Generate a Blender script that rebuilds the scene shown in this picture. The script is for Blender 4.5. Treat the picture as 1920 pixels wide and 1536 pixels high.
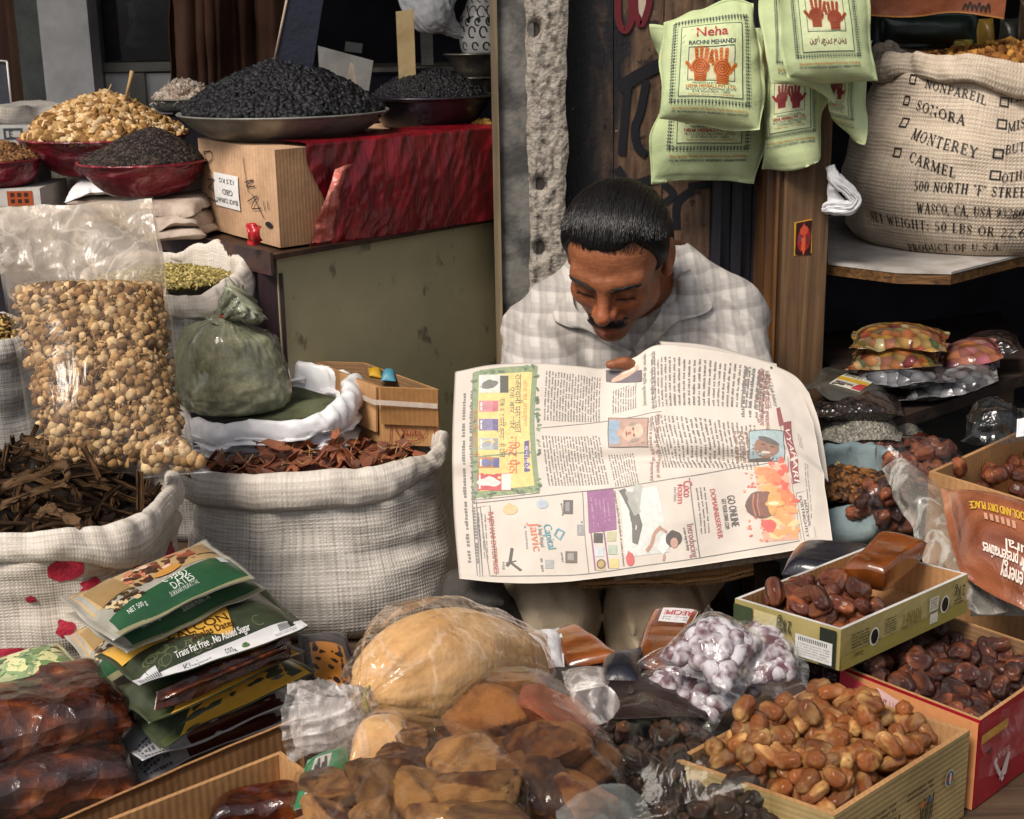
import bpy, bmesh, math, random
import numpy as np
from mathutils import Vector, Matrix
from mathutils.bvhtree import BVHTree

for _o in list(bpy.data.objects): bpy.data.objects.remove(_o)
scene = bpy.context.scene
COL = scene.collection
R = math.radians

# ------------------------------------------------------------ camera
TH = R(15.5); RO = R(1.0); FPX = 2667.0
CAM = np.array([0.0, 0.0, 1.65])
cd = bpy.data.cameras.new('camera'); cam = bpy.data.objects.new('camera', cd); COL.objects.link(cam)
cd.sensor_fit = 'HORIZONTAL'; cd.sensor_width = 36.0; cd.lens = FPX / 1920 * 36.0
cd.clip_start = 0.05; cd.clip_end = 500
cd.dof.use_dof = True; cd.dof.focus_distance = 1.6; cd.dof.aperture_fstop = 28.0
_f = Vector((0, math.cos(TH), -math.sin(TH))); _u = Vector((0, math.sin(TH), math.cos(TH))); _r = Vector((1, 0, 0))
_c, _s = math.cos(RO), math.sin(RO)
# pixel axes: a pixel (x right, y up) lies along x*ax + y*ay
_ax = _r * _c - _u * _s; _ay = _r * _s + _u * _c
cam.matrix_world = Matrix(((_ax.x, _ay.x, -_f.x, CAM[0]), (_ax.y, _ay.y, -_f.y, CAM[1]), (_ax.z, _ay.z, -_f.z, CAM[2]), (0, 0, 0, 1)))
scene.camera = cam
AX = np.array(_ax); AY = np.array(_ay); AF = np.array(_f)

# ------------------------------------------------------------ daylight
SUN_EL, SUN_AZ = R(50), R(-38)          # azimuth: from behind the camera, to its left
w = bpy.data.worlds.new('World'); scene.world = w; w.use_nodes = True
_nt = w.node_tree
_bg = _nt.nodes['Background']
_sky = _nt.nodes.new('ShaderNodeTexSky'); _sky.sky_type = 'NISHITA'; _sky.sun_disc = False
_sky.sun_elevation = SUN_EL; _sky.sun_rotation = R(180) - SUN_AZ; _sky.dust_density = 3.0; _sky.air_density = 1.0
_hs = _nt.nodes.new('ShaderNodeHueSaturation'); _hs.inputs['Saturation'].default_value = 0.35   # hazy street sky
_nt.links.new(_sky.outputs[0], _hs.inputs['Color']); _nt.links.new(_hs.outputs[0], _bg.inputs[0]); _bg.inputs[1].default_value = 0.075
sd = bpy.data.lights.new('sun', 'SUN'); sun = bpy.data.objects.new('sun', sd); COL.objects.link(sun)
sd.energy = 2.4; sd.angle = R(20); sd.color = (1.0, 0.91, 0.80)
_sv = Vector((math.sin(SUN_AZ) * math.cos(SUN_EL), -math.cos(SUN_AZ) * math.cos(SUN_EL), math.sin(SUN_EL)))
sun.rotation_euler = _sv.to_track_quat('Z', 'Y').to_euler()
scene.view_settings.view_transform = 'Standard'; scene.view_settings.look = 'None'
scene.view_settings.exposure = 0.62; scene.view_settings.gamma = 1.0; scene.view_settings.use_curve_mapping = False
scene.cycles.max_bounces = 8; scene.cycles.transparent_max_bounces = 24; scene.cycles.diffuse_bounces = 3; scene.cycles.glossy_bounces = 3
scene.cycles.caustics_reflective = False; scene.cycles.caustics_refractive = False

# ------------------------------------------------------------ pixel -> place
def ray(px, py):
    return AF + AX * ((px - 960) / FPX) + AY * ((768 - py) / FPX)
def P(px, py, Y):
    d = ray(px, py); return CAM + d * (Y / d[1])
def Pz(px, py, z):
    d = ray(px, py); return CAM + d * ((z - CAM[2]) / d[2])
def pix(p):
    d = np.asarray(p, float) - CAM
    k = d @ AF
    return 960 + FPX * (d @ AX) / k, 768 - FPX * (d @ AY) / k

# ------------------------------------------------------------ noise
def _hash(ix, iy, iz, s):
    h = (ix.astype(np.int64) * 374761393 + iy.astype(np.int64) * 668265263 + iz.astype(np.int64) * 2147483647 + s * 974634777) & 0xffffffff
    h = ((h ^ (h >> 13)) * 1274126177) & 0xffffffff
    h = ((h ^ (h >> 16)) * 2246822519) & 0xffffffff
    return ((h ^ (h >> 15)) & 0xffffff) / float(0xffffff) * 2 - 1
def vn(p, s=0):
    p = np.asarray(p, float); i = np.floor(p); f = p - i; f = f * f * (3 - 2 * f); i = i.astype(np.int64)
    r = 0
    for dx in (0, 1):
        wx = f[..., 0] if dx else 1 - f[..., 0]
        for dy in (0, 1):
            wy = f[..., 1] if dy else 1 - f[..., 1]
            for dz in (0, 1):
                wz = f[..., 2] if dz else 1 - f[..., 2]
                r = r + wx * wy * wz * _hash(i[..., 0] + dx, i[..., 1] + dy, i[..., 2] + dz, s)
    return r
def fbm(p, s=0, o=3, g=0.5):
    p = np.asarray(p, float); r = 0; a = 1.0
    for k in range(o): r = r + a * vn(p * 2.03 ** k + 7.3 * k, s + k); a *= g
    return r
def ridged(p, s=0, o=3, g=0.55):
    p = np.asarray(p, float); r = 0; a = 1.0
    for k in range(o): r = r + a * (1 - 2.2 * np.abs(vn(p * 1.93 ** k + 3.1 * k, s + k))); a *= g
    return r

# ------------------------------------------------------------ objects
WL = {}
def tag(o, label=None, cat=None, group=None, kind=None):
    if label: o['label'] = label
    if cat: o['category'] = cat
    if group: o['group'] = group
    if kind: o['kind'] = kind
    return o
def empty(name, loc, label, cat, group=None):
    o = bpy.data.objects.new(name, None); COL.objects.link(o); o.empty_display_size = 0.05
    o.location = Vector(loc); WL[o] = Vector(loc)
    return tag(o, label, cat, group)
def link(name, me, parent=None, loc=(0, 0, 0), mats=None):
    o = bpy.data.objects.new(name, me); COL.objects.link(o)
    loc = Vector(loc); WL[o] = loc
    if parent is not None:
        o.parent = parent; o.location = loc - WL[parent]
    else: o.location = loc
    return o
def mesh_np(name, V, F, mats, mi=None, uv=None, col=None, smooth=True):
    """V (n,3); F a list of index arrays (k,3) or (k,4) or of index lists; mi one material index per face."""
    me = bpy.data.meshes.new(name)
    V = np.asarray(V, float)
    arrs = []
    for f in F:
        f = np.asarray(f)
        if f.ndim == 1: f = f[None, :]
        if len(f): arrs.append(f)
    lt = np.concatenate([np.full(len(f), f.shape[1], np.int32) for f in arrs])
    li = np.concatenate([f.ravel() for f in arrs]).astype(np.int32)
    ls = np.concatenate([[0], np.cumsum(lt)[:-1]]).astype(np.int32)
    me.vertices.add(len(V)); me.vertices.foreach_set('co', V.astype(np.float32).ravel())
    me.loops.add(len(li)); me.loops.foreach_set('vertex_index', li)
    me.polygons.add(len(lt)); me.polygons.foreach_set('loop_start', ls)
    if mi is not None: me.polygons.foreach_set('material_index', np.asarray(mi, np.int32))
    me.polygons.foreach_set('use_smooth', np.full(len(lt), bool(smooth)))
    for m in (mats if isinstance(mats, (list, tuple)) else [mats]): me.materials.append(m)
    if uv is not None:
        l = me.uv_layers.new(name='UVMap'); l.data.foreach_set('uv', np.asarray(uv, np.float32)[li].ravel())
    if col is not None:
        c = np.asarray(col, np.float32)
        if c.shape[1] == 3: c = np.concatenate([c, np.ones((len(c), 1), np.float32)], 1)
        a = me.color_attributes.new('Col', 'FLOAT_COLOR', 'POINT'); a.data.foreach_set('color', c.ravel())
    me.update(calc_edges=True); me.validate()
    return me
def obj(name, V, F, mats, parent=None, mi=None, uv=None, col=None, smooth=True, sharp=None):
    V = np.asarray(V, float)
    base = np.array([V[:, 0].mean(), V[:, 1].mean(), V[:, 2].min()])
    me = mesh_np(name, V - base, F, mats, mi, uv, col, smooth)
    if sharp: me.set_sharp_from_angle(angle=R(sharp))
    return link(name, me, parent, base)
class MB:
    """Collects pieces into ONE mesh."""
    def __init__(s): s.V = []; s.F = []; s.mi = []; s.col = []; s.uv = []; s.n = 0
    def add(s, V, F, mi=0, col=(1, 1, 1), uv=None):
        V = np.asarray(V, float)
        s.V.append(V)
        for f in F:
            f = np.asarray(f)
            if f.ndim == 1: f = f[None, :]
            if len(f): s.F.append(f + s.n); s.mi.append(np.full(len(f), mi))
        c = np.asarray(col, float)
        s.col.append(np.broadcast_to(c, (len(V), 3)) if c.ndim == 1 else c)
        s.uv.append(np.zeros((len(V), 2)) if uv is None else np.asarray(uv, float))
        s.n += len(V); return s
    def box(s, lo, hi, mi=0, col=(1, 1, 1), M=None):
        lo = np.array(lo, float); hi = np.array(hi, float)
        c = np.array([[x, y, z] for x in (0, 1) for y in (0, 1) for z in (0, 1)], float)
        V = lo + c * (hi - lo)
        if M is not None: V = V @ np.array(M)[:3, :3].T + np.array(M)[:3, 3]
        return s.add(V, [np.array([[0, 1, 3, 2], [4, 6, 7, 5], [0, 4, 5, 1], [2, 3, 7, 6], [0, 2, 6, 4], [1, 5, 7, 3]])], mi, col)
    def hexa(s, c8, mi=0, col=(1, 1, 1)):
        """bottom 4 then top 4 corners, both in the same turning sense"""
        return s.add(c8, [np.array([[3, 2, 1, 0], [4, 5, 6, 7], [0, 1, 5, 4], [1, 2, 6, 5], [2, 3, 7, 6], [3, 0, 4, 7]])], mi, col)
    def tube(s, pts, r, seg=8, mi=0, col=(1, 1, 1), cap=True):
        pts = np.asarray(pts, float); n = len(pts); r = np.broadcast_to(np.asarray(r, float), (n,))
        t = np.gradient(pts, axis=0); t /= np.linalg.norm(t, axis=1)[:, None] + 1e-12
        up = np.array([0, 0, 1.0]) if abs(t[0, 2]) < 0.9 else np.array([1.0, 0, 0])
        a = np.linspace(0, 2 * np.pi, seg, endpoint=False); V = []
        for i in range(n):
            x = np.cross(up, t[i]); x /= np.linalg.norm(x) + 1e-12; y = np.cross(t[i], x); up = y if False else up
            V.append(pts[i] + r[i] * (np.cos(a)[:, None] * x + np.sin(a)[:, None] * y))
        V = np.concatenate(V); F = grid_faces(n, seg, wrapv=True)
        fs = [F]
        if cap: fs += [np.arange(seg)[::-1][None, :], ((n - 1) * seg + np.arange(seg))[None, :]]
        return s.add(V, fs, mi, col)
    def build(s, name, mats, parent=None, smooth=True, sharp=None, uv=False, col=True):
        return obj(name, np.concatenate(s.V), s.F, mats, parent, np.concatenate(s.mi), np.concatenate(s.uv) if uv else None,
                   np.concatenate(s.col) if col else None, smooth, sharp)
def grid_faces(n, m, wrapu=False, wrapv=False):
    i = np.arange(n if wrapu else n - 1); j = np.arange(m if wrapv else m - 1)
    I, J = np.meshgrid(i, j, indexing='ij'); I2 = (I + 1) % n; J2 = (J + 1) % m
    return np.stack([I * m + J, I * m + J2, I2 * m + J2, I2 * m + J], -1).reshape(-1, 4)
def grid_normals(G):
    du = np.gradient(G, axis=0); dv = np.gradient(G, axis=1)
    n = np.cross(du, dv); return n / (np.linalg.norm(n, axis=-1, keepdims=True) + 1e-12)
def cat_rom(C, n, axis=0):
    """Catmull-Rom resampling of a control array along one axis to n samples."""
    C = np.moveaxis(np.asarray(C, float), axis, 0); k = len(C)
    Cx = np.concatenate([2 * C[:1] - C[1:2], C, 2 * C[-1:] - C[-2:-1]])
    t = np.linspace(0, k - 1, n); i = np.minimum(t.astype(int), k - 2); f = (t - i).reshape((-1,) + (1,) * (C.ndim - 1))
    p0, p1, p2, p3 = Cx[i], Cx[i + 1], Cx[i + 2], Cx[i + 3]
    r = 0.5 * (2 * p1 + (p2 - p0) * f + (2 * p0 - 5 * p1 + 4 * p2 - p3) * f ** 2 + (3 * p1 - p0 - 3 * p2 + p3) * f ** 3)
    return np.moveaxis(r, 0, axis)
def patch(ctrl, n, m):
    """control rows of (px, py, Y) -> (n, m, 3) surface"""
    C = np.array([[P(*q) for q in row] for row in ctrl])
    return cat_rom(cat_rom(C, n, 0), m, 1)

# ------------------------------------------------------------ implicit shapes
def s_ell(p, c, r, M=None):
    q = p - np.asarray(c, float)
    if M is not None: q = q @ np.asarray(M)
    r = np.asarray(r, float); k0 = np.linalg.norm(q / r, axis=-1); k1 = np.linalg.norm(q / r ** 2, axis=-1)
    return k0 * (k0 - 1) / (k1 + 1e-9)
def s_sph(p, c, r): return np.linalg.norm(p - np.asarray(c, float), axis=-1) - r
def s_cap(p, a, b, ra, rb=None):
    a = np.asarray(a, float); b = np.asarray(b, float); rb = ra if rb is None else rb
    ab = b - a; h = np.clip(((p - a) @ ab) / (ab @ ab), 0, 1)
    return np.linalg.norm(p - a - h[..., None] * ab, axis=-1) - (ra + (rb - ra) * h)
def s_box(p, c, b, r, M=None):
    q = p - np.asarray(c, float)
    if M is not None: q = q @ np.asarray(M)
    q = np.abs(q) - np.asarray(b, float) + r
    return np.linalg.norm(np.maximum(q, 0), axis=-1) + np.minimum(q.max(-1), 0) - r
def smin(a, b, k):
    h = np.clip(0.5 + 0.5 * (b - a) / k, 0, 1); return b + (a - b) * h - k * h * (1 - h)
def smax(a, b, k): return -smin(-a, -b, k)
def nets(f, lo, hi, h):
    lo = np.asarray(lo, float); hi = np.asarray(hi, float)
    n = np.ceil((hi - lo) / h).astype(int) + 1
    ax = [lo[k] + np.arange(n[k]) * h for k in range(3)]
    val = np.empty(n)
    Yg, Zg = np.meshgrid(ax[1], ax[2], indexing='ij')
    step = max(1, int(400000 // (n[1] * n[2])))
    for i in range(0, n[0], step):
        xs = ax[0][i:i + step]
        Pq = np.empty((len(xs),) + Yg.shape + (3,)); Pq[..., 0] = xs[:, None, None]; Pq[..., 1] = Yg; Pq[..., 2] = Zg
        val[i:i + step] = f(Pq.reshape(-1, 3)).reshape(Pq.shape[:3])
    sg = val < 0
    acc = np.zeros((n[0] - 1, n[1] - 1, n[2] - 1, 3)); cnt = np.zeros(acc.shape[:3])
    cor = [(0, 0, 0), (0, 0, 1), (0, 1, 0), (0, 1, 1), (1, 0, 0), (1, 0, 1), (1, 1, 0), (1, 1, 1)]
    sl = lambda A, c: A[c[0]:n[0] - 1 + c[0], c[1]:n[1] - 1 + c[1], c[2]:n[2] - 1 + c[2]]
    for a in range(8):
        for b in range(a + 1, 8):
            if sum(abs(cor[a][k] - cor[b][k]) for k in range(3)) != 1: continue
            va, vb = sl(val, cor[a]), sl(val, cor[b]); m = (va < 0) != (vb < 0)
            t = np.where(m, va / (va - vb + 1e-20), 0)
            ca, cb = np.array(cor[a], float), np.array(cor[b], float)
            acc += np.where(m[..., None], ca + t[..., None] * (cb - ca), 0); cnt += m
    act = cnt > 0
    idx = np.full(act.shape, -1, np.int64); idx[act] = np.arange(act.sum())
    V = (np.argwhere(act) + acc[act] / cnt[act][:, None]) * h + lo
    Fs = []
    for k in range(3):
        a1, a2 = (k + 1) % 3, (k + 2) % 3
        A = np.moveaxis(sg, (k, a1, a2), (0, 1, 2)); I = np.moveaxis(idx, (k, a1, a2), (0, 1, 2))
        e = A[:-1] != A[1:]; e = e[:, 1:-1, 1:-1]; inn = A[:-1][:, 1:-1, 1:-1]
        q = np.stack([I[:, :-1, :-1], I[:, 1:, :-1], I[:, 1:, 1:], I[:, :-1, 1:]], -1)
        Fa = q[e & inn]; Fb = q[e & ~inn][:, ::-1]
        Fs += [Fa, Fb]
    F = np.concatenate(Fs); return V, F[(F >= 0).all(1)]

# ------------------------------------------------------------ small piece shapes (unit-ish size)
def ico(sub=1):
    bm = bmesh.new(); bmesh.ops.create_icosphere(bm, subdivisions=sub, radius=1.0)
    V = np.array([v.co[:] for v in bm.verts]); F = np.array([[v.index for v in f.verts] for f in bm.faces]); bm.free(); return V, F
def rot_rand(rng):
    q = rng.normal(size=4); q /= np.linalg.norm(q); a, b, c, d = q
    return np.array([[1 - 2 * (c * c + d * d), 2 * (b * c - a * d), 2 * (b * d + a * c)], [2 * (b * c + a * d), 1 - 2 * (b * b + d * d), 2 * (c * d - a * b)],
                     [2 * (b * d - a * c), 2 * (c * d + a * b), 1 - 2 * (b * b + c * c)]])
def frame_from(n, yaw):
    n = np.asarray(n, float); n = n / np.linalg.norm(n)
    x = np.array([math.cos(yaw), math.sin(yaw), 0]); x = x - n * (x @ n); x /= np.linalg.norm(x) + 1e-9
    return np.stack([x, np.cross(n, x), n], 1)
def scatter(mb, pts, nrm, pieces, size, rng, cols, lie=0.6, jitter=0.3, mi=0, sink=0.0):
    """merge one piece per point into mb; cols: list of base colours"""
    cols = np.asarray(cols, float)
    for i in range(len(pts)):
        V, F = pieces[rng.integers(len(pieces))]
        M = rot_rand(rng) if rng.random() > lie else frame_from(nrm[i] + rng.normal(size=3) * jitter, rng.random() * 6.283)
        s = size * (0.75 + 0.5 * rng.random())
        c = cols[rng.integers(len(cols))] * (0.75 + 0.5 * rng.random())
        mb.add((V * s) @ M.T + pts[i] - nrm[i] * sink, [F], mi, c)
def ell_pts(n, c, rx, ry, rng):
    """roughly even points in an ellipse (best-candidate on sunflower with jitter)"""
    k = np.arange(n) + 0.5; r = np.sqrt(k / n); a = k * 2.39996323
    q = np.stack([r * np.cos(a), r * np.sin(a)], 1) + rng.normal(size=(n, 2)) * 0.35 / math.sqrt(n)
    return np.array(c[:2]) + q * [rx, ry], np.clip(np.linalg.norm(q, axis=1), 0, 1)
# ------------------------------------------------------------ materials
def S(h):
    c = [int(h[i:i + 2], 16) / 255 for i in (0, 2, 4)]
    return np.array([x / 12.92 if x <= 0.04045 else ((x + 0.055) / 1.055) ** 2.4 for x in c])
class NT:
    def __init__(s, name):
        s.m = bpy.data.materials.new(name); s.m.use_nodes = True; s.t = s.m.node_tree; s.t.nodes.clear()
        s.out = s.n('ShaderNodeOutputMaterial')
    def n(s, typ, **kw):
        nd = s.t.nodes.new(typ)
        for k, v in kw.items():
            if k.startswith('i_'):
                key = k[2:]; nd.inputs[int(key) if key.isdigit() else key.replace('_', ' ')].default_value = v
            else: setattr(nd, k, v)
        return nd
    def l(s, a, b): s.t.links.new(a, b)
    def coord(s, kind='Object'): return s.n('ShaderNodeTexCoord').outputs[kind]
    def mapping(s, sc, co=None, rot=(0, 0, 0)):
        mp = s.n('ShaderNodeMapping'); mp.inputs['Scale'].default_value = sc; mp.inputs['Rotation'].default_value = rot
        s.l(co if co is not None else s.coord(), mp.inputs[0]); return mp.outputs[0]
    def noise(s, scale, detail=3, co=None, rough=0.55, dist=0.0):
        nd = s.n('ShaderNodeTexNoise'); nd.inputs['Scale'].default_value = scale; nd.inputs['Detail'].default_value = detail
        nd.inputs['Roughness'].default_value = rough; nd.inputs['Distortion'].default_value = dist
        s.l(co if co is not None else s.coord(), nd.inputs['Vector']); return nd.outputs['Fac']
    def ramp(s, fac, stops):
        r = s.n('ShaderNodeValToRGB'); e = r.color_ramp.elements
        while len(e) < len(stops): e.new(0.5)
        for k, (p, c) in enumerate(stops):
            e[k].position = p; c = (c, c, c) if np.isscalar(c) else c; e[k].color = (*[float(x) for x in c], 1)
        s.l(fac, r.inputs[0]); return r.outputs[0]
    def mix(s, fac, a, b, blend='MIX'):
        m = s.n('ShaderNodeMix', data_type='RGBA', blend_type=blend)
        for v, k in ((fac, 0), (a, 6), (b, 7)):
            if hasattr(v, 'links') or hasattr(v, 'is_linked'): s.l(v, m.inputs[k])
            elif k == 0: m.inputs[0].default_value = v
            else: m.inputs[k].default_value = (*[float(x) for x in v], 1)
        return m.outputs[2]
    def math(s, op, a, b=0.0):
        m = s.n('ShaderNodeMath', operation=op)
        for v, k in ((a, 0), (b, 1)):
            if hasattr(v, 'is_linked'): s.l(v, m.inputs[k])
            else: m.inputs[k].default_value = v
        return m.outputs[0]
    def bump(s, h, strength, dist=0.01, nrm=None):
        b = s.n('ShaderNodeBump'); b.inputs['Strength'].default_value = strength; b.inputs['Distance'].default_value = dist
        s.l(h, b.inputs['Height'])
        if nrm is not None: s.l(nrm, b.inputs['Normal'])
        return b.outputs[0]
    def bsdf(s, col, rough=0.6, spec=0.4, nrm=None, metal=0.0, **kw):
        b = s.n('ShaderNodeBsdfPrincipled')
        for v, k in ((col, 'Base Color'), (rough, 'Roughness')):
            if hasattr(v, 'is_linked'): s.l(v, b.inputs[k])
            elif k == 'Roughness': b.inputs[k].default_value = v
            else: b.inputs[k].default_value = (*[float(x) for x in v], 1)
        b.inputs['Specular IOR Level'].default_value = spec; b.inputs['Metallic'].default_value = metal
        for k, v in kw.items(): b.inputs[k.replace('_', ' ')].default_value = v
        if nrm is not None: s.l(nrm, b.inputs['Normal'])
        return b
    def end(s, sh): s.l(sh.outputs[0] if hasattr(sh, 'outputs') else sh, s.out.inputs[0]); return s.m
    def attr(s, name='Col'): return s.n('ShaderNodeVertexColor', layer_name=name).outputs[0]
def mat(name, c, c2=None, rough=0.6, spec=0.35, vs=18, bs=90, bump=0.25, metal=0.0, lo=0.35, hi=0.65, detail=4, bd=0.004, stretch=(1, 1, 1), **kw):
    t = NT(name); c = np.asarray(c, float); c2 = c * 0.7 if c2 is None else np.asarray(c2, float)
    co = t.mapping(stretch)
    k = t.ramp(t.noise(vs, detail, co), [(lo, c2), (hi, c)])
    nb = t.bump(t.noise(bs, 4, co), bump, bd) if bump else None
    return t.end(t.bsdf(k, rough, spec, nb, metal, **kw))
def amat(name, rough=0.6, spec=0.35, bump=0.3, bs=120, var=0.35, vs=60, bd=0.003, rnd=0.0, **kw):
    """colour from the mesh's own colour attribute, broken up by noise"""
    t = NT(name); a = t.attr()
    k = t.mix(var, a, t.ramp(t.noise(vs, 4), [(0.3, 0.35), (0.7, 1.5)]), 'MULTIPLY')
    if rnd:
        oi = t.n('ShaderNodeObjectInfo').outputs['Random']
        k = t.mix(1.0, k, t.ramp(oi, [(0, 1 - rnd), (1, 1 + rnd * 0.6)]), 'MULTIPLY')
    nb = t.bump(t.noise(bs, 4), bump, bd) if bump else None
    return t.end(t.bsdf(k, rough, spec, nb, **kw))
def film(name, haze=0.1, tint=(1, 1, 1), hcol=(0.8, 0.8, 0.82), rough=0.12, bs=25, bump=0.25, gloss=1.0, streak=0.5, fade=None):
    """clear plastic: mostly see-through, milky streaks, glossy at grazing angles"""
    t = NT(name)
    co = t.mapping((1, 1, 0.35))
    n1 = t.noise(bs, 4, co, dist=0.6)
    rg = t.ramp(n1, [(0.455, 0), (0.50, 1), (0.545, 0)])
    nb = t.bump(n1, bump, 0.02, t.bump(t.noise(bs * 5, 3), bump * 0.5, 0.004))
    tr = t.n('ShaderNodeBsdfTransparent'); tr.inputs[0].default_value = (*tint, 1)
    df = t.bsdf(hcol, 0.5, 0.3, nb)
    df.inputs['Transmission Weight'].default_value = 0.0
    fac = t.math('ADD', haze * (1 - streak), t.math('MULTIPLY', rg, haze * streak * 1.5))
    if fade:
        sx = t.n('ShaderNodeSeparateXYZ'); t.l(t.n('ShaderNodeUVMap').outputs[0], sx.inputs[0]); fd = t.ramp(sx.outputs[0], [(fade[0], 0.0), (fade[1], 1.0)]); fac = t.math('MULTIPLY', fac, fd)
    m1 = t.n('ShaderNodeMixShader'); t.l(fac, m1.inputs[0]); t.l(tr.outputs[0], m1.inputs[1]); t.l(df.outputs[0], m1.inputs[2])
    gl = t.n('ShaderNodeBsdfGlossy'); gl.inputs['Roughness'].default_value = rough; gl.inputs[0].default_value = (1, 1, 1, 1); t.l(nb, gl.inputs['Normal'])
    fr = t.n('ShaderNodeLayerWeight'); t.l(nb, fr.inputs['Normal'])
    if fade: gloss = t.math('MULTIPLY', fd, gloss)
    m2 = t.n('ShaderNodeMixShader'); t.l(t.math('MULTIPLY', t.math('ADD', .025, t.math('MULTIPLY', t.math('POWER', fr.outputs['Facing'], 3.5), .5)), gloss), m2.inputs[0]); t.l(m1.outputs[0], m2.inputs[1]); t.l(gl.outputs[0], m2.inputs[2])
    return t.end(m2)
def weave(name, c, c2, pitch=420.0, grime=0.25, bump=0.35):
    """woven sack cloth in UV metres: crossing tapes, streaky rows, grime"""
    t = NT(name); uv = t.n('ShaderNodeUVMap').outputs[0]
    def wav(d, sc):
        wv = t.n('ShaderNodeTexWave', wave_type='BANDS', bands_direction=d); wv.inputs['Scale'].default_value = sc / 6.283 * 1.0
        wv.inputs['Distortion'].default_value = 1.2; wv.inputs['Detail'].default_value = 1; wv.inputs['Detail Scale'].default_value = 0.6
        t.l(uv, wv.inputs[0]); return wv.outputs['Fac']
    wx, wy = wav('X', pitch), wav('Y', pitch * 0.8)
    h = t.math('MULTIPLY', wx, wy)
    row = t.noise(1.0, 3, t.mapping((14, 420, 1), uv)); col = t.noise(1.0, 2, t.mapping((380, 9, 1), uv))
    k = t.ramp(t.math('ADD', t.math('MULTIPLY', row, 0.6), t.math('MULTIPLY', col, 0.4)), [(0.36, c2), (0.52, c)])
    k = t.mix(0.35, k, t.ramp(h, [(0.0, 0.55), (0.4, 1.0)]), 'MULTIPLY')
    k = t.mix(grime, k, t.ramp(t.noise(9, 4), [(0.35, (0.45, 0.40, 0.34)), (0.6, (1, 1, 1))]), 'MULTIPLY')
    nb = t.bump(h, bump, 0.0016, t.bump(t.noise(22, 3), 0.25, 0.01))
    return t.end(t.bsdf(k, 0.75, 0.25, nb))
def wood(name, c, c2, axis='Z', rough=0.65, sc=1.0, spec=0.3, bump=0.4):
    t = NT(name); st = {'X': (2, 40, 40), 'Y': (40, 2, 40), 'Z': (40, 40, 2)}[axis]
    co = t.mapping(tuple(v * sc for v in st))
    n1 = t.noise(1.0, 5, co, dist=0.8)
    k = t.ramp(n1, [(0.3, c2), (0.62, c)])
    k = t.mix(0.45, k, t.ramp(t.noise(7, 5), [(0.35, 0.35), (0.65, 1.1)]), 'MULTIPLY')
    return t.end(t.bsdf(k, rough, spec, t.bump(n1, bump, 0.006)))
def card(name, c, axis='X', pitch=330):
    """corrugated carton: faint flutes and scuffs"""
    t = NT(name); co = t.coord()
    wv = t.n('ShaderNodeTexWave', wave_type='BANDS', bands_direction=axis); wv.inputs['Scale'].default_value = pitch / 6.283; wv.inputs['Distortion'].default_value = 0.6
    t.l(co, wv.inputs[0])
    c = np.asarray(c)
    k = t.ramp(t.noise(14, 5), [(0.3, c * 0.72), (0.55, c), (0.8, np.minimum(c * 1.18, 0.9))])
    k = t.mix(0.18, k, t.ramp(wv.outputs['Fac'], [(0.2, 0.5), (0.8, 1.0)]), 'MULTIPLY')
    k = t.mix(0.3, k, t.ramp(t.noise(160, 2), [(0.3, 0.7), (0.6, 1.05)]), 'MULTIPLY')
    return t.end(t.bsdf(k, 0.8, 0.2, t.bump(wv.outputs['Fac'], 0.12, 0.002, t.bump(t.noise(40, 3), 0.2, 0.003))))

M = {}
M['print'] = amat('print_ink', 0.55, 0.3, 0.0, var=0.18, vs=160)
M['print_gloss'] = amat('glossy_print', 0.28, 0.5, 0.12, bs=25, var=0.12, vs=90, bd=0.01)
M['film'] = film('clear_film', 0.10)
M['film_hazy'] = film('hazy_film', 0.30, (0.97, 0.96, 0.94), (0.82, 0.80, 0.77))
M['film_milky'] = film('milky_film', 0.62, (0.95, 0.93, 0.9), (0.80, 0.77, 0.74), streak=0.25)
M['film_dark'] = film('dark_clear_film', 0.02, (0.97, 0.96, 0.95), rough=0.12, gloss=.6, bump=.15)
M['sack_white'] = weave('white_woven_sack', S('d2cbc2'), S('8f8880'))
M['sack_cuff'] = weave('rolled_sack_cuff', S('dad1c6'), S('bdb2a6'), pitch=520, grime=0.2, bump=0.2)
M['sack_bark'] = weave('off_white_sack', S('ccc2b6'), S('a69b8f'), pitch=600, grime=0.4)
M['sack_burlap'] = weave('beige_burlap', S('d2c2ae'), S('a8988a'), pitch=340, grime=0.35, bump=0.7)
M['card'] = card('brown_carton', S('b08458'))
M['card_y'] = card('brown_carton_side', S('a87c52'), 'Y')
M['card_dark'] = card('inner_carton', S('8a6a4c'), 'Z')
M['kraft'] = card('khaki_carton', S('a08a5e'), 'Z')
M['steel'] = mat('worn_steel', S('8d8d88'), S('64625c'), 0.42, 0.6, vs=14, bs=60, bump=0.2, metal=0.35)
M['steel_dark'] = mat('dark_steel', S('4a4650'), S('26242c'), 0.3, 0.5, vs=10, bs=40, bump=0.1, metal=0.8)
M['white_plastic'] = mat('white_plastic_sheet', S('e9e8ea'), S('d5d4d6'), 0.42, 0.4, vs=12, bs=60, bump=0.25)
M['piece'] = amat('food_piece', 0.5, 0.4, 0.5, bs=260, var=0.45, vs=140, bd=0.002)
M['piece_dry'] = amat('dry_food_piece', 0.8, 0.2, 0.5, bs=300, var=0.4, vs=180, bd=0.002)
M['raisin'] = amat('raisin_skin', 0.48, 0.3, 0.7, bs=500, var=0.4, vs=200, bd=0.002)
M['date'] = amat('date_skin', 0.3, 0.5, 0.5, bs=150, var=0.55, vs=80, bd=0.004, rnd=0.45, Coat_Weight=.18, Coat_Roughness=.16)
M['jag'] = amat('jaggery', 0.5, 0.4, 0.7, bs=130, var=0.6, vs=70, bd=0.004, rnd=0.45)
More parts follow.
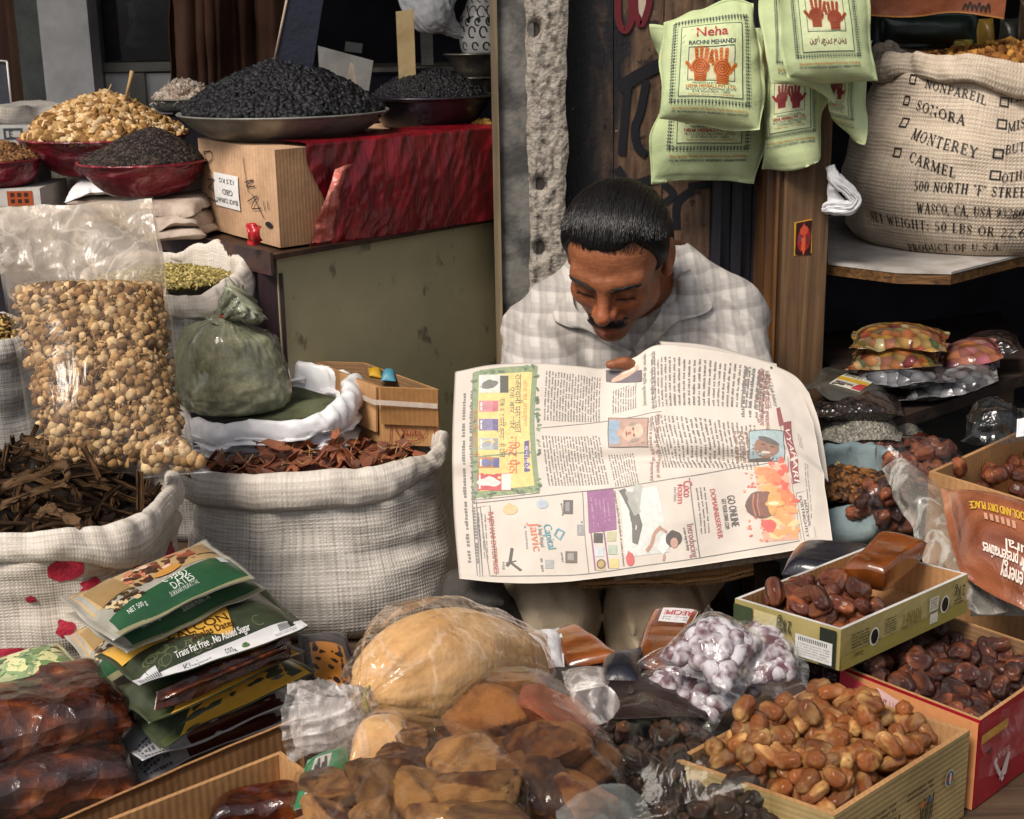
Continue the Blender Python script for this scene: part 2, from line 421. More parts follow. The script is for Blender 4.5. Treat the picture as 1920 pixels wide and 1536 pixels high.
M['bark'] = amat('bark', 0.85, 0.15, 0.9, bs=90, var=0.6, vs=60, bd=0.004, rnd=0.25)
M['iron'] = mat('rusty_iron', S('2b2530'), S('4a3026'), 0.6, 0.4, vs=20, bs=80, bump=0.5)
M['black'] = mat('soot_black', S('14141c'), S('0c0c12'), 0.7, 0.2)
M['red_film'] = film('red_film', 0.55, (0.75, 0.06, 0.08), S('a8101e'), rough=0.18, bs=14, bump=0.5, streak=0.2)
# ------------------------------------------------------------ builders
_tc = {}
def text_mesh(s):
    if s in _tc: return _tc[s]
    c = bpy.data.curves.new('lettering', 'FONT'); c.body = s; c.resolution_u = 3
    o = bpy.data.objects.new('lettering', c); COL.objects.link(o)
    dg = bpy.context.evaluated_depsgraph_get(); dg.update()
    me = bpy.data.meshes.new_from_object(o.evaluated_get(dg))
    V = np.array([v.co[:2] for v in me.vertices]) if len(me.vertices) else np.zeros((0, 2))
    me.calc_loop_triangles()
    F = np.array([t.vertices[:] for t in me.loop_triangles]) if len(me.loop_triangles) else np.zeros((0, 3), int)
    bpy.data.objects.remove(o); bpy.data.curves.remove(c); bpy.data.meshes.remove(me)
    if len(V): V = V / 0.7; V[:, 0] -= V[:, 0].min()
    _tc[s] = (V, F); return _tc[s]
# a plain serif alphabet for sack stencils: strokes as (points, weight)
def _arc(cx, cy, rx, ry, a0, a1, n=9):
    return [(cx + rx * math.cos(R(a)), cy + ry * math.sin(R(a))) for a in np.linspace(a0, a1, n)]
T1, T2 = 0.17, 0.075
def _sf(x, y, w=0.15): return ([(x - w, y), (x + w, y)], T2)
SERIF = {
 'A': (.8, [([(.40, 1), (.1, 0)], T2), ([(.38, 1), (.68, 0)], T1), ([(.2, .34), (.58, .34)], T2), _sf(.1, .03, .12), _sf(.68, .03)]),
 'B': (.7, [([(.17, 0), (.17, 1)], T1), ([(.05, .97), (.35, .97)] + _arc(.35, .75, .2, .22, 90, -90) + [(.17, .53)], T2), ([(.35, .53)] + _arc(.36, .28, .24, .25, 90, -90) + [(.05, .03)], T2), ([(.56, .62), (.56, .85)], T1 * .7), ([(.6, .15), (.6, .4)], T1 * .7)]),
 'C': (.75, [(_arc(.42, .5, .32, .47, 45, 315, 16), T2), ([(.12, .3), (.12, .7)], T1), ([(.66, .65), (.66, .95)], T2)]),
 'D': (.8, [([(.17, 0), (.17, 1)], T1), ([(.05, .97), (.32, .97)] + _arc(.32, .5, .36, .47, 90, -90, 12) + [(.05, .03)], T2), ([(.68, .3), (.68, .7)], T1)]),
 'E': (.68, [([(.17, 0), (.17, 1)], T1), ([(.05, .97), (.58, .97), (.58, .78)], T2), ([(.05, .03), (.6, .03), (.6, .24)], T2), ([(.17, .51), (.45, .51)], T2), ([(.45, .4), (.45, .62)], T2)]),
 'F': (.62, [([(.17, 0), (.17, 1)], T1), ([(.05, .97), (.56, .97), (.56, .78)], T2), ([(.17, .5), (.43, .5)], T2), ([(.43, .39), (.43, .61)], T2), _sf(.17, .03)]),
 'G': (.82, [(_arc(.42, .5, .32, .47, 50, 310, 16), T2), ([(.12, .3), (.12, .7)], T1), ([(.66, .05), (.66, .42)], T1), ([(.5, .42), (.78, .42)], T2)]),
 'H': (.85, [([(.17, 0), (.17, 1)], T1), ([(.66, 0), (.66, 1)], T1), ([(.17, .5), (.66, .5)], T2), _sf(.17, .03), _sf(.17, .97), _sf(.66, .03), _sf(.66, .97)]),
 'I': (.36, [([(.18, 0), (.18, 1)], T1), _sf(.18, .03), _sf(.18, .97)]),
 'L': (.65, [([(.17, 0), (.17, 1)], T1), _sf(.17, .97), ([(.05, .03), (.58, .03), (.58, .28)], T2)]),
 'M': (1.0, [([(.14, 0), (.14, 1)], T2), ([(.14, 1), (.48, .05)], T1), ([(.48, .05), (.8, 1)], T2), ([(.82, 0), (.82, 1)], T1), _sf(.14, .03, .11), _sf(.82, .03), _sf(.1, .97, .1), _sf(.86, .97, .1)]),
 'N': (.85, [([(.15, 0), (.15, 1)], T2), ([(.15, .98), (.67, .05)], T1), ([(.67, 0), (.67, 1)], T2), _sf(.15, .03, .12), _sf(.67, .97, .12), _sf(.1, .97, .1)]),
 'O': (.82, [(_arc(.4, .5, .32, .47, 0, 360, 20), T2), ([(.1, .3), (.1, .7)], T1), ([(.7, .3), (.7, .7)], T1)]),
 'P': (.66, [([(.17, 0), (.17, 1)], T1), ([(.05, .97), (.35, .97)] + _arc(.35, .72, .22, .25, 90, -90) + [(.17, .47)], T2), ([(.56, .6), (.56, .84)], T1 * .7), _sf(.17, .03)]),
 'R': (.76, [([(.17, 0), (.17, 1)], T1), ([(.05, .97), (.35, .97)] + _arc(.35, .74, .2, .23, 90, -90) + [(.17, .51)], T2), ([(.54, .62), (.54, .86)], T1 * .7), ([(.35, .5), (.66, .02)], T1), _sf(.17, .03)]),
 'S': (.62, [(_arc(.3, .74, .2, .23, 30, 250, 10) + _arc(.3, .27, .22, .24, 90, -150, 12), T2), ([(.16, .62), (.44, .4)], T1), ([(.5, .72), (.5, .95)], T2), ([(.09, .05), (.09, .3)], T2)]),
 'T': (.72, [([(.35, 0), (.35, 1)], T1), ([(.07, .76), (.07, .97), (.63, .97), (.63, .76)], T2), _sf(.35, .03)]),
 'U': (.8, [([(.16, 1), (.16, .3)], T1), ([(.16, .3)] + _arc(.4, .27, .24, .24, 180, 360, 9) + [(.64, 1)], T2), _sf(.16, .97), _sf(.64, .97, .12)]),
 'W': (1.1, [([(.12, 1), (.35, 0)], T1), ([(.35, 0), (.52, .9)], T2), ([(.52, .9), (.72, 0)], T1), ([(.72, 0), (.95, 1)], T2), _sf(.12, .97), _sf(.95, .97, .12)]),
 'Y': (.75, [([(.1, 1), (.37, .48)], T1), ([(.37, .48), (.64, 1)], T2), ([(.37, 0), (.37, .5)], T1), _sf(.37, .03), _sf(.1, .97, .12), _sf(.64, .97, .11)]),
 '0': (.62, [(_arc(.3, .5, .22, .47, 0, 360, 18), T2), ([(.1, .3), (.1, .7)], T1), ([(.5, .3), (.5, .7)], T1)]),
 '2': (.6, [(_arc(.29, .72, .2, .24, 160, -30, 9) + [(.08, .05)], T2), ([(.06, .05), (.52, .05), (.52, .2)], T1 * .8)]),
 '3': (.6, [(_arc(.27, .74, .2, .22, 150, -80, 9), T2), (_arc(.27, .28, .23, .25, 90, -150, 10), T2), ([(.49, .18), (.49, .36)], T1)]),
 '5': (.6, [([(.48, .97), (.14, .97), (.12, .55)], T2), (_arc(.27, .3, .22, .27, 110, -150, 11), T2), ([(.48, .2), (.48, .42)], T1)]),
 '6': (.6, [(_arc(.3, .3, .2, .27, 0, 360, 14), T2), ([(.1, .25), (.12, .6), (.45, .95)], T1)]),
 '8': (.6, [(_arc(.29, .74, .17, .22, 0, 360, 12), T2), (_arc(.29, .27, .22, .25, 0, 360, 14), T1 * .8)]),
 '9': (.6, [(_arc(.29, .7, .2, .27, 0, 360, 14), T2), ([(.49, .75), (.47, .4), (.14, .05)], T1)]),
 '"': (.4, [([(.1, 1), (.1, .75)], T2), ([(.25, 1), (.25, .75)], T2)]), '.': (.28, [([(.1, 0), (.1, .15)], T1)]), ',': (.28, [([(.14, .14), (.06, -.15)], T1 * .8)]),
 ':': (.3, [([(.12, 0), (.12, .15)], T1), ([(.12, .5), (.12, .65)], T1)]), ' ': (.4, []),
}
class Print:
    """flat marks laid on a surface: f(x, y) -> (points, normals), x in 0..W, y in 0..H"""
    def __init__(s, f, W=1.0, H=1.0, eps=0.0004, step=0.00025):
        s.f = f; s.W = W; s.H = H; s.mb = MB(); s.eps = eps; s.step = step; s.wash = None
    def _put(s, q, F, col, layer):
        if s.wash: col = np.asarray(col) * s.wash[0] + s.wash[1] * (1 - s.wash[0])
        p, n = s.f(q[:, 0], q[:, 1]); s.mb.add(p + n * (s.eps + s.step * layer), F, 0, col)
    def quad(s, pts, col, layer=0, n=6, m=6):
        a, b, c, d = [np.asarray(p, float) for p in pts]
        u, v = np.meshgrid(np.linspace(0, 1, n + 1), np.linspace(0, 1, m + 1), indexing='ij'); u = u[..., None]; v = v[..., None]
        g = (a * (1 - u) + b * u) * (1 - v) + (d * (1 - u) + c * u) * v
        s._put(g.reshape(-1, 2), [grid_faces(n + 1, m + 1)], col, layer)
    def rect(s, x0, y0, x1, y1, col, layer=0, n=6, m=6): s.quad([(x0, y0), (x1, y0), (x1, y1), (x0, y1)], col, layer, n, m)
    def frame(s, x0, y0, x1, y1, w, col, layer=0, n=12):
        s.rect(x0, y0, x1, y0 + w, col, layer, n, 1); s.rect(x0, y1 - w, x1, y1, col, layer, n, 1)
        s.rect(x0, y0 + w, x0 + w, y1 - w, col, layer, 1, n); s.rect(x1 - w, y0 + w, x1, y1 - w, col, layer, 1, n)
    def line(s, pts, w, col, layer=0, sub=1):
        pts = np.asarray(pts, float)
        if sub > 1: pts = cat_rom(pts, sub * (len(pts) - 1) + 1)
        t = np.gradient(pts, axis=0); t /= np.linalg.norm(t, axis=1)[:, None] + 1e-12; n = np.stack([-t[:, 1], t[:, 0]], 1) * w / 2
        q = np.stack([pts - n, pts + n], 1).reshape(-1, 2); s._put(q, [grid_faces(len(pts), 2)[:, ::-1]], col, layer)
    def blob(s, cx, cy, rx, ry, col, layer=0, rot=0, wob=0.0, seed=0, seg=20):
        a = np.linspace(0, 2 * np.pi, seg, endpoint=False)
        k = 1 + wob * vn(np.stack([np.cos(a) * 2, np.sin(a) * 2, 0 * a + seed], 1), seed)
        rr = np.linspace(0.001, 1, 4)[:, None]
        x = (rr * np.cos(a) * k * rx).ravel(); y = (rr * np.sin(a) * k * ry).ravel()
        c, d = math.cos(rot), math.sin(rot)
        s._put(np.stack([cx + x * c - y * d, cy + x * d + y * c], 1), [grid_faces(4, seg, wrapv=True)], col, layer)
    def poly(s, pts, col, layer=0, m=4):
        """star-shaped outline filled from its middle"""
        pts = np.asarray(pts, float); c = pts.mean(0); rr = np.linspace(0.001, 1, m)[:, None, None]
        s._put((c + rr * (pts - c)).reshape(-1, 2), [grid_faces(m, len(pts), wrapv=True)], col, layer)
    def text(s, body, x, y, h, col, rot=0.0, width=None, align='L', layer=2, bold=0):
        V, F = text_mesh(body)
        if not len(V): return
        V = V * h
        w = V[:, 0].max()
        if width: V = V * [width / w, 1]; w = width
        V = V - [{'L': 0, 'C': w / 2, 'R': w}[align], 0]
        c, d = math.cos(rot), math.sin(rot)
        for b in ([(0, 0)] if not bold else [(0, 0), (bold * h, 0)]):
            q = V + b; s._put(np.stack([x + q[:, 0] * c - q[:, 1] * d, y + q[:, 0] * d + q[:, 1] * c], 1), [F], col, layer if b == (0, 0) else layer + 0.5)
    def serif(s, body, x, y, h, col, width=None, align='L', layer=2, path=None):
        """path(x) -> vertical shift, to let a line sag"""
        adv = 0; segs = []
        for ch in body:
            wd, st = SERIF[ch]
            for k, (pts, w) in enumerate(st): segs.append((np.asarray(pts, float) + [adv, 0], w, k))
            adv += wd + 0.1
        sx = h if not width else width / adv
        off = {'L': 0, 'C': adv / 2, 'R': adv}[align]
        for pts, w, k in segs:
            q = (pts - [off, 0]) * [sx, h] + [x, y]
            if path: q[:, 1] += path(q[:, 0])
            s.line(q, w * (sx + h) / 2, col, layer + 0.3 * k)
    def para(s, x0, y0, x1, y1, rows, col, rng, vert=False, fill=0.6, bar=True, layer=1, word=(2.0, 6.0)):
        """rows of word-like marks; vert: rows run along y"""
        L = (y1 - y0) if vert else (x1 - x0); D = ((x1 - x0) if vert else (y1 - y0)) / rows
        for r in range(rows):
            p = 0.0
            while p < L:
                wl = D * rng.uniform(*word)
                if p + wl > L: wl = L - p
                if wl > D * 0.6:
                    k = max(2, int(wl / (D * 0.55))); a0 = (r + 0.5 - fill / 2) * D; a1 = a0 + D * fill
                    for i in range(k):
                        l0 = p + wl * i / k; l1 = l0 + wl / k * rng.uniform(0.55, 0.85); hh = rng.uniform(0.6, 1.0)
                        q = (l0, a1 - (a1 - a0) * hh, l1, a1) if not vert else None
                        if vert: s.rect(x0 + a0 + (a1 - a0) * (1 - hh), y0 + l0, x0 + a1, y0 + l1, col, layer, 1, 1)
                        else: s.rect(x0 + q[0], y0 + q[1], x0 + q[2], y0 + q[3], col, layer, 1, 1)
                p += wl + D * 0.55
    def build(s, name, parent, m='print'):
        return s.mb.build(name, [M[m]], parent, smooth=True)
def gridmap(G, N=None, W=1.0, H=1.0):
    """bilinear reading of a surface grid; first axis is x, second is y"""
    N = grid_normals(G) if N is None else N; n, m = G.shape[:2]
    def f(x, y):
        u = np.clip(np.asarray(x) / W, 0, 1) * (n - 1); v = np.clip(np.asarray(y) / H, 0, 1) * (m - 1)
        i = np.minimum(u.astype(int), n - 2); j = np.minimum(v.astype(int), m - 2); a = (u - i)[:, None]; b = (v - j)[:, None]
        def g(A): return A[i, j] * (1 - a) * (1 - b) + A[i + 1, j] * a * (1 - b) + A[i, j + 1] * (1 - a) * b + A[i + 1, j + 1] * a * b
        nn = g(N); return g(G), nn / (np.linalg.norm(nn, axis=1)[:, None] + 1e-9)
    return f
def packet(name, c4, thick, m, parent=None, seal=0.05, n=44, k=32, up=0.75, wr=0.002, wf=14.0, seed=0, pw=2.4, edge=0.004, lump=0.0, lf=30.0, bend=None, tint=None, build=True, vprof=None):
    """pillow pack between corners bl, br, tr, tl (3D).  -> object, top map f(x in 0..W, y in 0..H), W, H"""
    bl, br, tr, tl = [np.asarray(c, float) for c in c4]
    W = (np.linalg.norm(br - bl) + np.linalg.norm(tr - tl)) / 2; H = (np.linalg.norm(tl - bl) + np.linalg.norm(tr - br)) / 2
    u, v = np.meshgrid(np.linspace(0, 1, n), np.linspace(0, 1, k), indexing='ij')
    U = u[..., None]; Vv = v[..., None]
    B = (bl * (1 - U) + br * U) * (1 - Vv) + (tl * (1 - U) + tr * U) * Vv
    nn = np.cross(br - bl, tl - bl); nn /= np.linalg.norm(nn)
    q = np.stack([u * W * wf, v * H * wf, np.full_like(u, seed * 3.7)], -1)
    e = np.maximum(np.abs(2 * u - 1), np.abs(2 * v - 1)) ** 6
    B = B + (e * vn(q * 1.5, seed + 50))[..., None] * edge * (U - 0.5) * 2 * ((br - bl) / W) + (e * vn(q * 1.5, seed + 51))[..., None] * edge * (Vv - 0.5) * 2 * ((tl - bl) / H)
    if bend is not None: B = B + bend(u, v)[..., None] * nn
    B = B + (e * fbm(q, seed + 52))[..., None] * edge * 1.2 * nn
    a = np.clip((np.abs(2 * u - 1) - 0) / (1 - 2 * seal), 0, 1); b = np.clip(np.abs(2 * v - 1) / (1 - 2 * seal * W / H), 0, 1)
    h = np.clip((1 - a ** pw), 0, 1) ** 0.6 * np.clip(1 - b ** pw, 0, 1) ** 0.6
    if vprof is not None: h = h * vprof(u, v)
    wn = fbm(q * 0.6, seed, 3) * 0.6 + ridged(q, seed + 9, 3) * 0.4
    hl = h * (1 + lump * fbm(np.stack([u * W * lf, v * H * lf, 0 * u + seed], -1), seed + 4, 2))
    top = B + nn * (thick * up * hl + wr * wn * (0.35 + 0.65 * h) + 0.0004)[..., None]
    bot = B - nn * (thick * (1 - up) * h + 0.0004 - wr * 0.6 * wn * (1 - h))[..., None]
    f = gridmap(top, None, W, H)
    if not build: return None, f, W, H
    Fg = grid_faces(n, k); nv = n * k
    idx = np.arange(nv).reshape(n, k)
    ring = np.concatenate([idx[:, 0], idx[-1, 1:], idx[-2::-1, -1], idx[0, -2:0:-1]])
    r2 = np.roll(ring, -1); side = np.stack([ring + nv, r2 + nv, r2, ring], 1)
    V = np.concatenate([top.reshape(-1, 3), bot.reshape(-1, 3)]); uv = np.stack([u * W, v * H], -1).reshape(-1, 2)
    # faces of the grid turn (x,y) -> outward is cross(du,dv); keep them that way for the top
    o = obj(name, V, [Fg[:, ::-1], (Fg + nv), side], M[m] if isinstance(m, str) else m, parent, uv=np.concatenate([uv, uv]),
            col=None if tint is None else np.broadcast_to(np.asarray(tint, float), (len(V), 3)))
    return o, f, W, H
def sack(name, c, z0, z1, rx, ry, mats, parent=None, cuff=(0.05, 0.012), prof=((0, .8), (.08, .96), (.35, 1.04), (.8, 1.0), (1, .98)), rim=None, lean=(0, 0), fold=0.006, seed=0, ex=2.4, n=128, inner=0.06, rimn=0.008, yaw=0.0, hf=1.0):
    """open sack with a rolled cuff -> object, map f(theta, z)"""
    th = np.linspace(0, 2 * np.pi, n, endpoint=False); ct, st = np.cos(th), np.sin(th)
    sx = np.sign(ct) * np.abs(ct) ** (2 / ex); sy = np.sign(st) * np.abs(st) ** (2 / ex)
    ux, uy = sx * rx, sy * ry
    nr = np.stack([ct * ry, st * rx], 1); nr /= np.linalg.norm(nr, axis=1)[:, None]
    rt = np.array([rim(a) for a in th]) if rim else np.zeros(n)
    rt = rt + rimn * fbm(np.stack([ct * 2.2, st * 2.2, 0 * th + seed], 1), seed, 3)
    ch, cw = cuff; rows = []; vs = []; part = []
    pr = np.array(prof); nb = 26
    for i, t in enumerate(np.linspace(0, 1, nb)):
        s = np.interp(t, pr[:, 0], pr[:, 1])
        z = z0 + (z1 + rt - ch * 0.6 - z0) * t
        fo = fold * hf * (fbm(np.stack([ct * 2.4, st * 2.4, 0 * th + t * 5.0 + seed], 1), seed + 2, 3) + 0.6 * ridged(np.stack([ct * 1.2, st * 1.2, 0 * th + t * 7 + seed], 1), seed + 3, 2) * (0.3 + t))
        x = ux * s + nr[:, 0] * fo; y = uy * s + nr[:, 1] * fo
        rows.append(np.stack([x, y, z], 1)); vs.append(t * (z1 - z0)); part.append(0)
    if ch > 0:
        cs = cat_rom(np.array([(0.0, -1.0), (0.9, -1.02), (1.35, -.75), (1.25, -.35), (.75, -.02), (0, .03), (-.45, -.2), (-.5, -.8)]), 18)
        for k, (a, b) in enumerate(cs):
            nz = 0.004 * fbm(np.stack([ct * 6, st * 6, 0 * th + b * 1.2 + seed], 1), seed + 5, 3) + 0.0035 * ridged(np.stack([ct * 9 + b, st * 9, 0 * th + b + seed], 1), seed + 6, 2)
            cv = 1 + 0.35 * vn(np.stack([ct * 2, st * 2, 0 * th + 9 + seed], 1), seed + 7)
            rr = a * cw * cv + nz
            rows.append(np.stack([ux * pr[-1, 1] + nr[:, 0] * rr, uy * pr[-1, 1] + nr[:, 1] * rr, z1 + rt + b * ch * cv + nz * 0.5], 1)); vs.append(z1 - z0 - b * ch + k * 0.002); part.append(1)
    lr = rows[-1]
    for k in (0.5, 1.0):
        rows.append(lr * [0.985, 0.985, 1] - [0, 0, inner * k]); vs.append(vs[-1] + inner * k); part.append(1)
    Rw = np.array(rows)
    tz = (Rw[..., 2] - z0) / (z1 - z0)
    cy_, sy_ = math.cos(yaw), math.sin(yaw)
    X = Rw[..., 0] * cy_ - Rw[..., 1] * sy_; Y = Rw[..., 0] * sy_ + Rw[..., 1] * cy_
    Rw = np.stack([X + c[0] + lean[0] * tz, Y + c[1] + lean[1] * tz, Rw[..., 2]], -1)
    V = Rw.reshape(-1, 3); nr_ = len(rows)
    # a seam in uv: keep u continuous by mirroring at the back
    u = np.abs(((th - np.pi / 2 + yaw) % (2 * np.pi)) - np.pi) * (rx + ry) / 2
    uv = np.stack([np.broadcast_to(u, (nr_, n)), np.broadcast_to(np.array(vs)[:, None], (nr_, n))], -1).reshape(-1, 2)
    F = grid_faces(nr_, n, wrapv=True)[:, ::-1]; mi = np.repeat(np.array(part[:-1]) | np.array(part[1:]), n)
    bot = np.arange(n)[None, :]
    o = obj(name, V, [F, bot], mats, parent, np.concatenate([mi, [0]]), uv)
    body = Rw[:nb]
    G = np.moveaxis(body, 0, 1)                                     # theta, t
    return o, G
def carton(name, rimc, zb, m_out, m_in, m_edge, parent=None, th=0.004, seed=0, dent=0.0015, flare=0.0, floor=0.006, n=14, k=5, tops=None):
    """open-topped carton from four rim corners (3D, counter-clockwise from above)"""
    rim = np.array(rimc, float); c = rim.mean(0); mb = MB()
    def inset(p, d):
        q = []
        for i in range(4):
            a, b, e = p[i - 1], p[i], p[(i + 1) % 4]
            d1 = (b - a)[:2] / np.linalg.norm((b - a)[:2]); d2 = (e - b)[:2] / np.linalg.norm((e - b)[:2])
            n1 = np.array([-d1[1], d1[0]]); n2 = np.array([-d2[1], d2[0]]); m = (n1 + n2); m = m / (1 + n1 @ n2)
            q.append([b[0] + m[0] * d, b[1] + m[1] * d, b[2]])
        return np.array(q)
    inn = inset(rim, th)
    for i in range(4):
        j = (i + 1) % 4
        def wall(a, b, zt, off, mi, flip, zlow):
            u, v = np.meshgrid(np.linspace(0, 1, n), np.linspace(0, 1, k), indexing='ij')
            top = a + (b - a) * u[..., None]; G = top.copy(); G[..., 2] = zlow + (top[..., 2] - zlow) * v
            G[..., :2] += (vn(G * 9, seed)[..., None] * (c - top)[..., :2]) * dent * 6 * (4 * u * (1 - u))[..., None]
            F = grid_faces(n, k); mb.add(G.reshape(-1, 3), [F if flip else F[:, ::-1]], mi); return G
        g1 = wall(rim[i], rim[j], 0, 0, 0, True, zb); g2 = wall(inn[i], inn[j], 0, 0, 1, False, zb + floor)
        e = np.stack([g1[:, -1], g2[:, -1]], 1); mb.add(e.reshape(-1, 3), [grid_faces(n, 2)], 2)
    bo = rim.copy(); bo[:, 2] = zb; bi = inn.copy(); bi[:, 2] = zb + floor
    mb.add(bo, [np.array([[3, 2, 1, 0]])], 0); mb.add(bi, [np.array([[0, 1, 2, 3]])], 1)
    return mb.build(name, [M[m] if isinstance(m, str) else m for m in (m_out, m_in, m_edge)], parent, smooth=False, col=False)
def wallmap(a, b, zb, W, H):
    """map onto an upright carton wall seen from outside: x from a to b, y up"""
    a = np.asarray(a, float); b = np.asarray(b, float); d = (b - a); nrm = np.array([d[1], -d[0], 0]); nrm /= np.linalg.norm(nrm)
    def f(x, y):
        t = np.asarray(x)[:, None] / W; p = a + d * t; top = p[:, 2]; p = p.copy(); p[:, 2] = zb + (top - zb) * np.asarray(y) / H
        return p, np.broadcast_to(nrm, p.shape)
    return f
def in_poly(p, poly):
    x, y = p[..., 0], p[..., 1]; r = np.zeros(x.shape, bool); n = len(poly)
    for i in range(n):
        (x1, y1), (x2, y2) = poly[i][:2], poly[(i + 1) % n][:2]
        c = ((y1 > y) != (y2 > y)) & (x < (x2 - x1) * (y - y1) / (y2 - y1 + 1e-12) + x1); r ^= c
    return r
def pile(n, poly, z0, L, rad, rng, dome=None, cell=0.004, cand=10, margin=0.0):
    """drop n oblong pieces into a region; later pieces rest on earlier ones -> list of (position, 3x3 frame)"""
    poly = [np.asarray(q, float) for q in poly]; A = np.array([q[:2] for q in poly]); lo = A.min(0) - 0.02; hi = A.max(0) + 0.02
    nx, ny = np.ceil((hi - lo) / cell).astype(int)
    gx, gy = np.meshgrid(lo[0] + np.arange(nx) * cell, lo[1] + np.arange(ny) * cell, indexing='ij')
    H = np.full((nx, ny), float(z0)) if not callable(z0) else z0(gx, gy)
    c = A.mean(0); As = c + (A - c) * (1 - margin); out = []
    if dome is None: dome = lambda x, y: 0 * x
    for i in range(n):
        best = None
        for _ in range(cand):
            q = lo + rng.random(2) * (hi - lo)
            if not in_poly(q, As): continue
            ix, iy = ((q - lo) / cell).astype(int); s = H[ix, iy] - dome(q[0], q[1])
            if best is None or s < best[0]: best = (s, q)
        if best is None: continue
        q = best[1]; yaw = rng.random() * 6.283; l = L * rng.uniform(0.85, 1.15); r = rad * rng.uniform(0.85, 1.15)
        dx, dy = gx - q[0], gy - q[1]; a = dx * math.cos(yaw) + dy * math.sin(yaw); b = -dx * math.sin(yaw) + dy * math.cos(yaw)
        d = (a / l) ** 2 + (b / r) ** 2; k = d < 0.9
        if k.sum() < 3: continue
        h = H[k]; Am = np.stack([dx[k], dy[k], np.ones(k.sum())], 1); sol = np.linalg.lstsq(Am, h, rcond=None)[0]
        nrm = np.array([-sol[0], -sol[1], 1.0]); nrm[:2] = np.clip(nrm[:2], -0.8, 0.8); nrm += rng.normal(size=3) * 0.18; nrm /= np.linalg.norm(nrm)
        z = max(np.percentile(h, 60), sol[2]) + r * 0.72
        H[k] = np.maximum(H[k], z + r * np.sqrt(1 - d[k]) * 0.85 + (nrm[0] * -dx[k] + nrm[1] * -dy[k]) * 0.6)
        out.append((np.array([q[0], q[1], z]), frame_from(nrm, yaw), l, r))
    return out
def place(name, meshes, items, label, cat, group, rng, roll=True, sc=1.0, squash=True):
    """one object per item, sharing mesh data"""
    o = None
    for p, Fm, l, r in items:
        o = bpy.data.objects.new(name, meshes[rng.integers(len(meshes))]); COL.objects.link(o)
        if roll:
            a = rng.random() * 6.283; Rx = np.array([[1, 0, 0], [0, math.cos(a), -math.sin(a)], [0, math.sin(a), math.cos(a)]]); Fm = Fm @ Rx
        S_ = np.diag([l, r * rng.uniform(0.9, 1.1), r]) if squash else np.eye(3) * l
        m = Fm @ S_ * sc
        o.matrix_world = Matrix([[*m[0], p[0]], [*m[1], p[1]], [*m[2], p[2]], [0, 0, 0, 1]])
        tag(o, label, cat, group)
    return o
def hull_film(name, pts, m, parent=None, amp=0.004, fr=16.0, sub=2, seed=0, puff=0.003, target=0.018, smooth_it=2):
    """film drawn tight round a set of points, with creases"""
    bm = bmesh.new()
    for p in pts: bm.verts.new(p)
    r = bmesh.ops.convex_hull(bm, input=bm.verts)
    bmesh.ops.delete(bm, geom=list({v for v in r['geom_interior'] + r['geom_unused'] if isinstance(v, bmesh.types.BMVert)}), context='VERTS')
    bmesh.ops.triangulate(bm, faces=bm.faces[:])
    for _ in range(5):
        le = [e for e in bm.edges if e.calc_length() > target]
        if not le: break
        bmesh.ops.subdivide_edges(bm, edges=le, cuts=1, use_grid_fill=True); bmesh.ops.triangulate(bm, faces=bm.faces[:])
    for _ in range(smooth_it): bmesh.ops.smooth_vert(bm, verts=bm.verts[:], factor=0.5, use_axis_x=True, use_axis_y=True, use_axis_z=True)
    bmesh.ops.recalc_face_normals(bm, faces=bm.faces[:]); bm.normal_update()
    V = np.array([v.co[:] for v in bm.verts]); N = np.array([v.normal[:] for v in bm.verts])
    F = np.array([[v.index for v in f.verts] for f in bm.faces])
    V = V + N * (puff + amp * ridged(V * fr, seed, 3) * 0.5 + amp * 0.6 * fbm(V * fr * 0.5, seed + 3))[:, None]
    bm.free()
    return obj(name, V, [F], M[m] if isinstance(m, str) else m, parent)
def sheet(name, ctrl, m, parent=None, n=60, k=40, amp=0.004, fr=18.0, seed=0, thick=0.0, G=None, soft=0.4, smooth=True):
    """crumpled sheet through control rows of (px, py, Y)"""
    G = patch(ctrl, n, k) if G is None else G; n, k = G.shape[:2]; N = grid_normals(G)
    d = amp * (ridged(G * fr, seed, 3) * (1 - soft) + fbm(G * fr * 0.6, seed + 5, 3) * soft)
    G = G + N * d[..., None]
    uv = np.stack(np.meshgrid(np.linspace(0, 1, n), np.linspace(0, 1, k), indexing='ij'), -1).reshape(-1, 2)
    F = grid_faces(n, k)
    if thick:
        N = grid_normals(G); G2 = G + N * thick; nv = n * k; idx = np.arange(nv).reshape(n, k)
        ring = np.concatenate([idx[:, 0], idx[-1, 1:], idx[-2::-1, -1], idx[0, -2:0:-1]]); r2 = np.roll(ring, -1)
        return obj(name, np.concatenate([G.reshape(-1, 3), G2.reshape(-1, 3)]), [F, F[:, ::-1] + nv, np.stack([ring, ring + nv, r2 + nv, r2], 1)], M[m] if isinstance(m, str) else m, parent, uv=np.concatenate([uv, uv])), G
    return obj(name, G.reshape(-1, 3), [F], M[m] if isinstance(m, str) else m, parent, uv=uv, smooth=smooth), G

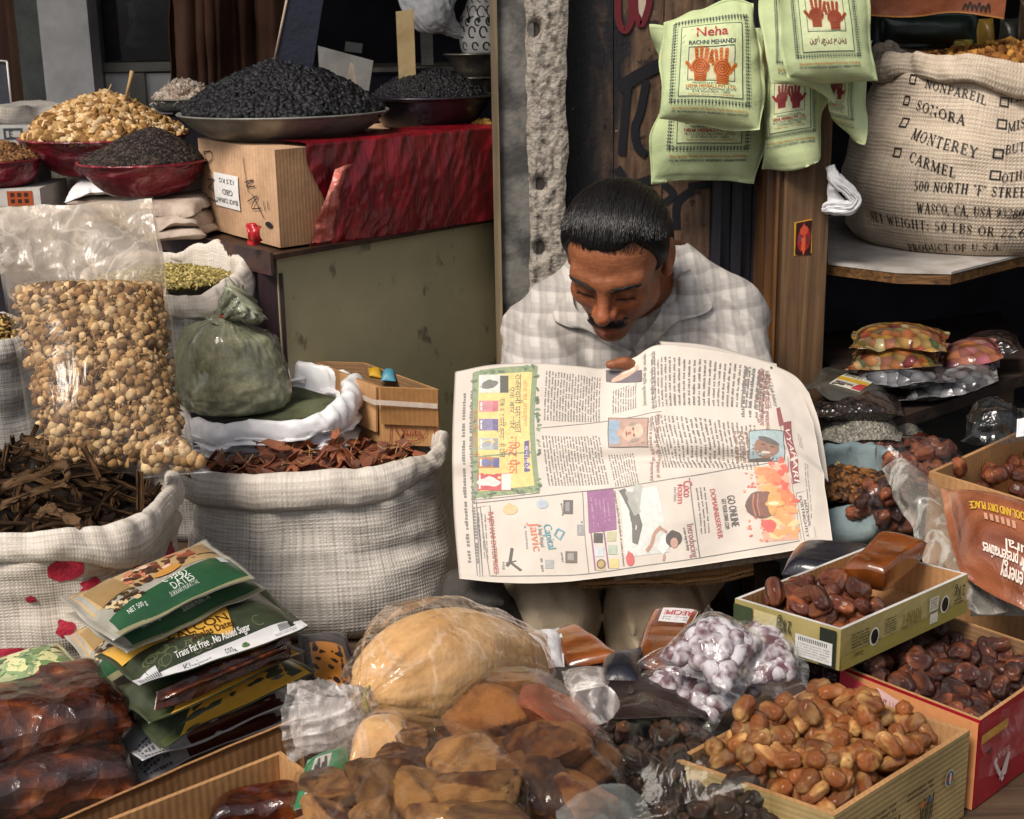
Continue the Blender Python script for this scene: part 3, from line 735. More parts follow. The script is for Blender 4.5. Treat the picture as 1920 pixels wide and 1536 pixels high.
# piece shapes
def lumpy(sub, amp, fr, seed, sc=(1, 1, 1)):
    V, F = ico(sub); V = V * (1 + amp * ridged(V * fr + seed, seed, 2) * 0.5 + amp * fbm(V * fr * 0.8 + seed, seed + 1, 2))[:, None]
    return V * np.array(sc), F
P_RAISIN = [lumpy(2, 0.28, 2.2, s, (1, .68, .55)) for s in range(5)]
P_PEPPER = [lumpy(1, 0.12, 2.0, s) for s in range(3)]
P_WALNUT = [lumpy(2, 0.5, 1.9, s + 9, (1, .8, .5)) for s in range(6)]
P_SEED = [lumpy(1, 0.1, 2.0, s, (1, .38, .36)) for s in range(3)]
def flake(seed, bend=0.5, th=0.12, irr=0.35):
    rg = np.random.default_rng(seed); k = 7; a = np.linspace(0, 2 * np.pi, k, endpoint=False); r = 1 + irr * rg.uniform(-1, 1, k)
    x = np.concatenate([[0], r * np.cos(a) * rg.uniform(.9, 1.3)]); y = np.concatenate([[0], r * np.sin(a) * rg.uniform(.5, .8)])
    z = bend * (x ** 2 * rg.uniform(-.5, .9) + y ** 2 * rg.uniform(-.3, .8) + x * y * rg.uniform(-.5, .5))
    t = np.stack([x, y, z + th / 2], 1); b = np.stack([x, y, z - th / 2], 1); i = np.arange(1, k + 1); j = np.roll(i, -1)
    return np.concatenate([t, b]), np.concatenate([np.stack([0 * i, i, j], 1), np.stack([0 * i + k + 1, j + k + 1, i + k + 1], 1), np.stack([i, i + k + 1, j], 1), np.stack([j, i + k + 1, j + k + 1], 1)])
P_FLAKE = [flake(s, 0.3, 0.1) for s in range(8)]
def date_mesh(name, seed, c_dark, c_pale, m='date', wr=0.10, tip=0.4, nL=26, nA=22):
    rg = np.random.default_rng(seed); t = np.linspace(0, np.pi, nL); a = np.linspace(0, 2 * np.pi, nA, endpoint=False)
    x = -np.cos(t)[:, None] + 0 * a; r = (np.sin(t) ** 0.75)[:, None] * (1 + rg.uniform(-.12, .12) * x)
    q = np.stack([np.cos(a) * 2.3 + 0 * x, np.sin(a) * 2.3 + 0 * x, x * 0.9 + seed * 5], -1)
    r = r * (1 + wr * ridged(q, seed, 3) * 1.0 + wr * 0.9 * fbm(q * 0.7, seed + 5, 2))
    dent = np.exp(-((a - rg.uniform(0, 6.28) + np.pi) % (2 * np.pi) - np.pi) ** 2 / 0.3) * rg.uniform(0, .45); r = r * (1 - dent * np.exp(-x ** 2 * 2))
    y = r * np.cos(a); z = r * np.sin(a) + rg.uniform(-.18, .18) * x ** 2
    V = np.stack([x, y, z], -1).reshape(-1, 3)
    k = np.clip(tip * (x.ravel() + 0.2) + 0.45 * fbm(V * [1.2, 1.6, 1.6] + seed, seed + 2, 3), 0, 1)[:, None] ** 1.0
    col = np.asarray(c_dark) * (1 - k) + np.asarray(c_pale) * k
    return mesh_np(name, V, [grid_faces(nL, nA, wrapv=True)[:, ::-1], np.arange(nA)[None, :], ((nL - 1) * nA + np.arange(nA))[None, ::-1]], M[m], col=col)
def rock_mesh(name, seed, cols, m='jag', h=0.07, sc=(1, .8, .7)):
    rg = np.random.default_rng(seed)
    pl = [(lambda v: v / np.linalg.norm(v))(rg.normal(size=3)) for _ in range(9)]; ds = rg.uniform(.5, .85, 9)
    f = lambda p: smax(np.max(np.stack([p @ n - d for n, d in zip(pl, ds)]), 0), np.linalg.norm(p, axis=1) - 1.02, 0.03) + 0.025 * fbm(p * 4 + seed, seed, 3) + 0.022 * ridged(p * 12, seed, 2)
    V, F = nets(f, [-1.2] * 3, [1.2] * 3, h)
    tone = rg.uniform(.05, 1, 9)[np.argmax(np.stack([V @ n - d for n, d in zip(pl, ds)]), 0)]
    k = np.clip(tone + .5 * fbm(V * 3.2 + seed, seed + 3, 4), 0, 1)[:, None]
    me = mesh_np(name, V * np.array(sc), [F], M[m], col=np.asarray(cols[0]) * (1 - k) + np.asarray(cols[1]) * k); me.set_sharp_from_angle(angle=R(38)); return me
def heap(name, c, rx, ry, z0, hgt, pieces, size, n, cols, m, parent=None, seed=0, base=(0.05, 0.04, 0.03), pw=1.25, lie=0.35, rough=0.0, skew=(0, 0)):
    """countless small pieces heaped up: one object"""
    rng = np.random.default_rng(seed)
    def hf(q, r): return z0 + hgt * np.clip(1 - r ** pw, 0, 1) ** 0.9 + rough * fbm(np.stack([q[:, 0] * 25, q[:, 1] * 25, 0 * r + seed], 1), seed)
    pts, r = ell_pts(n, (0, 0), rx, ry, rng)
    z = hf(pts, r); e = 0.004
    rr = lambda q: np.hypot(q[:, 0] / rx, q[:, 1] / ry)
    gx = (hf(pts + [e, 0], rr(pts + [e, 0])) - z) / e; gy = (hf(pts + [0, e], rr(pts + [0, e])) - z) / e
    nr = np.stack([-gx, -gy, 1 + 0 * gx], 1); nr /= np.linalg.norm(nr, axis=1)[:, None]
    pk = np.array(skew) * ((z - z0) / max(hgt, 1e-6))[:, None]
    mb = MB()
    a = np.linspace(0, 2 * np.pi, 48, endpoint=False); rad = np.linspace(0.0, 1, 16); g = np.stack([np.outer(rad, np.cos(a)) * rx, np.outer(rad, np.sin(a)) * ry], -1)
    gz = hf(g.reshape(-1, 2), rr(g.reshape(-1, 2))); gs = g.reshape(-1, 2) + np.array(skew) * ((gz - z0) / max(hgt, 1e-6))[:, None]
    mb.add(np.concatenate([gs + c[:2], gz[:, None] - size * 0.6], 1), [grid_faces(16, 48, wrapv=True)], 0, base)
    scatter(mb, np.concatenate([pts + pk + c[:2], z[:, None]], 1), nr, pieces, size, rng, cols, lie=lie)
    return mb.build(name, [M[m]], parent, smooth=True)
def bowl(name, c, z0, z1, r0, r1, m, parent=None, lip=0.006, n=72, th=0.0025, prof=None, ry=1.0):
    """round dish: outside up, over a rolled lip, inside down"""
    pr = prof or [(0, 0), (.55, .0), (.8, .12), (.93, .5), (1, 1)]
    q = cat_rom(np.array(pr, float), 24); rr = r0 * 0 + q[:, 0] * r1; zz = z0 + q[:, 1] * (z1 - z0)
    out = list(zip(rr, zz)) + [(r1 + lip * .6, z1 + lip * .1), (r1 + lip, z1 + lip * .5), (r1 + lip * .6, z1 + lip), (r1 - th, z1 + lip * .6)] + [(max(a - th, 0), b + th) for a, b in list(zip(rr, zz))[::-1]]
    out = np.array(out); a = np.linspace(0, 2 * np.pi, n, endpoint=False)
    V = np.stack([c[0] + out[:, :1] * np.cos(a), c[1] + out[:, :1] * np.sin(a) * ry, np.repeat(out[:, 1:], n, 1)], -1).reshape(-1, 3)
    return obj(name, V, [grid_faces(len(out), n, wrapv=True)[:, ::-1]], M[m] if isinstance(m, str) else m, parent)

def tube_bag(name, axis, radii, pleat, m, parent=None, n=110, rows=70, seed=0, kp=9.0, wr=0.002, up=(0, 1, 0), caps=True, build=True):
    """bag wall round a bent axis: control points, (rx, ry) and pleat depth per control point"""
    A = cat_rom(np.asarray(axis, float), rows); Rr = cat_rom(np.asarray(radii, float), rows); Pl = np.clip(cat_rom(np.asarray(pleat, float)[:, None], rows)[:, 0], 0, None)
    t = np.gradient(A, axis=0); t /= np.linalg.norm(t, axis=1)[:, None]
    up = np.asarray(up, float); x = np.cross(t, up); x /= np.linalg.norm(x, axis=1)[:, None]; y = np.cross(x, t) * -1
    a = np.linspace(0, 2 * np.pi, n, endpoint=False); ca, sa = np.cos(a), np.sin(a)
    s = np.linspace(0, 1, rows)[:, None] + 0 * a
    q = np.stack([ca * kp / 3 + 0 * s, sa * kp / 3 + 0 * s, s * 1.2 + seed * 2.1], -1)
    d = Pl[:, None] * (ridged(q, seed, 2) * 0.7 + 0.4 * fbm(q * 0.6, seed + 2, 2))
    d = np.maximum(d, -.0015)
    q2 = np.stack([ca * 2.2 + 0 * s, sa * 2.2 + 0 * s, s * 6 + seed], -1)
    d = d + wr * (fbm(q2 * 1.5, seed + 3, 3) + 0.6 * ridged(q2 * 2, seed + 4, 2))
    rx = np.maximum(Rr[:, :1] + d, 0.0008); ry = np.maximum(Rr[:, 1:] + d, 0.0008)
    G = A[:, None] + (ca * rx)[..., None] * x[:, None] + (sa * ry)[..., None] * y[:, None]
    if not build: return None, G
    V = G.reshape(-1, 3); F = [grid_faces(rows, n, wrapv=True)]
    if caps: F += [np.arange(n)[::-1][None, :], ((rows - 1) * n + np.arange(n))[None, :]]
    return obj(name, V, F, M[m] if isinstance(m, str) else m, parent), G
def z_at(px, py, Y): return P(px, py, Y)[2]
# ------------------------------------------------------------ the setting
ZP = 0.86            # top of the low display platform
ZT = 1.300           # top of the counter at the left
def plane_obj(name, x0, x1, y0, y1, z, m, kind='structure'):
    V = [[x0, y0, z], [x1, y0, z], [x1, y1, z], [x0, y1, z]]
    return tag(obj(name, V, [np.array([[0, 1, 2, 3]])], m), kind=kind)
plane_obj('ground', -150, 150, -150, 150, 0, mat('street_ground', S('6b665f'), S('4d4944'), 0.9, vs=3, bs=30))
mb = MB(); mb.box((-1.6, 1.75, 0.001), (1.7, 4.6, 0.38)); tag(mb.build('shop_floor', [mat('concrete_step', S('5b5650'), S('3b3733'), 0.9, vs=5)], smooth=False, col=False), kind='structure')
# shop walls, and an unseen roof added to darken the back
m_dark = mat('shadow_navy', S('2a2830'), S('17161d'), 0.85, 0.2, vs=5, bs=40, bump=0.4)  # dark navy base colour stands in for the blue-black interior shadow
mb = MB(); mb.box((-1.7, 4.6, 0.0), (1.8, 4.7, 2.4)); tag(mb.build('back_wall', [m_dark], smooth=False, col=False), 'dark navy back wall of the shop behind the counter', 'wall')
mb = MB(); mb.box((1.75, 2.3, 0.0), (1.85, 4.6, 2.4)); tag(mb.build('side_wall', [m_dark], smooth=False, col=False), 'dark wall beyond the burlap sack shelf', 'wall')
mb = MB(); mb.box((-2.0, 2.25, 2.4), (1.95, 4.75, 2.46)); tag(mb.build('shade_roof', [m_dark], smooth=False, col=False), 'flat unseen roof added over the shop interior to darken its back', 'roof')

# low platform the goods stand on
wp = wood('platform_planks', S('5a4636'), S('2e241c'), 'X')
t = empty('display_platform', (0, 1.2, 0), 'low wooden display platform under the heaped goods', 'platform')
for nm, lo, hi in (('front_deck', (-.95, .78, ZP - .03), (.95, 1.62, ZP)), ('side_deck', (-.95, 1.623, ZP - .03), (-.447, 2.26, ZP)), ('low_deck', (-.445, 1.623, ZP - .09), (-.06, 2.26, ZP - .06)), ('side_deck', (.36, 1.623, ZP - .03), (1.05, 2.30, ZP))):
    mb = MB(); mb.box(lo, hi); mb.build(nm, [wp], t, smooth=False, col=False)
for x in (-.9, .86):
    for y in (.82, 1.55):
        mb = MB(); mb.box((x, y, 0), (x + .05, y + .05, ZP - .032)); mb.build('leg', [wp], t, smooth=False, col=False)

# pillar between the counter and the seller
t = empty('pillar', P(985, 600, 2.52) * [1, 1, 0] + [0, 0, .38], 'grey pillar with flaking plaster between the red carton and the seller', 'pillar')
a0, a1, a2, a3 = [P(x, 300, 2.5)[0] for x in (924, 937, 993, 1060)]
m_pg = mat('grey_paint', S('6e6b66'), S('403e3c'), 0.6, 0.35, vs=13, bs=70, bump=0.6, detail=8, lo=.42, hi=.56)
mb = MB()
def rough_strip(x0, x1, z0, z1, y, amp, seed, nx=24, nz=170, wob=0.005, holes=()):
    u, v = np.meshgrid(np.linspace(0, 1, nx), np.linspace(0, 1, nz), indexing='ij')
    z = z0 + (z1 - z0) * v
    zz = np.stack([z * 14, 0 * z, 0 * z + seed], -1)
    xl = x0 + wob * fbm(zz, seed, 4); xr = x1 + wob * fbm(zz, seed + 8, 4)
    x = xl + (xr - xl) * u
    q = np.stack([x * 95, z * 70, 0 * x + seed], -1)
    e = np.clip(np.minimum(u, 1 - u) * 6, 0, 1)
    d = (0.004 + amp * (0.5 * fbm(q, seed, 4) + 0.5 * ridged(q * [1, .8, 1] * 0.8, seed + 3, 3))) * e
    for (hx, hz, hr) in holes: d = d - 0.022 * np.exp(-((x - hx) ** 2 + ((z - hz) * .8) ** 2) / hr ** 2 * 1.6) * 1.3
    G = np.stack([x, y - d, z], -1); return G
mb.box((a1, 2.5, .38), (a2 + .01, 2.64, 2.39), 0); mb.build('painted_post', [m_pg], t, smooth=False, col=False)
mb = MB(); mb.box((a0, 2.488, .38), (a1, 2.63, 2.385), 0); mb.build('edge_batten', [wood('batten', S('8b7a60'), S('5b4d3c'), 'Z')], t, smooth=False, col=False)
hl = [P(1003, 55, 2.5), P(1012, 345, 2.5), P(1012, 465, 2.5)]
G = rough_strip(a2 - .004, a3 + .003, .6, 2.0, 2.497, 0.0034, 3, 30, 380, holes=[(p[0], p[2], .012) for p in hl])
m_pl = mat('silver_rough_plaster', S('9a9186'), S('332d29'), 0.5, 0.4, vs=70, bs=160, bump=1.0, detail=8, lo=.30, hi=.52)
tt = m_pl.node_tree
obj('plaster_strip', G.reshape(-1, 3), [grid_faces(*G.shape[:2])], m_pl, t)
mb = MB(); mb.box((a2 + .0105, 2.503, .38), (a3, 2.64, 2.38)); mb.build('plaster_core', [mat('plaster_core', S('3a342e'), S('221d1a'))], t, smooth=False, col=False)

# sooty plank wall with painted letters behind the seller
t = empty('plank_wall', P(1200, 600, 2.6) * [1, 1, 0] + [0, 0, .38], 'sooty brown plank wall with black brush marks behind the seller', 'wall')
b0, b1, b2 = a3 + .001, P(1335, 300, 2.56)[0], P(1440, 300, 2.56)[0]
tn = NT('sooty_planks'); co = tn.mapping((1, 1, 1))
n1 = tn.noise(5.0, 6, tn.mapping((1.6, 1, .7)), dist=0.5); n2 = tn.noise(60, 4, tn.mapping((1.5, 1, .25)))
k = tn.ramp(n2, [(0.3, S('3c2c22')), (0.7, S('6b5340'))])
sx = tn.n('ShaderNodeSeparateXYZ'); tn.l(tn.n('ShaderNodeNewGeometry').outputs['Position'], sx.inputs[0]); gx_ = tn.math('MULTIPLY', tn.math('SUBTRACT', sx.outputs[0], P(1168, 200, 2.56)[0]), 3.0)
k = tn.mix(tn.ramp(tn.math('ADD', n1, gx_), [(0.40, 1.0), (0.60, 0.0)]), k, S('131218'))
k = tn.mix(tn.ramp(tn.noise(38, 6), [(.60, 0.0), (.66, .8)]), k, S('0e0d12')); k = tn.mix(tn.ramp(tn.noise(90, 4), [(.70, 0.0), (.74, .8)]), k, S('9a8a78'))
M['plank'] = tn.end(tn.bsdf(k, 0.6, 0.35, tn.bump(n2, 0.5, 0.004, tn.bump(tn.noise(110, 4), 0.4, 0.003))))
nb = 3
for i in range(nb):
    x0 = b0 + (b1 - b0) * i / nb; x1 = b0 + (b1 - b0) * (i + 1) / nb
    mb = MB(); mb.box((x0, 2.56 + .002 * (i % 2), .38), (x1 - .0015, 2.6, 2.38)); mb.build('plank', [M['plank']], t, smooth=False, col=False)
# brush-painted strokes (black, and two red loops high up)
f = lambda x, y: (np.stack([x, 0 * x + 2.5590, y], 1), np.broadcast_to(np.array([0, -1.0, 0]), (len(x), 3)))
pr = Print(f)
def stroke(pp, w, c): pr.line([(lambda q: (q[0], q[2]))(P(x, y, 2.56)) for x, y in pp], w, c, 1 + len(pr.mb.V) * .2, 6)
K = (0.008, 0.008, 0.012); RD = S('5e1a22')
stroke([(1160, 165), (1200, 140), (1240, 120)], .022, K)
stroke([(1178, 150), (1172, 210), (1165, 290)], .014, K)
stroke([(1212, 150), (1200, 210), (1190, 240), (1195, 275), (1212, 290)], .014, K)
stroke([(1156, 315), (1180, 345), (1215, 338), (1260, 322)], .016, K)
stroke([(1245, 345), (1262, 365), (1240, 385)], .013, K); stroke([(1300, 355), (1270, 380), (1268, 430)], .014, K)
stroke([(1290, 350), (1330, 345)], .014, K); stroke([(1090, 330), (1120, 420), (1150, 430)], .02, K)
stroke([(1158, -12), (1160, 40), (1172, 58), (1184, 35), (1182, -12)], .011, RD)
stroke([(1190, -12), (1192, 25), (1203, 46), (1216, 10), (1216, -14)], .011, RD)
pr.poly([(lambda q: (q[0], q[2]))(P(x, y, 2.56)) for x, y in [(1188, 0), (1222, -5), (1218, 25), (1208, 44), (1197, 22)]], S('b5a594'), 0)
pr.build('brush_lettering', t)
# dark ribbed shutter boards
t = empty('ribbed_shutter', P(1390, 600, 2.6) * [1, 1, 0] + [0, 0, .38], 'narrow dark ribbed boards between plank wall and wooden post', 'shutter')
m_rib = mat('dark_rib', S('22222a'), S('3a2a20'), 0.45, 0.4, vs=16, bs=60, bump=0.5, stretch=(1, 1, .15), lo=.3, hi=.5)
for i, (xa, xb, yo) in enumerate([(1336, 1352, 0), (1353, 1372, .02), (1373, 1392, .004), (1393, 1412, .02), (1413, 1440, .006)]):
    mb = MB(); mb.box((P(xa, 300, 2.55)[0], 2.535 + yo, .38), (P(xb, 300, 2.55)[0], 2.6, 2.38)); mb.build('board', [m_rib], t, smooth=False, col=False)
# wooden post with the small picture sticker
t = empty('wooden_post', P(1490, 600, 2.4) * [1, 1, 0] + [0, 0, .38], 'weathered brown wooden post with a small picture sticker', 'post')
c0, c1, c2 = P(1438, 420, 2.42)[0], P(1468, 420, 2.40)[0], P(1553, 420, 2.40)[0]
wpost = wood('post_wood', S('74583e'), S('3e2d1e'), 'Z', bump=0.8); wpost2 = wood('post_edge_wood', S('75502f'), S('3a2416'), 'Z', rough=0.4, spec=.5)
mb = MB(); mb.box((c1, 2.40, .38), (c2, 2.55, 2.38)); mb.build('shaft', [wpost], t, smooth=False, col=False)
mb = MB()
for x0, x1, y in ((c0, c0 + .012, 2.43), (c0 + .012, c1 - .006, 2.408), (c1 - .006, c1, 2.415)): mb.box((x0, y, .38), (x1 - .0004, 2.55, 2.38))
mb.build('moulding', [wpost2], t, smooth=False, col=False)
mb = MB(); p = [P(x, y, 2.40) for x, y in ((1488, 480), (1522, 474), (1522, 410), (1489, 417))]
st = obj('sticker', np.array(p) + [0, -.0012, 0], [np.array([[0, 1, 2, 3]])], mat('sticker_yellow', S('c9962a'), S('a87a20'), 0.4), t)
f = wallmap(np.array(p[0]) + [0, -.0012, p[3][2] - p[0][2]], np.array(p[1]) + [0, -.0012, p[2][2] - p[1][2]], p[0][2], 1, 2)
pr = Print(f); pr.rect(.07, .06, .93, 1.94, S('2a1014'), 0)
pr.blob(.5, 1.0, .30, .75, S('8e1f22'), 1, wob=.3); pr.blob(.5, 1.45, .2, .28, S('b5472f'), 2, wob=.2); pr.blob(.5, .7, .12, .5, S('c2562f'), 2, wob=.4, seed=4); pr.blob(.3, 1.0, .1, .2, S('6a3a50'), 2); pr.blob(.72, .9, .1, .25, S('5a2a2a'), 2)
pr.build('sticker_print', st, 'print_gloss')

# counter: iron-edged table with an olive panel below the red carton
K1 = Pz(513, 478, ZT); K0 = Pz(285, 428, ZT); K2 = np.array([P(945, 410, 2.56)[0], 2.58, ZT])
dl = (K0 - K1) / np.linalg.norm(K0 - K1); dr = (K2 - K1) / np.linalg.norm(K2 - K1)
t = empty('counter', [K1[0], K1[1], .38], 'dark edged counter carrying the dishes and the cartons', 'counter')
Kl = K1 + dl * 1.15; Kb = Kl + np.array([.3, 1.3, 0]); Kc = K2 + np.array([0, 1.2, 0])
def slab(mb, poly, z0, z1, mi=0):
    n = len(poly); b = np.array([[p[0], p[1], z0] for p in poly]); u = np.array([[p[0], p[1], z1] for p in poly]); i = np.arange(n); j = np.roll(i, -1)
    mb.add(np.concatenate([b, u]), [i[::-1][None, :], (i + n)[None, :], np.stack([i, j, j + n, i + n], 1)], mi)
mb = MB(); slab(mb, [K1, K2, Kc, Kb, Kl], ZT - .008, ZT); mb.build('top', [wood('counter_wood', S('4a3226'), S('201612'), 'X', rough=.5)], t, smooth=False, col=False)
nl = np.array([dl[1], -dl[0], 0]); nl = nl if nl[1] < 0 else -nl
mb = MB()
for s0, s1, zz in ((0.0, .42, 0), (.422, 1.1, .004)):
    a = K1 + dl * s0 + nl * .006; b = K1 + dl * s1 + nl * .006; slab(mb, [b, a, a - nl * .005, b - nl * .005], ZT - .032 - zz, ZT + .004)
mb.build('edge_strip', [M['iron']], t, smooth=False, col=False)
q = K1 + (dl * .03 - nl * .012); mb = MB(); mb.box((q[0] - .02, q[1] - .01, .38), (q[0] + .018, q[1] + .02, ZT - .033)); mb.build('leg', [wood('leg_wood', S('3a2226'), S('18141c'), 'Z', rough=.45, spec=.5)], t, smooth=False, col=False)
q = Kl - dl * .05 - nl * .03; mb = MB(); mb.box((q[0] - .02, q[1] - .02, .38), (q[0] + .02, q[1] + .02, ZT - .033)); mb.build('leg', [M['iron']], t, smooth=False, col=False)
n0 = np.array([dr[1], -dr[0], 0])
m_ol = NT('olive_panel'); k = m_ol.ramp(m_ol.noise(3.5, 5), [(0.3, S('8c8668')), (0.7, S('aea582'))])
k = m_ol.mix(0.8, k, m_ol.ramp(m_ol.noise(26, 5, m_ol.mapping((1, 1, .6))), [(0.34, 0.35), (0.40, 1.0)]), 'MULTIPLY')
M['olive'] = m_ol.end(m_ol.bsdf(k, 0.45, 0.4, m_ol.bump(m_ol.noise(40, 3), 0.12, 0.003)))
a = K1 + dr * .015 - n0 * .012; b = K2 - n0 * .012
mb = MB(); slab(mb, [a, b, b - n0 * .012, a - n0 * .012], .5, ZT - .010); mb.build('olive_panel', [M['olive']], t, smooth=False, col=False)

# shop front far behind the counter
def wallbox(name, px0, px1, py0, py1, Y, th, m, parent=None, smooth=False):
    p = P(px0, py1, Y); q = P(px1, py0, Y); mb = MB(); mb.box((p[0], Y, p[2]), (q[0], Y + th, q[2])); return mb.build(name, [m], parent, smooth=False, col=False)
YB = 3.5
m_wpost = mat('white_paint', S('ece8e4'), S('cfcac6'), 0.5, vs=14)
m_frame = mat('grey_frame', S('8d887c'), S('6d685e'), 0.45, vs=10)
t = empty('door_frame', P(40, 300, YB) * [1, 1, 0] + [0, 0, .38], 'brown and grey door frame at the left edge', 'door frame')
wallbox('brown_leaf', -140, 40, -200, 300, YB + .05, .04, wood('door_brown', S('5d3a2c'), S('3b251d'), 'Z'), t)
wallbox('moulding', 40.5, 56, -200, 300, YB + .02, .07, wood('door_moulding', S('6b4a34'), S('46301f'), 'Z'), t)
wallbox('jamb', 57, 88, -200, 300, YB, .08, mat('grey_green', S('6d6f6a'), S('50524f')), t)
tag(wallbox('white_post', 101, 143, -200, 320, YB - .1, .08, m_wpost), 'white painted post beside the shop window', 'post')
t = empty('shop_window', P(230, 190, YB) , 'shop window with dark pane and pale panel below', 'window')
wallbox('frame', 147, 162, -200, 320, YB, .06, m_frame, t); wallbox('sill', 162.5, 320, 116, 136, YB, .06, m_frame, t)
wallbox('lower_panel', 162.5, 255, 137, 320, YB + .02, .02, m_wpost, t); wallbox('mullion', 256, 270, 137, 320, YB + .005, .03, m_frame, t); wallbox('lower_panel', 271, 330, 137, 320, YB + .02, .02, m_wpost, t)
gl = NT('window_glass'); g1 = gl.bsdf((0.01, 0.012, 0.02), 0.06, 0.6); tr = gl.n('ShaderNodeBsdfTransparent'); ms = gl.n('ShaderNodeMixShader'); ms.inputs[0].default_value = 0.55; gl.l(tr.outputs[0], ms.inputs[1]); gl.l(g1.outputs[0], ms.inputs[2])
M['glass'] = gl.end(ms)
wallbox('pane', 162.5, 330, -200, 115.5, YB + .03, .006, M['glass'], t)
# what shows dimly through the pane
t = empty('shop_cabinet', P(200, 115, 4.1) - [0, 0, 0], 'pale tiled cabinet dimly seen through the window', 'cabinet')
for i in range(3):
    for j in range(2): wallbox('panel', 150 + i * 62, 208 + i * 62, -30 + j * 62, 28 + j * 62, 4.1, .02, mat('dim_tile', S('4d4a48'), S('3a3838')), t)
tag(sheet('striped_cloth', [[(235, 5, 3.95), (262, -12, 3.9), (330, -10, 3.95)], [(244, 45, 3.9), (280, 30, 3.85), (335, 40, 3.9)], [(240, 85, 3.9), (280, 95, 3.85), (340, 100, 3.9)]], mat('pale_cloth', S('8d8f95'), S('2c2f3c'), vs=22, stretch=(.4, 1, 1.5)), amp=.01, fr=14, seed=5, thick=.004)[0], 'pale patterned cloth draped inside behind the window pane', 'cloth')
# brown cloth hanging
Gc = patch([[(312, -60, 3.3), (380, -60, 3.22), (450, -60, 3.3), (540, -60, 3.25)], [(318, 90, 3.3), (385, 90, 3.2), (455, 90, 3.32), (545, 90, 3.25)], [(322, 235, 3.3), (390, 235, 3.22), (460, 235, 3.3), (560, 235, 3.28)]], 40, 120)
uu = np.linspace(0, 1, 120)[None, :]
Gc[..., 1] += .025 * np.sin(uu * 26 + 1.5 * np.sin(uu * 9)) + .012 * np.sin(uu * 61)
tag(sheet('brown_cloth', None, mat('brown_cloth', S('7a5846'), S('5a3f32'), 0.85, 0.1, vs=8, bs=120), G=Gc, amp=.006, fr=8, seed=2, thick=.003)[0], 'brown cloth hanging in folds behind the black raisins', 'cloth')
# dim shelf and odds behind the raisins
t = empty('back_counter', P(680, 250, 3.3), 'dim rear counter with pale edge behind the black raisins', 'counter')
wallbox('top_edge', 600, 930, 123, 137, 3.2, .3, mat('pale_edge', S('7d786c'), S('5d584e')), t); wallbox('front', 600, 930, 138, 330, 3.22, .02, m_dark, t)
tag(wallbox('steel_upright', 790, 803, -200, 122, 3.15, .03, mat('upright', S('77746c'), S('55524c'))), 'thin grey upright behind the yellow price stick', 'post')
# ------------------------------------------------------------ goods on the counter
zc = ZT + .0045
B1, B0, B2 = Pz(526, 465, zc), Pz(383, 425, zc), Pz(950, 403, zc)
B3 = B0 + (B2 - B1); zt_ = z_at(530, 281, B1[1])
t = empty('carton', (B0 + B2) / 2, 'long brown carton half wrapped in torn red film, steel dish of black raisins on top', 'carton')
V = np.array([B0, B1, B2, B3]); T4 = V + [0, 0, zt_ - zc]
mb = MB()
for i in range(4):
    j = (i + 1) % 4; u, v = np.meshgrid(np.linspace(0, 1, 20), np.linspace(0, 1, 10), indexing='ij')
    G = (V[i] + (V[j] - V[i]) * u[..., None]) * 1.0; G[..., 2] = zc + (zt_ - zc) * v
    o_ = (V[j] - V[i])[[1, 0, 2]] * [1, -1, 0]; o_ = o_ / np.linalg.norm(o_)
    G = G + o_ * (.006 * np.sin(np.pi * u) * np.sin(np.pi * v) + .0015 * vn(G * 22, 4) * np.sin(np.pi * u) )[..., None]
    mb.add(G.reshape(-1, 3), [grid_faces(20, 10)], 0 if i != 1 else 1)
mb.add(T4, [np.array([[0, 1, 2, 3]])], 0); mb.add(V, [np.array([[3, 2, 1, 0]])], 0)
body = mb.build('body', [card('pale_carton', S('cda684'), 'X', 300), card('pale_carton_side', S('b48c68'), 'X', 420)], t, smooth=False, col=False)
# front (left) face marks: upside-down white label and marker writing
WL_, HL_ = np.linalg.norm(B1 - B0), zt_ - zc
ob = (B1 - B0)[[1, 0, 2]] * [1, -1, 0]; ob = ob / np.linalg.norm(ob)
f0 = wallmap(T4[0], T4[1], zc, WL_, HL_)
f = lambda x, y: (lambda r: (r[0] + ob * (.0068 * np.sin(np.pi * np.asarray(x) / WL_) * np.sin(np.pi * np.asarray(y) / HL_) + .0012)[:, None], r[1]))(f0(x, y))
pr = Print(f); w_, h_ = WL_, HL_
pr.rect(.235 * w_, .30 * h_, .575 * w_, .665 * h_, S('e6e4e2'), 0)
ink = S('22222a')
for s_, x, y, hh, wd in (('BLACK CURRANT', .555, .40, .052, .30), ('GBD', .50, .50, .06, .14), ('12.5 KG', .52, .615, .05, .20)):
    pr.text(s_, x * w_, y * h_, hh * h_, ink, math.pi, wd * w_)
mk = lambda pp, k=.009: pr.line([(a * w_, b * h_) for a, b in pp], k * h_ * 1.3, ink, 3, 5)
mk([(.10, .86), (.20, .88), (.22, .80), (.12, .74), (.08, .79), (.10, .86), (.16, .66)]); mk([(.17, .68), (.20, .66)]); mk([(.14, .56), (.25, .58), (.15, .48), (.16, .47), (.22, .46)]); mk([(.20, .60), (.24, .28)]); mk([(.12, .36), (.27, .34)])
mk([(.64, .88), (.70, .52)]); mk([(.66, .62), (.76, .66), (.68, .58), (.78, .60)]); mk([(.68, .42), (.80, .50), (.72, .36), (.83, .38)]); mk([(.74, .52), (.85, .28)]); mk([(.86, .46), (.87, .36)]); mk([(.90, .47), (.91, .38)])
pr.blob(.90 * w_, .22 * h_, .012, .004 * 1.2, ink, 3)
pr.build('marker_writing', body)
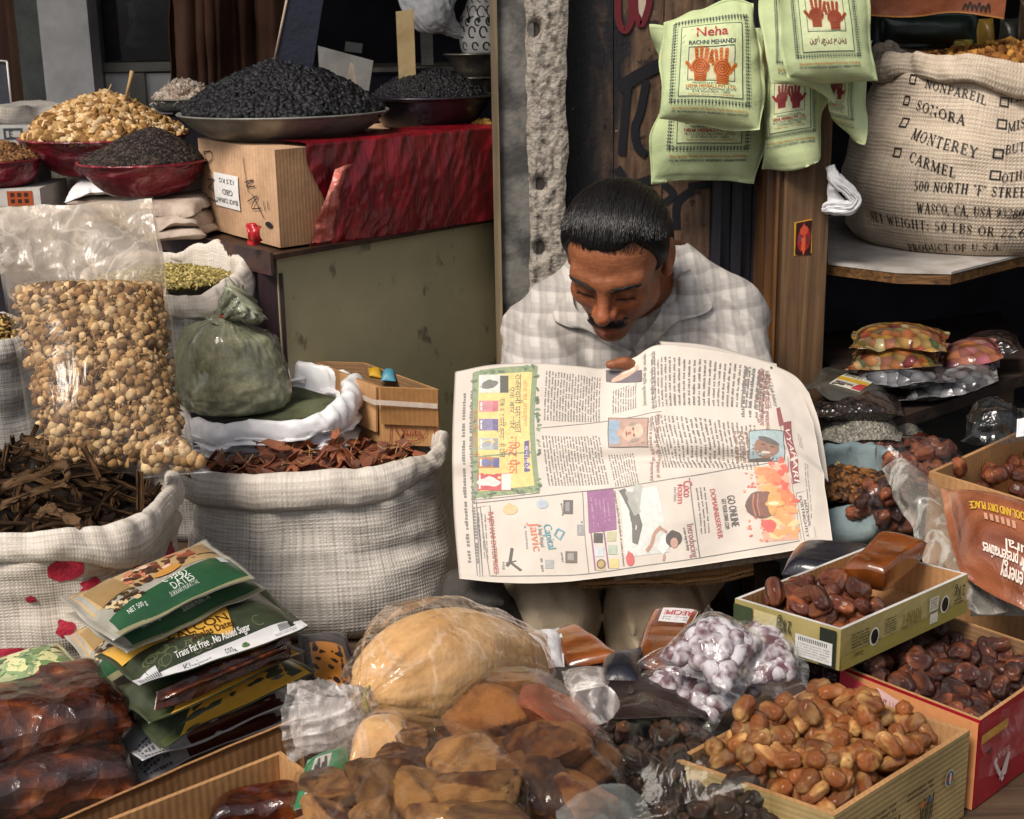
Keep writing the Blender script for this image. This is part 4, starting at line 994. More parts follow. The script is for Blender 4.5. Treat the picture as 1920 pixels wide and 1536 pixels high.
# red film over the right part
u, v = np.meshgrid(np.linspace(0, 1, 120), np.linspace(0, 1, 50), indexing='ij')
st = .145 + .035 * np.sin(v * 5.2) - .05 * np.clip(.5 - v, 0, 1) * 1.6
s_ = st + (1.0 - st) * u
n1 = (B2 - B1)[[1, 0, 2]] * [1, -1, 0]; n1 = n1 / np.linalg.norm(n1)
G = B1 + (B2 - B1) * s_[..., None]; G[..., 2] = zc - .004 + (zt_ - zc + .008) * v
wr = ridged(np.stack([s_ * 16 - v * 2.5, v * 2.2, 0 * v], -1), 11, 3)
G = G + n1 * (.0085 * np.sin(np.pi * np.clip(s_, 0, 1)) * np.sin(np.pi * v) + .0035 + .0022 * wr)[..., None]
top = np.stack([G[:, -1] - n1 * k + [0, 0, .003 + .0015 * 0] for k in (.004, .03, .07, .12)], 1)
Gt = np.concatenate([G, top], 1)
rf = NT('red_plastic'); kk = rf.ramp(rf.noise(9, 4, rf.mapping((3, 3, .5)), dist=.7), [(.3, S('40080f')), (.7, S('86101e'))])
M['red_plastic'] = rf.end(rf.bsdf(kk, .22, .55, rf.bump(rf.noise(30, 4, rf.mapping((3, 3, .4)), dist=.8), .35, .008)))
obj('red_film', Gt.reshape(-1, 3), [grid_faces(*Gt.shape[:2])], M['red_plastic'], t)
mfl = mat('lit_red_film', S('d98c7e'), S('b0453c'), .25, .6, vs=30, bs=40, bump=.7, bd=.01)  # pink tone paints the light caught by the loose flap
cr = lambda a, b, off=.02: B1 + (B2 - B1) * a + [0, 0, (zt_ - zc) * b] + n1 * off
G = cat_rom(cat_rom(np.array([[cr(.10, .02), cr(.165, .02), cr(.19, .05)], [cr(.11, .3, .028), cr(.15, .32, .03), cr(.20, .35)], [cr(.155, .55, .03), cr(.185, .58, .032), cr(.23, .62)], [cr(.20, .76), cr(.24, .80, .026), cr(.285, .80)]]), 40, 0), 24, 1)
sheet('film_flap', None, mfl, t, G=G, amp=.006, fr=30, seed=6)
G = cat_rom(cat_rom(np.array([[P(463, 423, 2.2), P(476, 420, 2.19), P(486, 428, 2.2)], [P(465, 438, 2.185), P(475, 440, 2.18), P(484, 438, 2.185)], [P(466, 452, 2.2), P(476, 458, 2.19), P(490, 450, 2.2)]]), 20, 0), 20, 1)
sheet('red_tape', None, mat('red_tape', S('c3212c'), S('9a1420'), .3, .5), t, G=G, amp=.006, fr=60, seed=2)

# steel dish of black raisins
def dish(label_d, pxc, pxr, pyrim, Y, pybot, m, name='dish', prof=None, ztop=None, lip=.004):
    c = P(pxc, pyrim, Y); r = (P(pxc + pxr, pyrim, Y)[0] - c[0]); zb = z_at(pxc, pybot, Y - r * .6)
    if ztop is None: ztop = c[2]
    o = bowl(name, c, zb, ztop, 0, r, m, prof=prof, lip=lip); tag(o, label_d, 'dish'); return o, c, r, zb
zt1 = zt_ + .0045
o, c, r, zb = dish('wide worn steel dish under the black raisin heap', 532, 194, 212, 2.46, 272, 'steel', prof=[(0, 0), (.4, 0), (.62, .08), (.84, .45), (1, 1)])
heap_c = c
tag(heap('black_raisins', c, r * .94, r * .94, c[2] + .003, z_at(535, 118, 2.46) - c[2], P_RAISIN, .0085, 3000, [S('0e0e13'), S('0a0a0e'), S('141318'), S('222126')], 'raisin', seed=1, base=(.01, .01, .014), pw=1.5, rough=.004), 'tall heap of shiny black raisins in the steel dish', 'raisins', kind='stuff')
o, c, r, zb = dish('dark round bowl of small black raisins with a bright rim', 803, 117, 183, 2.66, 246, 'steel_dark', 'bowl', prof=[(0, 0), (.5, 0), (.72, .12), (.9, .6), (1, 1)], lip=.006)
tag(heap('small_black_raisins', c, r * .90, r * .90, c[2] + .002, z_at(795, 134, 2.66) - c[2], P_RAISIN, .006, 2200, [S('0d0c11'), S('0a090d'), S('131116')], 'raisin', seed=2, base=(.01, .01, .014), pw=1.7, rough=.003), 'rounded heap of tiny black raisins in the dark bowl', 'raisins', kind='stuff')
# flat price boards stuck in the heaps
def board(name, quad, Y, th, m, label, cat='price card', lean=0):
    p = np.array([P(x, y, Y + (lean * (quad[2][1] - y) / 100.)) for x, y in quad]); p2 = p + [0, th, 0]
    mb = MB(); mb.add(np.concatenate([p, p2]), [np.array([[0, 1, 2, 3], [7, 6, 5, 4], [0, 4, 5, 1], [1, 5, 6, 2], [2, 6, 7, 3], [3, 7, 4, 0]])])
    return tag(mb.build(name, [m], smooth=False, col=False), label, cat)
board('price_board', [(546, -40), (612, -40), (583, 150), (513, 150)], 2.44, .004, mat('navy_board', S('14182c'), S('0e1120'), .5), 'navy slate stuck upright in the black raisin heap')
mb = MB(); mb.tube([P(546, -40, 2.438), P(515, 112, 2.438)], .0022, 8); tag(mb.build('metal_rod', [mat('pale_rod', S('b9a58f'))], col=False), 'thin pale rod along the edge of the navy slate', 'rod')
board('price_stick', [(742, 22), (775, 17), (780, 150), (748, 155)], 2.62, .006, mat('tan_board', S('a08c66'), S('8a7550'), .6), 'tan wooden price stick standing in the small black raisins')
board('price_card', [(657, 116), (664, 122), (672, 185), (642, 172)], 2.52, .003, mat('cream_card', S('d8c8b4'), S('c0ae98'), .6), 'small cream triangular card between the two raisin heaps')
board('price_card', [(596, 86), (700, 114), (690, 180), (600, 160)], 2.78, .004, mat('grey_card', S('8d8b88'), S('75736f'), .6), 'large grey card leaning behind the black raisins')
board('price_card', [(648, 78), (680, 82), (678, 100), (646, 96)], 3.1, .004, mat('grey_card_far', S('6d6c68')), 'small grey card lying on the rear counter')
# things on the rear counter right
t = empty('steel_bowl_stack', P(885, 200, 2.95), 'two stacked steel bowls under the white patterned jar', 'bowls')
for (py0, py1, rr) in ((104, 147, 52), (148, 195, 45)):
    c = P(888, py0, 2.95); r = P(888 + rr, py0, 2.95)[0] - c[0]
    bowl('bowl', c, z_at(888, py1, 2.95), c[2], 0, r, mat('warm_steel', S('a39b90'), S('6f6860'), .3, metal=.8), t, prof=[(0, 0), (.5, 0), (.62, .1), (.85, .7), (1, 1)])
c = P(905, 104, 2.95)
jb, G = tube_bag('jar', [c + [0, 0, -.01], c, c + [0, 0, .03], c + [0, 0, .07], c + [0, 0, .10], c + [0, 0, .125], c + [0, 0, .15]], [(.01, .01), (.036, .036), (.046, .046), (.043, .043), (.03, .03), (.026, .026), (.03, .03)], [0] * 7, mat('glazed_white', S('dcd8d2'), S('c6c2bc'), .3, .5), wr=.0004)
tag(jb, 'white round jar with black scroll drawings on the steel bowls', 'jar')
Gm = np.moveaxis(G, 0, 1); Gm = np.concatenate([Gm, Gm[:1]]); fj0 = gridmap(Gm, -grid_normals(Gm), 1, 1)
cj = G.mean((0, 1))
def fj(x, y):
    p, nn = fj0(np.asarray(x) % 1, y); d = p - cj; nn = np.sign((nn * d).sum(1))[:, None] * nn; return p, nn
pr = Print(fj); kb = (.015, .015, .02)
for kx in (.08, .17, .25, .33, .42):
    for (a, b, c_) in ((.0, .58, .05), (.01, .40, .035), (-.02, .72, .03), (.03, .28, .03), (-.03, .48, .025)):
        th = np.linspace(0, 6.283 * .85, 12); pr.line(np.stack([kx + a + c_ * np.cos(th) * .7, b + c_ * 1.2 * np.sin(th)], 1), .012, kb, 1)
    pr.blob(kx - .02, .5, .018, .03, kb, 1, wob=.5, seed=int(kx * 100)); pr.line([(kx - .03, .15), (kx, .2), (kx + .03, .14)], .012, kb, 1, 4)
pr.build('drawing', jb)
o_, G = tube_bag('white_cone_bag', [P(800, -30, 2.9), P(815, 20, 2.9), P(838, 45, 2.92), P(868, 66, 2.94)], [(.055, .03), (.05, .03), (.022, .016), (.008, .008)], [.006, .006, .003, .001], 'white_plastic', wr=.002, seed=4)
tag(o_, 'white plastic bag twisted to a cone beside the patterned jar', 'bag')
tag(heap('walnut_bits', P(905, 240, 2.62), .035, .03, z_at(905, 240, 2.62) - .01, .022, P_WALNUT, .008, 60, [S('a9803f'), S('c39a55')], 'piece_dry', seed=7, base=S('6a4a22')), 'few golden walnut bits on the red film beside the pillar', 'walnuts', kind='stuff')

# dishes at the far left
m_rb = NT('red_wrapped_dish'); kk = m_rb.ramp(m_rb.noise(16, 4, m_rb.mapping((1, 1, 2)), dist=1.2), [(.36, S('5a101e')), (.56, S('86202f')), (.70, S('b8787e'))])
M['red_dish'] = m_rb.end(m_rb.bsdf(kk, .25, .6, m_rb.bump(m_rb.noise(26, 4, m_rb.mapping((1, 1, 2)), dist=1.2), .6, .012)))
o, c, r, zbw = dish('wide dish wrapped in crinkled red film under the walnut heap', 195, 152, 258, 2.66, 335, 'red_dish', lip=.005, prof=[(0, 0), (.45, 0), (.65, .15), (.88, .6), (1, 1)])
tag(heap('walnuts', c, r * .95, r * .95, c[2] + .003, z_at(205, 187, 2.66) - c[2], P_WALNUT, .0098, 1500, [S('c09a68'), S('a07a48'), S('d0b48c'), S('7e5a32')], 'piece_dry', seed=3, base=S('5a3c1c'), pw=1.5, rough=.004), 'golden heap of shelled walnuts in the red wrapped dish', 'walnuts', kind='stuff')
o, c, r, zbp = dish('red film wrapped dish of black pepper in front of the walnuts', 268, 117, 305, 2.44, 373, 'red_dish', lip=.005, prof=[(0, 0), (.45, 0), (.65, .15), (.88, .6), (1, 1)])
tag(heap('black_pepper', c, r * .94, r * .94, c[2] + .003, z_at(300, 246, 2.44) - c[2], P_PEPPER, .0042, 3600, [S('26211f'), S('38302c'), S('1a1718'), S('4a3d35')], 'piece_dry', seed=4, base=(.012, .01, .01), pw=1.3, rough=.002, skew=(.02, 0)), 'black heap of peppercorns in the front red dish', 'peppercorns', kind='stuff')
o, c, r, zbl = dish('red film wrapped dish cut by the left edge, brown raisins in it', 0, 72, 302, 2.55, 352, 'red_dish', lip=.004)
tag(heap('brown_raisins', c, r * .92, r * .92, c[2] + .003, z_at(10, 270, 2.55) - c[2], P_RAISIN, .006, 900, [S('7a5636'), S('5c3d26'), S('8f6a42')], 'piece_dry', seed=5, base=S('3a2616'), rough=.002), 'brown raisin heap in the leftmost red dish', 'raisins', kind='stuff')
o, c, r, zbf = dish('small steel dish of pale flakes behind the walnuts', 345, 60, 187, 2.95, 212, 'steel')
tag(heap('pale_flakes', c, r * .93, r * .93, c[2] - .002, z_at(350, 150, 2.95) - c[2], P_FLAKE, .0085, 900, [S('d8c4b0'), S('c4ac98'), S('e4d4c4')], 'piece_dry', seed=6, base=S('8a7666'), pw=1.5), 'heap of pale almond flakes in the small steel dish', 'flakes', kind='stuff')
mb = MB(); mb.box(P(292, 214, 2.95) - [0, .05, .12], P(398, 214, 2.95) + [0, .06, -.002]); tag(mb.build('dark_crate', [m_dark], smooth=False, col=False), 'dark crate under the dish of pale flakes', 'crate')
# little sticks in the walnuts
for a, b, lb in (((248, 133), (235, 190), 'thicker pale wooden scoop handle in the walnut heap'), ((209, 158), (198, 182), 'thin pale stick at the top of the walnut heap')):
    mb = MB(); mb.tube([P(*b, 2.64), (P(*a, 2.64) + P(*b, 2.64)) / 2, P(*a, 2.64)], [.0035, .003, .004] if a[0] > 220 else [.0016, .0014, .0012], 8); tag(mb.build('wooden_stick', [mat('pale_stick', S('b8986c'), S('9a7a50'))], col=False), lb, 'stick')
# folded cloth, boxes under the dishes
m_fold = mat('folded_sacking', S('b4a496'), S('8a786c'), .8, vs=30, bs=140, bump=.5)
def flatpack(name, px0, px1, py, Y0, depth, z, th, m, label, cat, seed=0, slant=0, **kw):
    a = P(px0, py, Y0); b = P(px1, py, Y0); a[2] = b[2] = z
    c4 = [a, b, b + [slant, depth, 0], a + [slant, depth, 0]]
    o, f, W, H = packet(name, c4, th, m, seed=seed, up=.98, **kw); tag(o, label, cat); return o, f, W, H
zz = ZT + .002
for k in range(3):
    th = (zbp - ZT - .004) / 3
    flatpack('folded_sack', 262 - k * 5, 378 - k * 3, 420, 2.30 + k * .012, .2, zz + k * th + .001, th * .92, m_fold, ['lowest folded sacking under the pepper dish', 'middle folded sacking under the pepper dish', 'top folded sacking under the pepper dish'][k], 'sacking', seed=20 + k, seal=.01, pw=8, wr=.003, edge=.01)
for k in range(3):
    th = (zbw - ZT - .006) / 3
    flatpack('folded_sack', 110 + k * 6, 262, 390, 2.52 + .01 * k, .26, zz + k * th + .001, th * .92, 'white_plastic' if k == 2 else m_fold, ['lowest pale bundle under the walnut dish', 'middle pale bundle under the walnut dish', 'white plastic bundle right under the walnut dish'][k], 'sacking', seed=30 + k, seal=.01, pw=8, wr=.005, edge=.012)
pk0 = P(-60, 392, 2.5); pk1 = P(78, 392, 2.5)
t = empty('small_carton', [pk0[0] + .05, 2.55, ZT], 'white carton with an orange printed patch at the left edge under the raisin dish', 'carton')
mb = MB(); mb.box((pk0[0], 2.50, ZT + .002), (pk1[0], 2.66, zbl - .001)); mb.build('body', [mat('white_card', S('c9c4bd'), S('aaa49c'))], t, smooth=False, col=False)
q0 = P(15, 387, 2.4985); q1 = P(60, 358, 2.4985); pr = Print(lambda x, y: (np.stack([x, 0 * x + 2.4995, y], 1), np.broadcast_to([0, -1., 0], (len(x), 3))))
pr.rect(q0[0], q0[2], q1[0], q1[2], S('a04a22'), 0)
for k in range(3):
    for j in range(2): pr.rect(q0[0] + .006 + k * .012, q0[2] + .005 + j * .011, q0[0] + .013 + k * .012, q0[2] + .012 + j * .011, S('3a1a14'), 1, 1, 1)
pr.build('orange_patch', t)
# sack and slate at the very left
o, G = sack('cloth_sack', P(20, 250, 2.85) * [1, 1, 0], ZT + .002, z_at(20, 198, 2.85), .155, .10, [M['sack_white'], M['sack_cuff']], cuff=(.045, .014), seed=31, inner=.05); tag(o, 'low white sack with rolled rim behind the leftmost dish', 'sack')
mb = MB(); mb.box((-1.12, 2.62, ZT + .002), (P(62, 250, 2.62)[0], 2.70, z_at(20, 240, 2.62))); t = mb.build('printed_carton', [mat('printed_white', S('b8b8b6'), S('9c9c9a'))], smooth=False, col=False); tag(t, 'white carton with grey printing behind the leftmost red dish', 'carton')
pr = Print(lambda x, y: (np.stack([x, 0 * x + 2.62, y], 1), np.broadcast_to([0, -1., 0], (len(x), 3)))); q = P(8, 262, 2.62); pr.frame(q[0], q[2], q[0] + .035, q[2] + .02, .004, S('3a3c40'), 1); pr.text('E', q[0] + .01, q[2] + .004, .012, S('3a3c40')); pr.build('printing', t)
board('price_slate', [(-30, 112), (14, 116), (21, 194), (-30, 198)], 2.70, .004, mat('slate', S('3a3d46'), S('262833'), .5), 'grey slate with pale edge standing in the sack at the left edge', 'price card')
mb = MB(); mb.tube([P(13, 115, 2.697), P(21, 195, 2.697)], .0018, 6); mb.tube([P(-30, 112, 2.697), P(13, 115, 2.697)], .0018, 6); tag(mb.build('slate_frame', [m_wpost], col=False), 'pale edging of the grey slate at the left', 'frame')
# ------------------------------------------------------------ sacks and bags at the left
rng = np.random.default_rng(5)
# big white sack of red chips
Yb = 2.0; cb = P(600, 880, Yb); zb1 = z_at(603, 884, 1.84)
o, Gbig = sack('woven_sack', cb * [1, 1, 0], ZP - .058, zb1, .178, .148, [M['sack_white'], M['sack_cuff']], cuff=(.040, .012), prof=((0, 1.0), (.08, 1.12), (.3, 1.15), (.7, 1.05), (1, .99)),
            rim=lambda a: -.018 + .010 * math.cos(a) - .017 * math.sin(a), fold=.006, seed=2, ex=2.6, rimn=.006)
tag(o, 'big white woven sack full of rust red chips, beside the newspaper', 'sack')
def chip_mesh(seed):
    V, F = flake(seed, .55, .09, .4); k = np.clip(.5 + .5 * vn(V * 2 + seed, seed), 0, 1)[:, None]
    return mesh_np('chip', V, [F], M['chip'], col=S('6e3822') * (1 - k) + S('a25e3c') * k, smooth=False)
M['chip'] = amat('dried_chip', .32, .55, .5, bs=120, var=.4, vs=60, rnd=.45)
chips = [chip_mesh(s) for s in range(10)]
zf = zb1 - .034
mb = MB(); th = np.linspace(0, 6.283, 48, endpoint=False); rr = np.linspace(0, 1, 12)
gx = cb[0] + np.outer(rr, np.cos(th)) * .165; gy = cb[1] + np.outer(rr, np.sin(th)) * .138
dome = lambda x, y: .008 * np.clip(1 - ((x - cb[0]) ** 2 + (y - cb[1]) ** 2) / .03, 0, 1) + -.08 * (y - cb[1])
gz = zf - .012 + dome(gx, gy)
mb.add(np.stack([gx, gy, gz + .003 * vn(np.stack([gx * 60, gy * 60, 0 * gx], -1), 3)], -1).reshape(-1, 3), [grid_faces(12, 48, wrapv=True)], 0, S('3a1c12'))
tag(mb.build('chip_fill', [M['piece_dry']]), 'dense rust red chips filling the big white sack under the top layer', 'chips', kind='stuff')
poly = [(cb[0] + .160 * math.cos(a), cb[1] + .134 * math.sin(a)) for a in np.linspace(0, 6.283, 24, endpoint=False)]
its = pile(190, poly, lambda x, y: zf - .012 + dome(x, y), .0165, .0115, rng, dome=dome, cell=.004)
for k, q in enumerate(its):
    q0, Fm, l, r_ = q; its[k] = (q0 - [0, 0, .004], Fm @ rot_rand(rng) if rng.random() < .25 else Fm, l, l)
its = its[-185:]
place('chip', chips, [(p, Fm, l * .88, r_) for p, Fm, l, r_ in its], 'curled rust red chip among many in the big white sack', 'chip', 'rust red chips in the big white sack', rng, roll=False, squash=False)
# thin pale fibres among the chips
mb = MB()
for k in range(70):
    q0 = its[rng.integers(len(its))][0] + [0, 0, .008]; d = rng.normal(size=3) * [1, 1, .4]; d /= np.linalg.norm(d); e = rng.normal(size=3) * .004
    mb.tube([q0 - d * .011, q0 + e, q0 + d * .011], .0007, 5)
tag(mb.build('pale_fibres', [mat('pale_fibre', S('c09a6c'), S('9a7448'))], col=False), 'thin pale fibres strewn over the rust red chips', 'fibres', kind='stuff')

# bark sack, left foreground
Yk = 1.64; ck = P(40, 960, Yk); zk1 = 1.106
def rimk(a): return -.010 * (1 + math.sin(a))
o, Gk = sack('printed_sack', ck * [1, 1, 0], ZP + .002, zk1, .170, .160, [M['sack_bark'], M['sack_cuff']], cuff=(.044, .013), prof=((0, .96), (.1, 1.03), (.4, 1.04), (.75, 1.0), (1, .99)), rim=rimk, fold=.010, seed=7, ex=3.0, rimn=.006, hf=1.0)
tag(o, 'off white sack of brown bark with red printed shapes', 'sack')
# red printed shapes on its front: theta runs round the sack, t up
fs = gridmap(Gk, None, 2 * math.pi, 1.0)
def fk(x, y):
    p, nn = fs(np.asarray(x) % (2 * math.pi), y); d = p - np.array([ck[0], ck[1], 0]); d[:, 2] = 0
    return p, np.sign((nn * d).sum(1))[:, None] * nn
def sack_pos(G, px, py):
    """theta, t of the front point of a sack wall seen at a pixel"""
    X = np.stack(pix(G.reshape(-1, 3)), 1); d = np.hypot(X[:, 0] - px, X[:, 1] - py)
    nq = np.linalg.norm(G.reshape(-1, 3) - CAM, axis=1); k = np.argmin(d + np.where(d < 40, nq * 30, 1e4)); i, j = divmod(int(k), G.shape[1])
    return 2 * math.pi * i / (G.shape[0] - 1), j / (G.shape[1] - 1)
M['red_print'] = amat('red_weave_print', .7, .2, .3, bs=300, var=.55, vs=260)
rp = S('a0283a')
for k, (x, y, w_, h_, rt) in enumerate([(118, 1062, 36, 28, 0), (195, 1050, 30, 22, .4), (250, 1022, 30, 18, .2), (262, 1072, 18, 16, 0), (172, 1105, 34, 16, .35), (318, 1025, 14, 18, 0), (118, 1180, 22, 16, 0), (20, 1230, 40, 10, 0), (55, 1130, 10, 9, 0)]):
    a, t_ = sack_pos(Gk, x, y); pr = Print(fk, eps=.0012); pr.blob(a, t_, w_ * .6 * .001 / .19 * 1.0, h_ * .64 * .001 / (zk1 - ZP), rp, 0, rot=0, wob=.3, seed=k, seg=28); pr.build('red_patch', o, 'red_print')
# bark strips
def bark_mesh(seed):
    rg = np.random.default_rng(seed + 40); nl, nw = 16, 10; L = 1.0; w_ = rg.uniform(.16, .32); cu = rg.uniform(1.8, 3.4); fo = rg.uniform(-1.2, 1.2)
    u, v = np.meshgrid(np.linspace(-1, 1, nl), np.linspace(-1, 1, nw), indexing='ij')
    ph = v * cu * .9; rad = w_ / max(cu * .9, .5)
    x = u * L + .06 * fbm(np.stack([v * 3, 0 * v, u * 0 + seed], -1), seed) * np.sign(u) * (np.abs(u) > .9)
    y = rad * np.sin(ph); z = rad * (1 - np.cos(ph)) + .25 * fo * u ** 2 + .03 * fbm(np.stack([u * 3, v * 4, 0 * u + seed], -1), seed + 1)
    G = np.stack([x, y, z], -1); N = grid_normals(G); G2 = G + N * .075; nv = nl * nw; idx = np.arange(nv).reshape(nl, nw)
    ring = np.concatenate([idx[:, 0], idx[-1, 1:], idx[-2::-1, -1], idx[0, -2:0:-1]]); r2 = np.roll(ring, -1); F = grid_faces(nl, nw)
    k = np.clip(.5 + .6 * fbm(np.stack([u * 1.5, v * 3, 0 * u + seed], -1), seed + 3), 0, 1).reshape(-1, 1); c1 = S('3e2c20') * (1 - k) + S('6b4f38') * k; c2 = S('503823') * (1 - k) + S('84623f') * k
    return mesh_np('bark_strip', np.concatenate([G.reshape(-1, 3), G2.reshape(-1, 3)]), [F[:, ::-1], F + nv, np.stack([ring, ring + nv, r2 + nv, r2], 1)[:, ::-1]], M['bark'], col=np.concatenate([c1, c2]))
barks = [bark_mesh(s) for s in range(9)]
poly = [(ck[0] + .148 * math.cos(a), ck[1] + .138 * math.sin(a)) for a in np.linspace(0, 6.283, 24, endpoint=False)]
zfk = zk1 - .035
domk = lambda x, y: .05 * np.clip((ck[0] + .06 - x) / .2, 0, 1) + .03 * np.clip((y - ck[1] + .08) / .2, 0, 1)
mb = MB(); gx = ck[0] + np.outer(rr, np.cos(th)) * .176; gy = ck[1] + np.outer(rr, np.sin(th)) * .156
mb.add(np.stack([gx, gy, zfk - .015 + domk(gx, gy) * .8 + .004 * vn(np.stack([gx * 40, gy * 40, 0 * gx], -1), 3)], -1).reshape(-1, 3), [grid_faces(12, 48, wrapv=True)], 0, S('221811'))
tag(mb.build('bark_crumbs', [M['piece_dry']]), 'dark bark crumbs under the strips in the printed sack', 'bark', kind='stuff')
its = pile(140, poly, lambda x, y: zfk - .03 + domk(x, y), .030, .013, rng, dome=domk, cell=.005, cand=14)
place('bark_strip', barks, [(p, Fm, l, l) for p, Fm, l, r_ in its], 'curled brown bark strip lying in the printed sack', 'bark', 'bark strips in the printed sack', rng, roll=False, squash=False)
# folded bark bundles at the front
for k, (pts, rr_, lb) in enumerate([([(5, 915, 1.55), (60, 890, 1.56), (110, 872, 1.56), (128, 884, 1.55), (118, 905, 1.54), (60, 925, 1.53), (0, 950, 1.53)], .008, 'long bark strip bent into a hairpin'), ([(40, 820, 1.66), (60, 830, 1.66), (85, 838, 1.66), (90, 870, 1.64)], .012, 'short upright bark roll below the chamomile bag'), ([(62, 985, 1.50), (78, 960, 1.51), (100, 955, 1.51), (150, 985, 1.5)], .007, 'bark strip kinked near the front rim')]):
    C = cat_rom(np.array([P(*q) for q in pts]), 40); w3 = np.array([0, .002, .0045]); u = np.linspace(-1, 1, 8)
    G = C[:, None] + u[None, :, None] * w3 + .002 * fbm(np.stack([np.linspace(0, 9, 40)[:, None] + 0 * u, u[None] * 3 + 0 * C[:, :1], 0 * C[:, :1] + u * 0 + k], -1), k)[..., None]
    mm = M['bark']
    o_, _ = sheet('bark_strip', None, mat('bark_band_%s' % 'abc'[k], S('6b523c'), S('45321f'), .85, .15, vs=40, bs=110, bump=.9, stretch=(.4, 1, 1)), G=G, amp=.0015, fr=50, seed=k, thick=.003)
    tag(o_, lb, 'bark', 'bark strips in the printed sack')

# sack at the left edge with seed mix
Yl = 2.05; cl = P(-70, 680, Yl)
o, G = sack('knit_sack', cl * [1, 1, 0], ZP + .002, z_at(-20, 650, 1.95), .125, .11, [weave('grey_knit', S('b5b0ab'), S('6f6b69'), 900), weave('grey_knit_rim', S('c4beb8'), S('807b78'), 700)], cuff=(.03, .01), seed=12); tag(o, 'grey knitted sack at the left edge behind the clear bag', 'sack')
tag(heap('mixed_seeds', [cl[0], cl[1]], .115, .10, z_at(-20, 650, 1.95) - .01, .05, P_SEED, .006, 700, [S('a58a4a'), S('4a3c2c'), S('c4a560'), S('6a4a2a')], 'piece_dry', seed=12, base=S('4a3a20')), 'mixed yellow and dark seeds in the grey sack at the left edge', 'seeds', kind='stuff')

# fennel sack under the counter edge
Yf = 2.20; cf = P(305, 515, Yf); zf1 = z_at(330, 530, 2.1)
o, G = sack('fennel_sack', cf * [1, 1, 0], ZP + .002, zf1, .120, .105, [weave('grey_white_weave', S('a9a5a2'), S('7d7a78'), 500), M['sack_cuff']], cuff=(.040, .013), rim=lambda a: .02 * math.sin(a) + .006 * math.cos(a), fold=.008, seed=9, ex=2.6, rimn=.010, prof=((0, .96), (.2, 1.1), (.7, 1.08), (.9, 1.0), (1, .97)))
tag(o, 'white sack of green fennel seeds under the counter edge', 'sack')
tag(heap('fennel_seeds', cf, .108, .094, zf1 - .012, .022, P_SEED, .0058, 1700, [S('a39358'), S('8d7f45'), S('bfae74'), S('766a3a')], 'piece_dry', seed=8, base=S('4d4424'), lie=.8), 'green yellow fennel seeds in the white sack', 'seeds', kind='stuff')

# white plastic sack holding green powder, with the tied green bag on top
Yw = 2.12; cw_ = P(508, 760, Yw); zw1 = z_at(500, 775, 2.02); zw0 = z_at(480, 872, 2.01)
o, G = sack('plastic_sack', cw_ * [1, 1, 0], zw0, zw1, .120, .098, ['x', 'y'] and [M['white_plastic'], M['white_plastic']], cuff=(.036, .012), rim=lambda a: .018 * math.sin(a) + .016 * max(0, math.cos(a - .4)), fold=.016, seed=15, ex=2.8, rimn=.012, prof=((0, .86), (.15, .95), (.5, 1.0), (.85, 1.0), (1, 1.0)), hf=1.3)
tag(o, 'crumpled white plastic sack holding green powder, behind the chips', 'sack')
m_gp = mat('green_powder', S('5c6048'), S('3f4230'), .95, .1, vs=20, bs=300, bump=.6)
mb = MB(); gx = cw_[0] + np.outer(rr, np.cos(th)) * .108; gy = cw_[1] + np.outer(rr, np.sin(th)) * .088
mb.add(np.stack([gx, gy, zw1 - .012 + .006 * fbm(np.stack([gx * 20, gy * 20, 0 * gx], -1), 3)], -1).reshape(-1, 3), [grid_faces(12, 48, wrapv=True)]); tag(mb.build('green_powder', [m_gp], col=False), 'dull green powder filling the white plastic sack', 'powder', kind='stuff')
# tied green bag
cg = P(440, 765, 2.10); h_ = lambda py: z_at(440, py, 2.10) - cg[2]
m_gb = NT('green_powder_bag'); kk = m_gb.ramp(m_gb.noise(16, 5, dist=.5), [(.36, S('6a6a54')), (.55, S('929278')), (.72, S('a6a587'))])
kk = m_gb.mix(.5, kk, m_gb.ramp(m_gb.noise(240, 3), [(.35, .6), (.6, 1.0)]), 'MULTIPLY')
M['green_bag'] = m_gb.end(m_gb.bsdf(kk, .75, .2, m_gb.bump(m_gb.noise(18, 5), .3, .01)))
ax_ = [cg + [0, 0, .001], cg + [0, 0, .004], cg + [0, 0, .03], cg + [-.004, 0, h_(690)], cg + [-.006, 0, h_(630)], cg + [-.004, 0, h_(604)], cg + [-.002, 0, h_(594)]]
rd = [(.05, .04), (.074, .056), (.080, .064), (.077, .060), (.060, .047), (.026, .023), (.014, .013)]
t = empty('tied_bag', cg, 'tied clear bag of green powder with a red band, on the white plastic sack', 'bag')
tube_bag('green_powder', ax_, rd, [0, .001, .003, .003, .008, .006, .003], 'green_bag', t, seed=3, wr=.0035, kp=9)
ax2 = ax_[:-1] + [cg + [-.002, 0, h_(596)], cg + [.0, -.003, h_(588)], cg + [.010, -.008, h_(575)], cg + [.022, -.010, h_(566)], cg + [.030, -.012, h_(558)]]
rd2 = [(a + .003, b + .003) for a, b in rd[:-1]] + [(.016, .015), (.012, .012), (.020, .016), (.030, .020), (.032, .018)]
M['film_green'] = film('greenish_film', .12, (1, 1, 1), S('b4ba9c'), rough=.10, bs=22, bump=.35, streak=.6, gloss=2.2)
tube_bag('clear_film', ax2, rd2, [0, .002, .003, .004, .010, .009, .006, .004, .007, .010, .012], 'film_green', t, seed=4, wr=.0035, kp=10, caps=False)
tube_bag('neck', ax2[5:], [(a * .93, b * .93) for a, b in rd2[5:]], [.006, .005, .004, .006, .010, .012], mat('green_film_neck', S('a5a892'), S('7a7e68'), .35, .5, vs=30, bs=60, bump=.5), t, seed=4, wr=.003, kp=10)
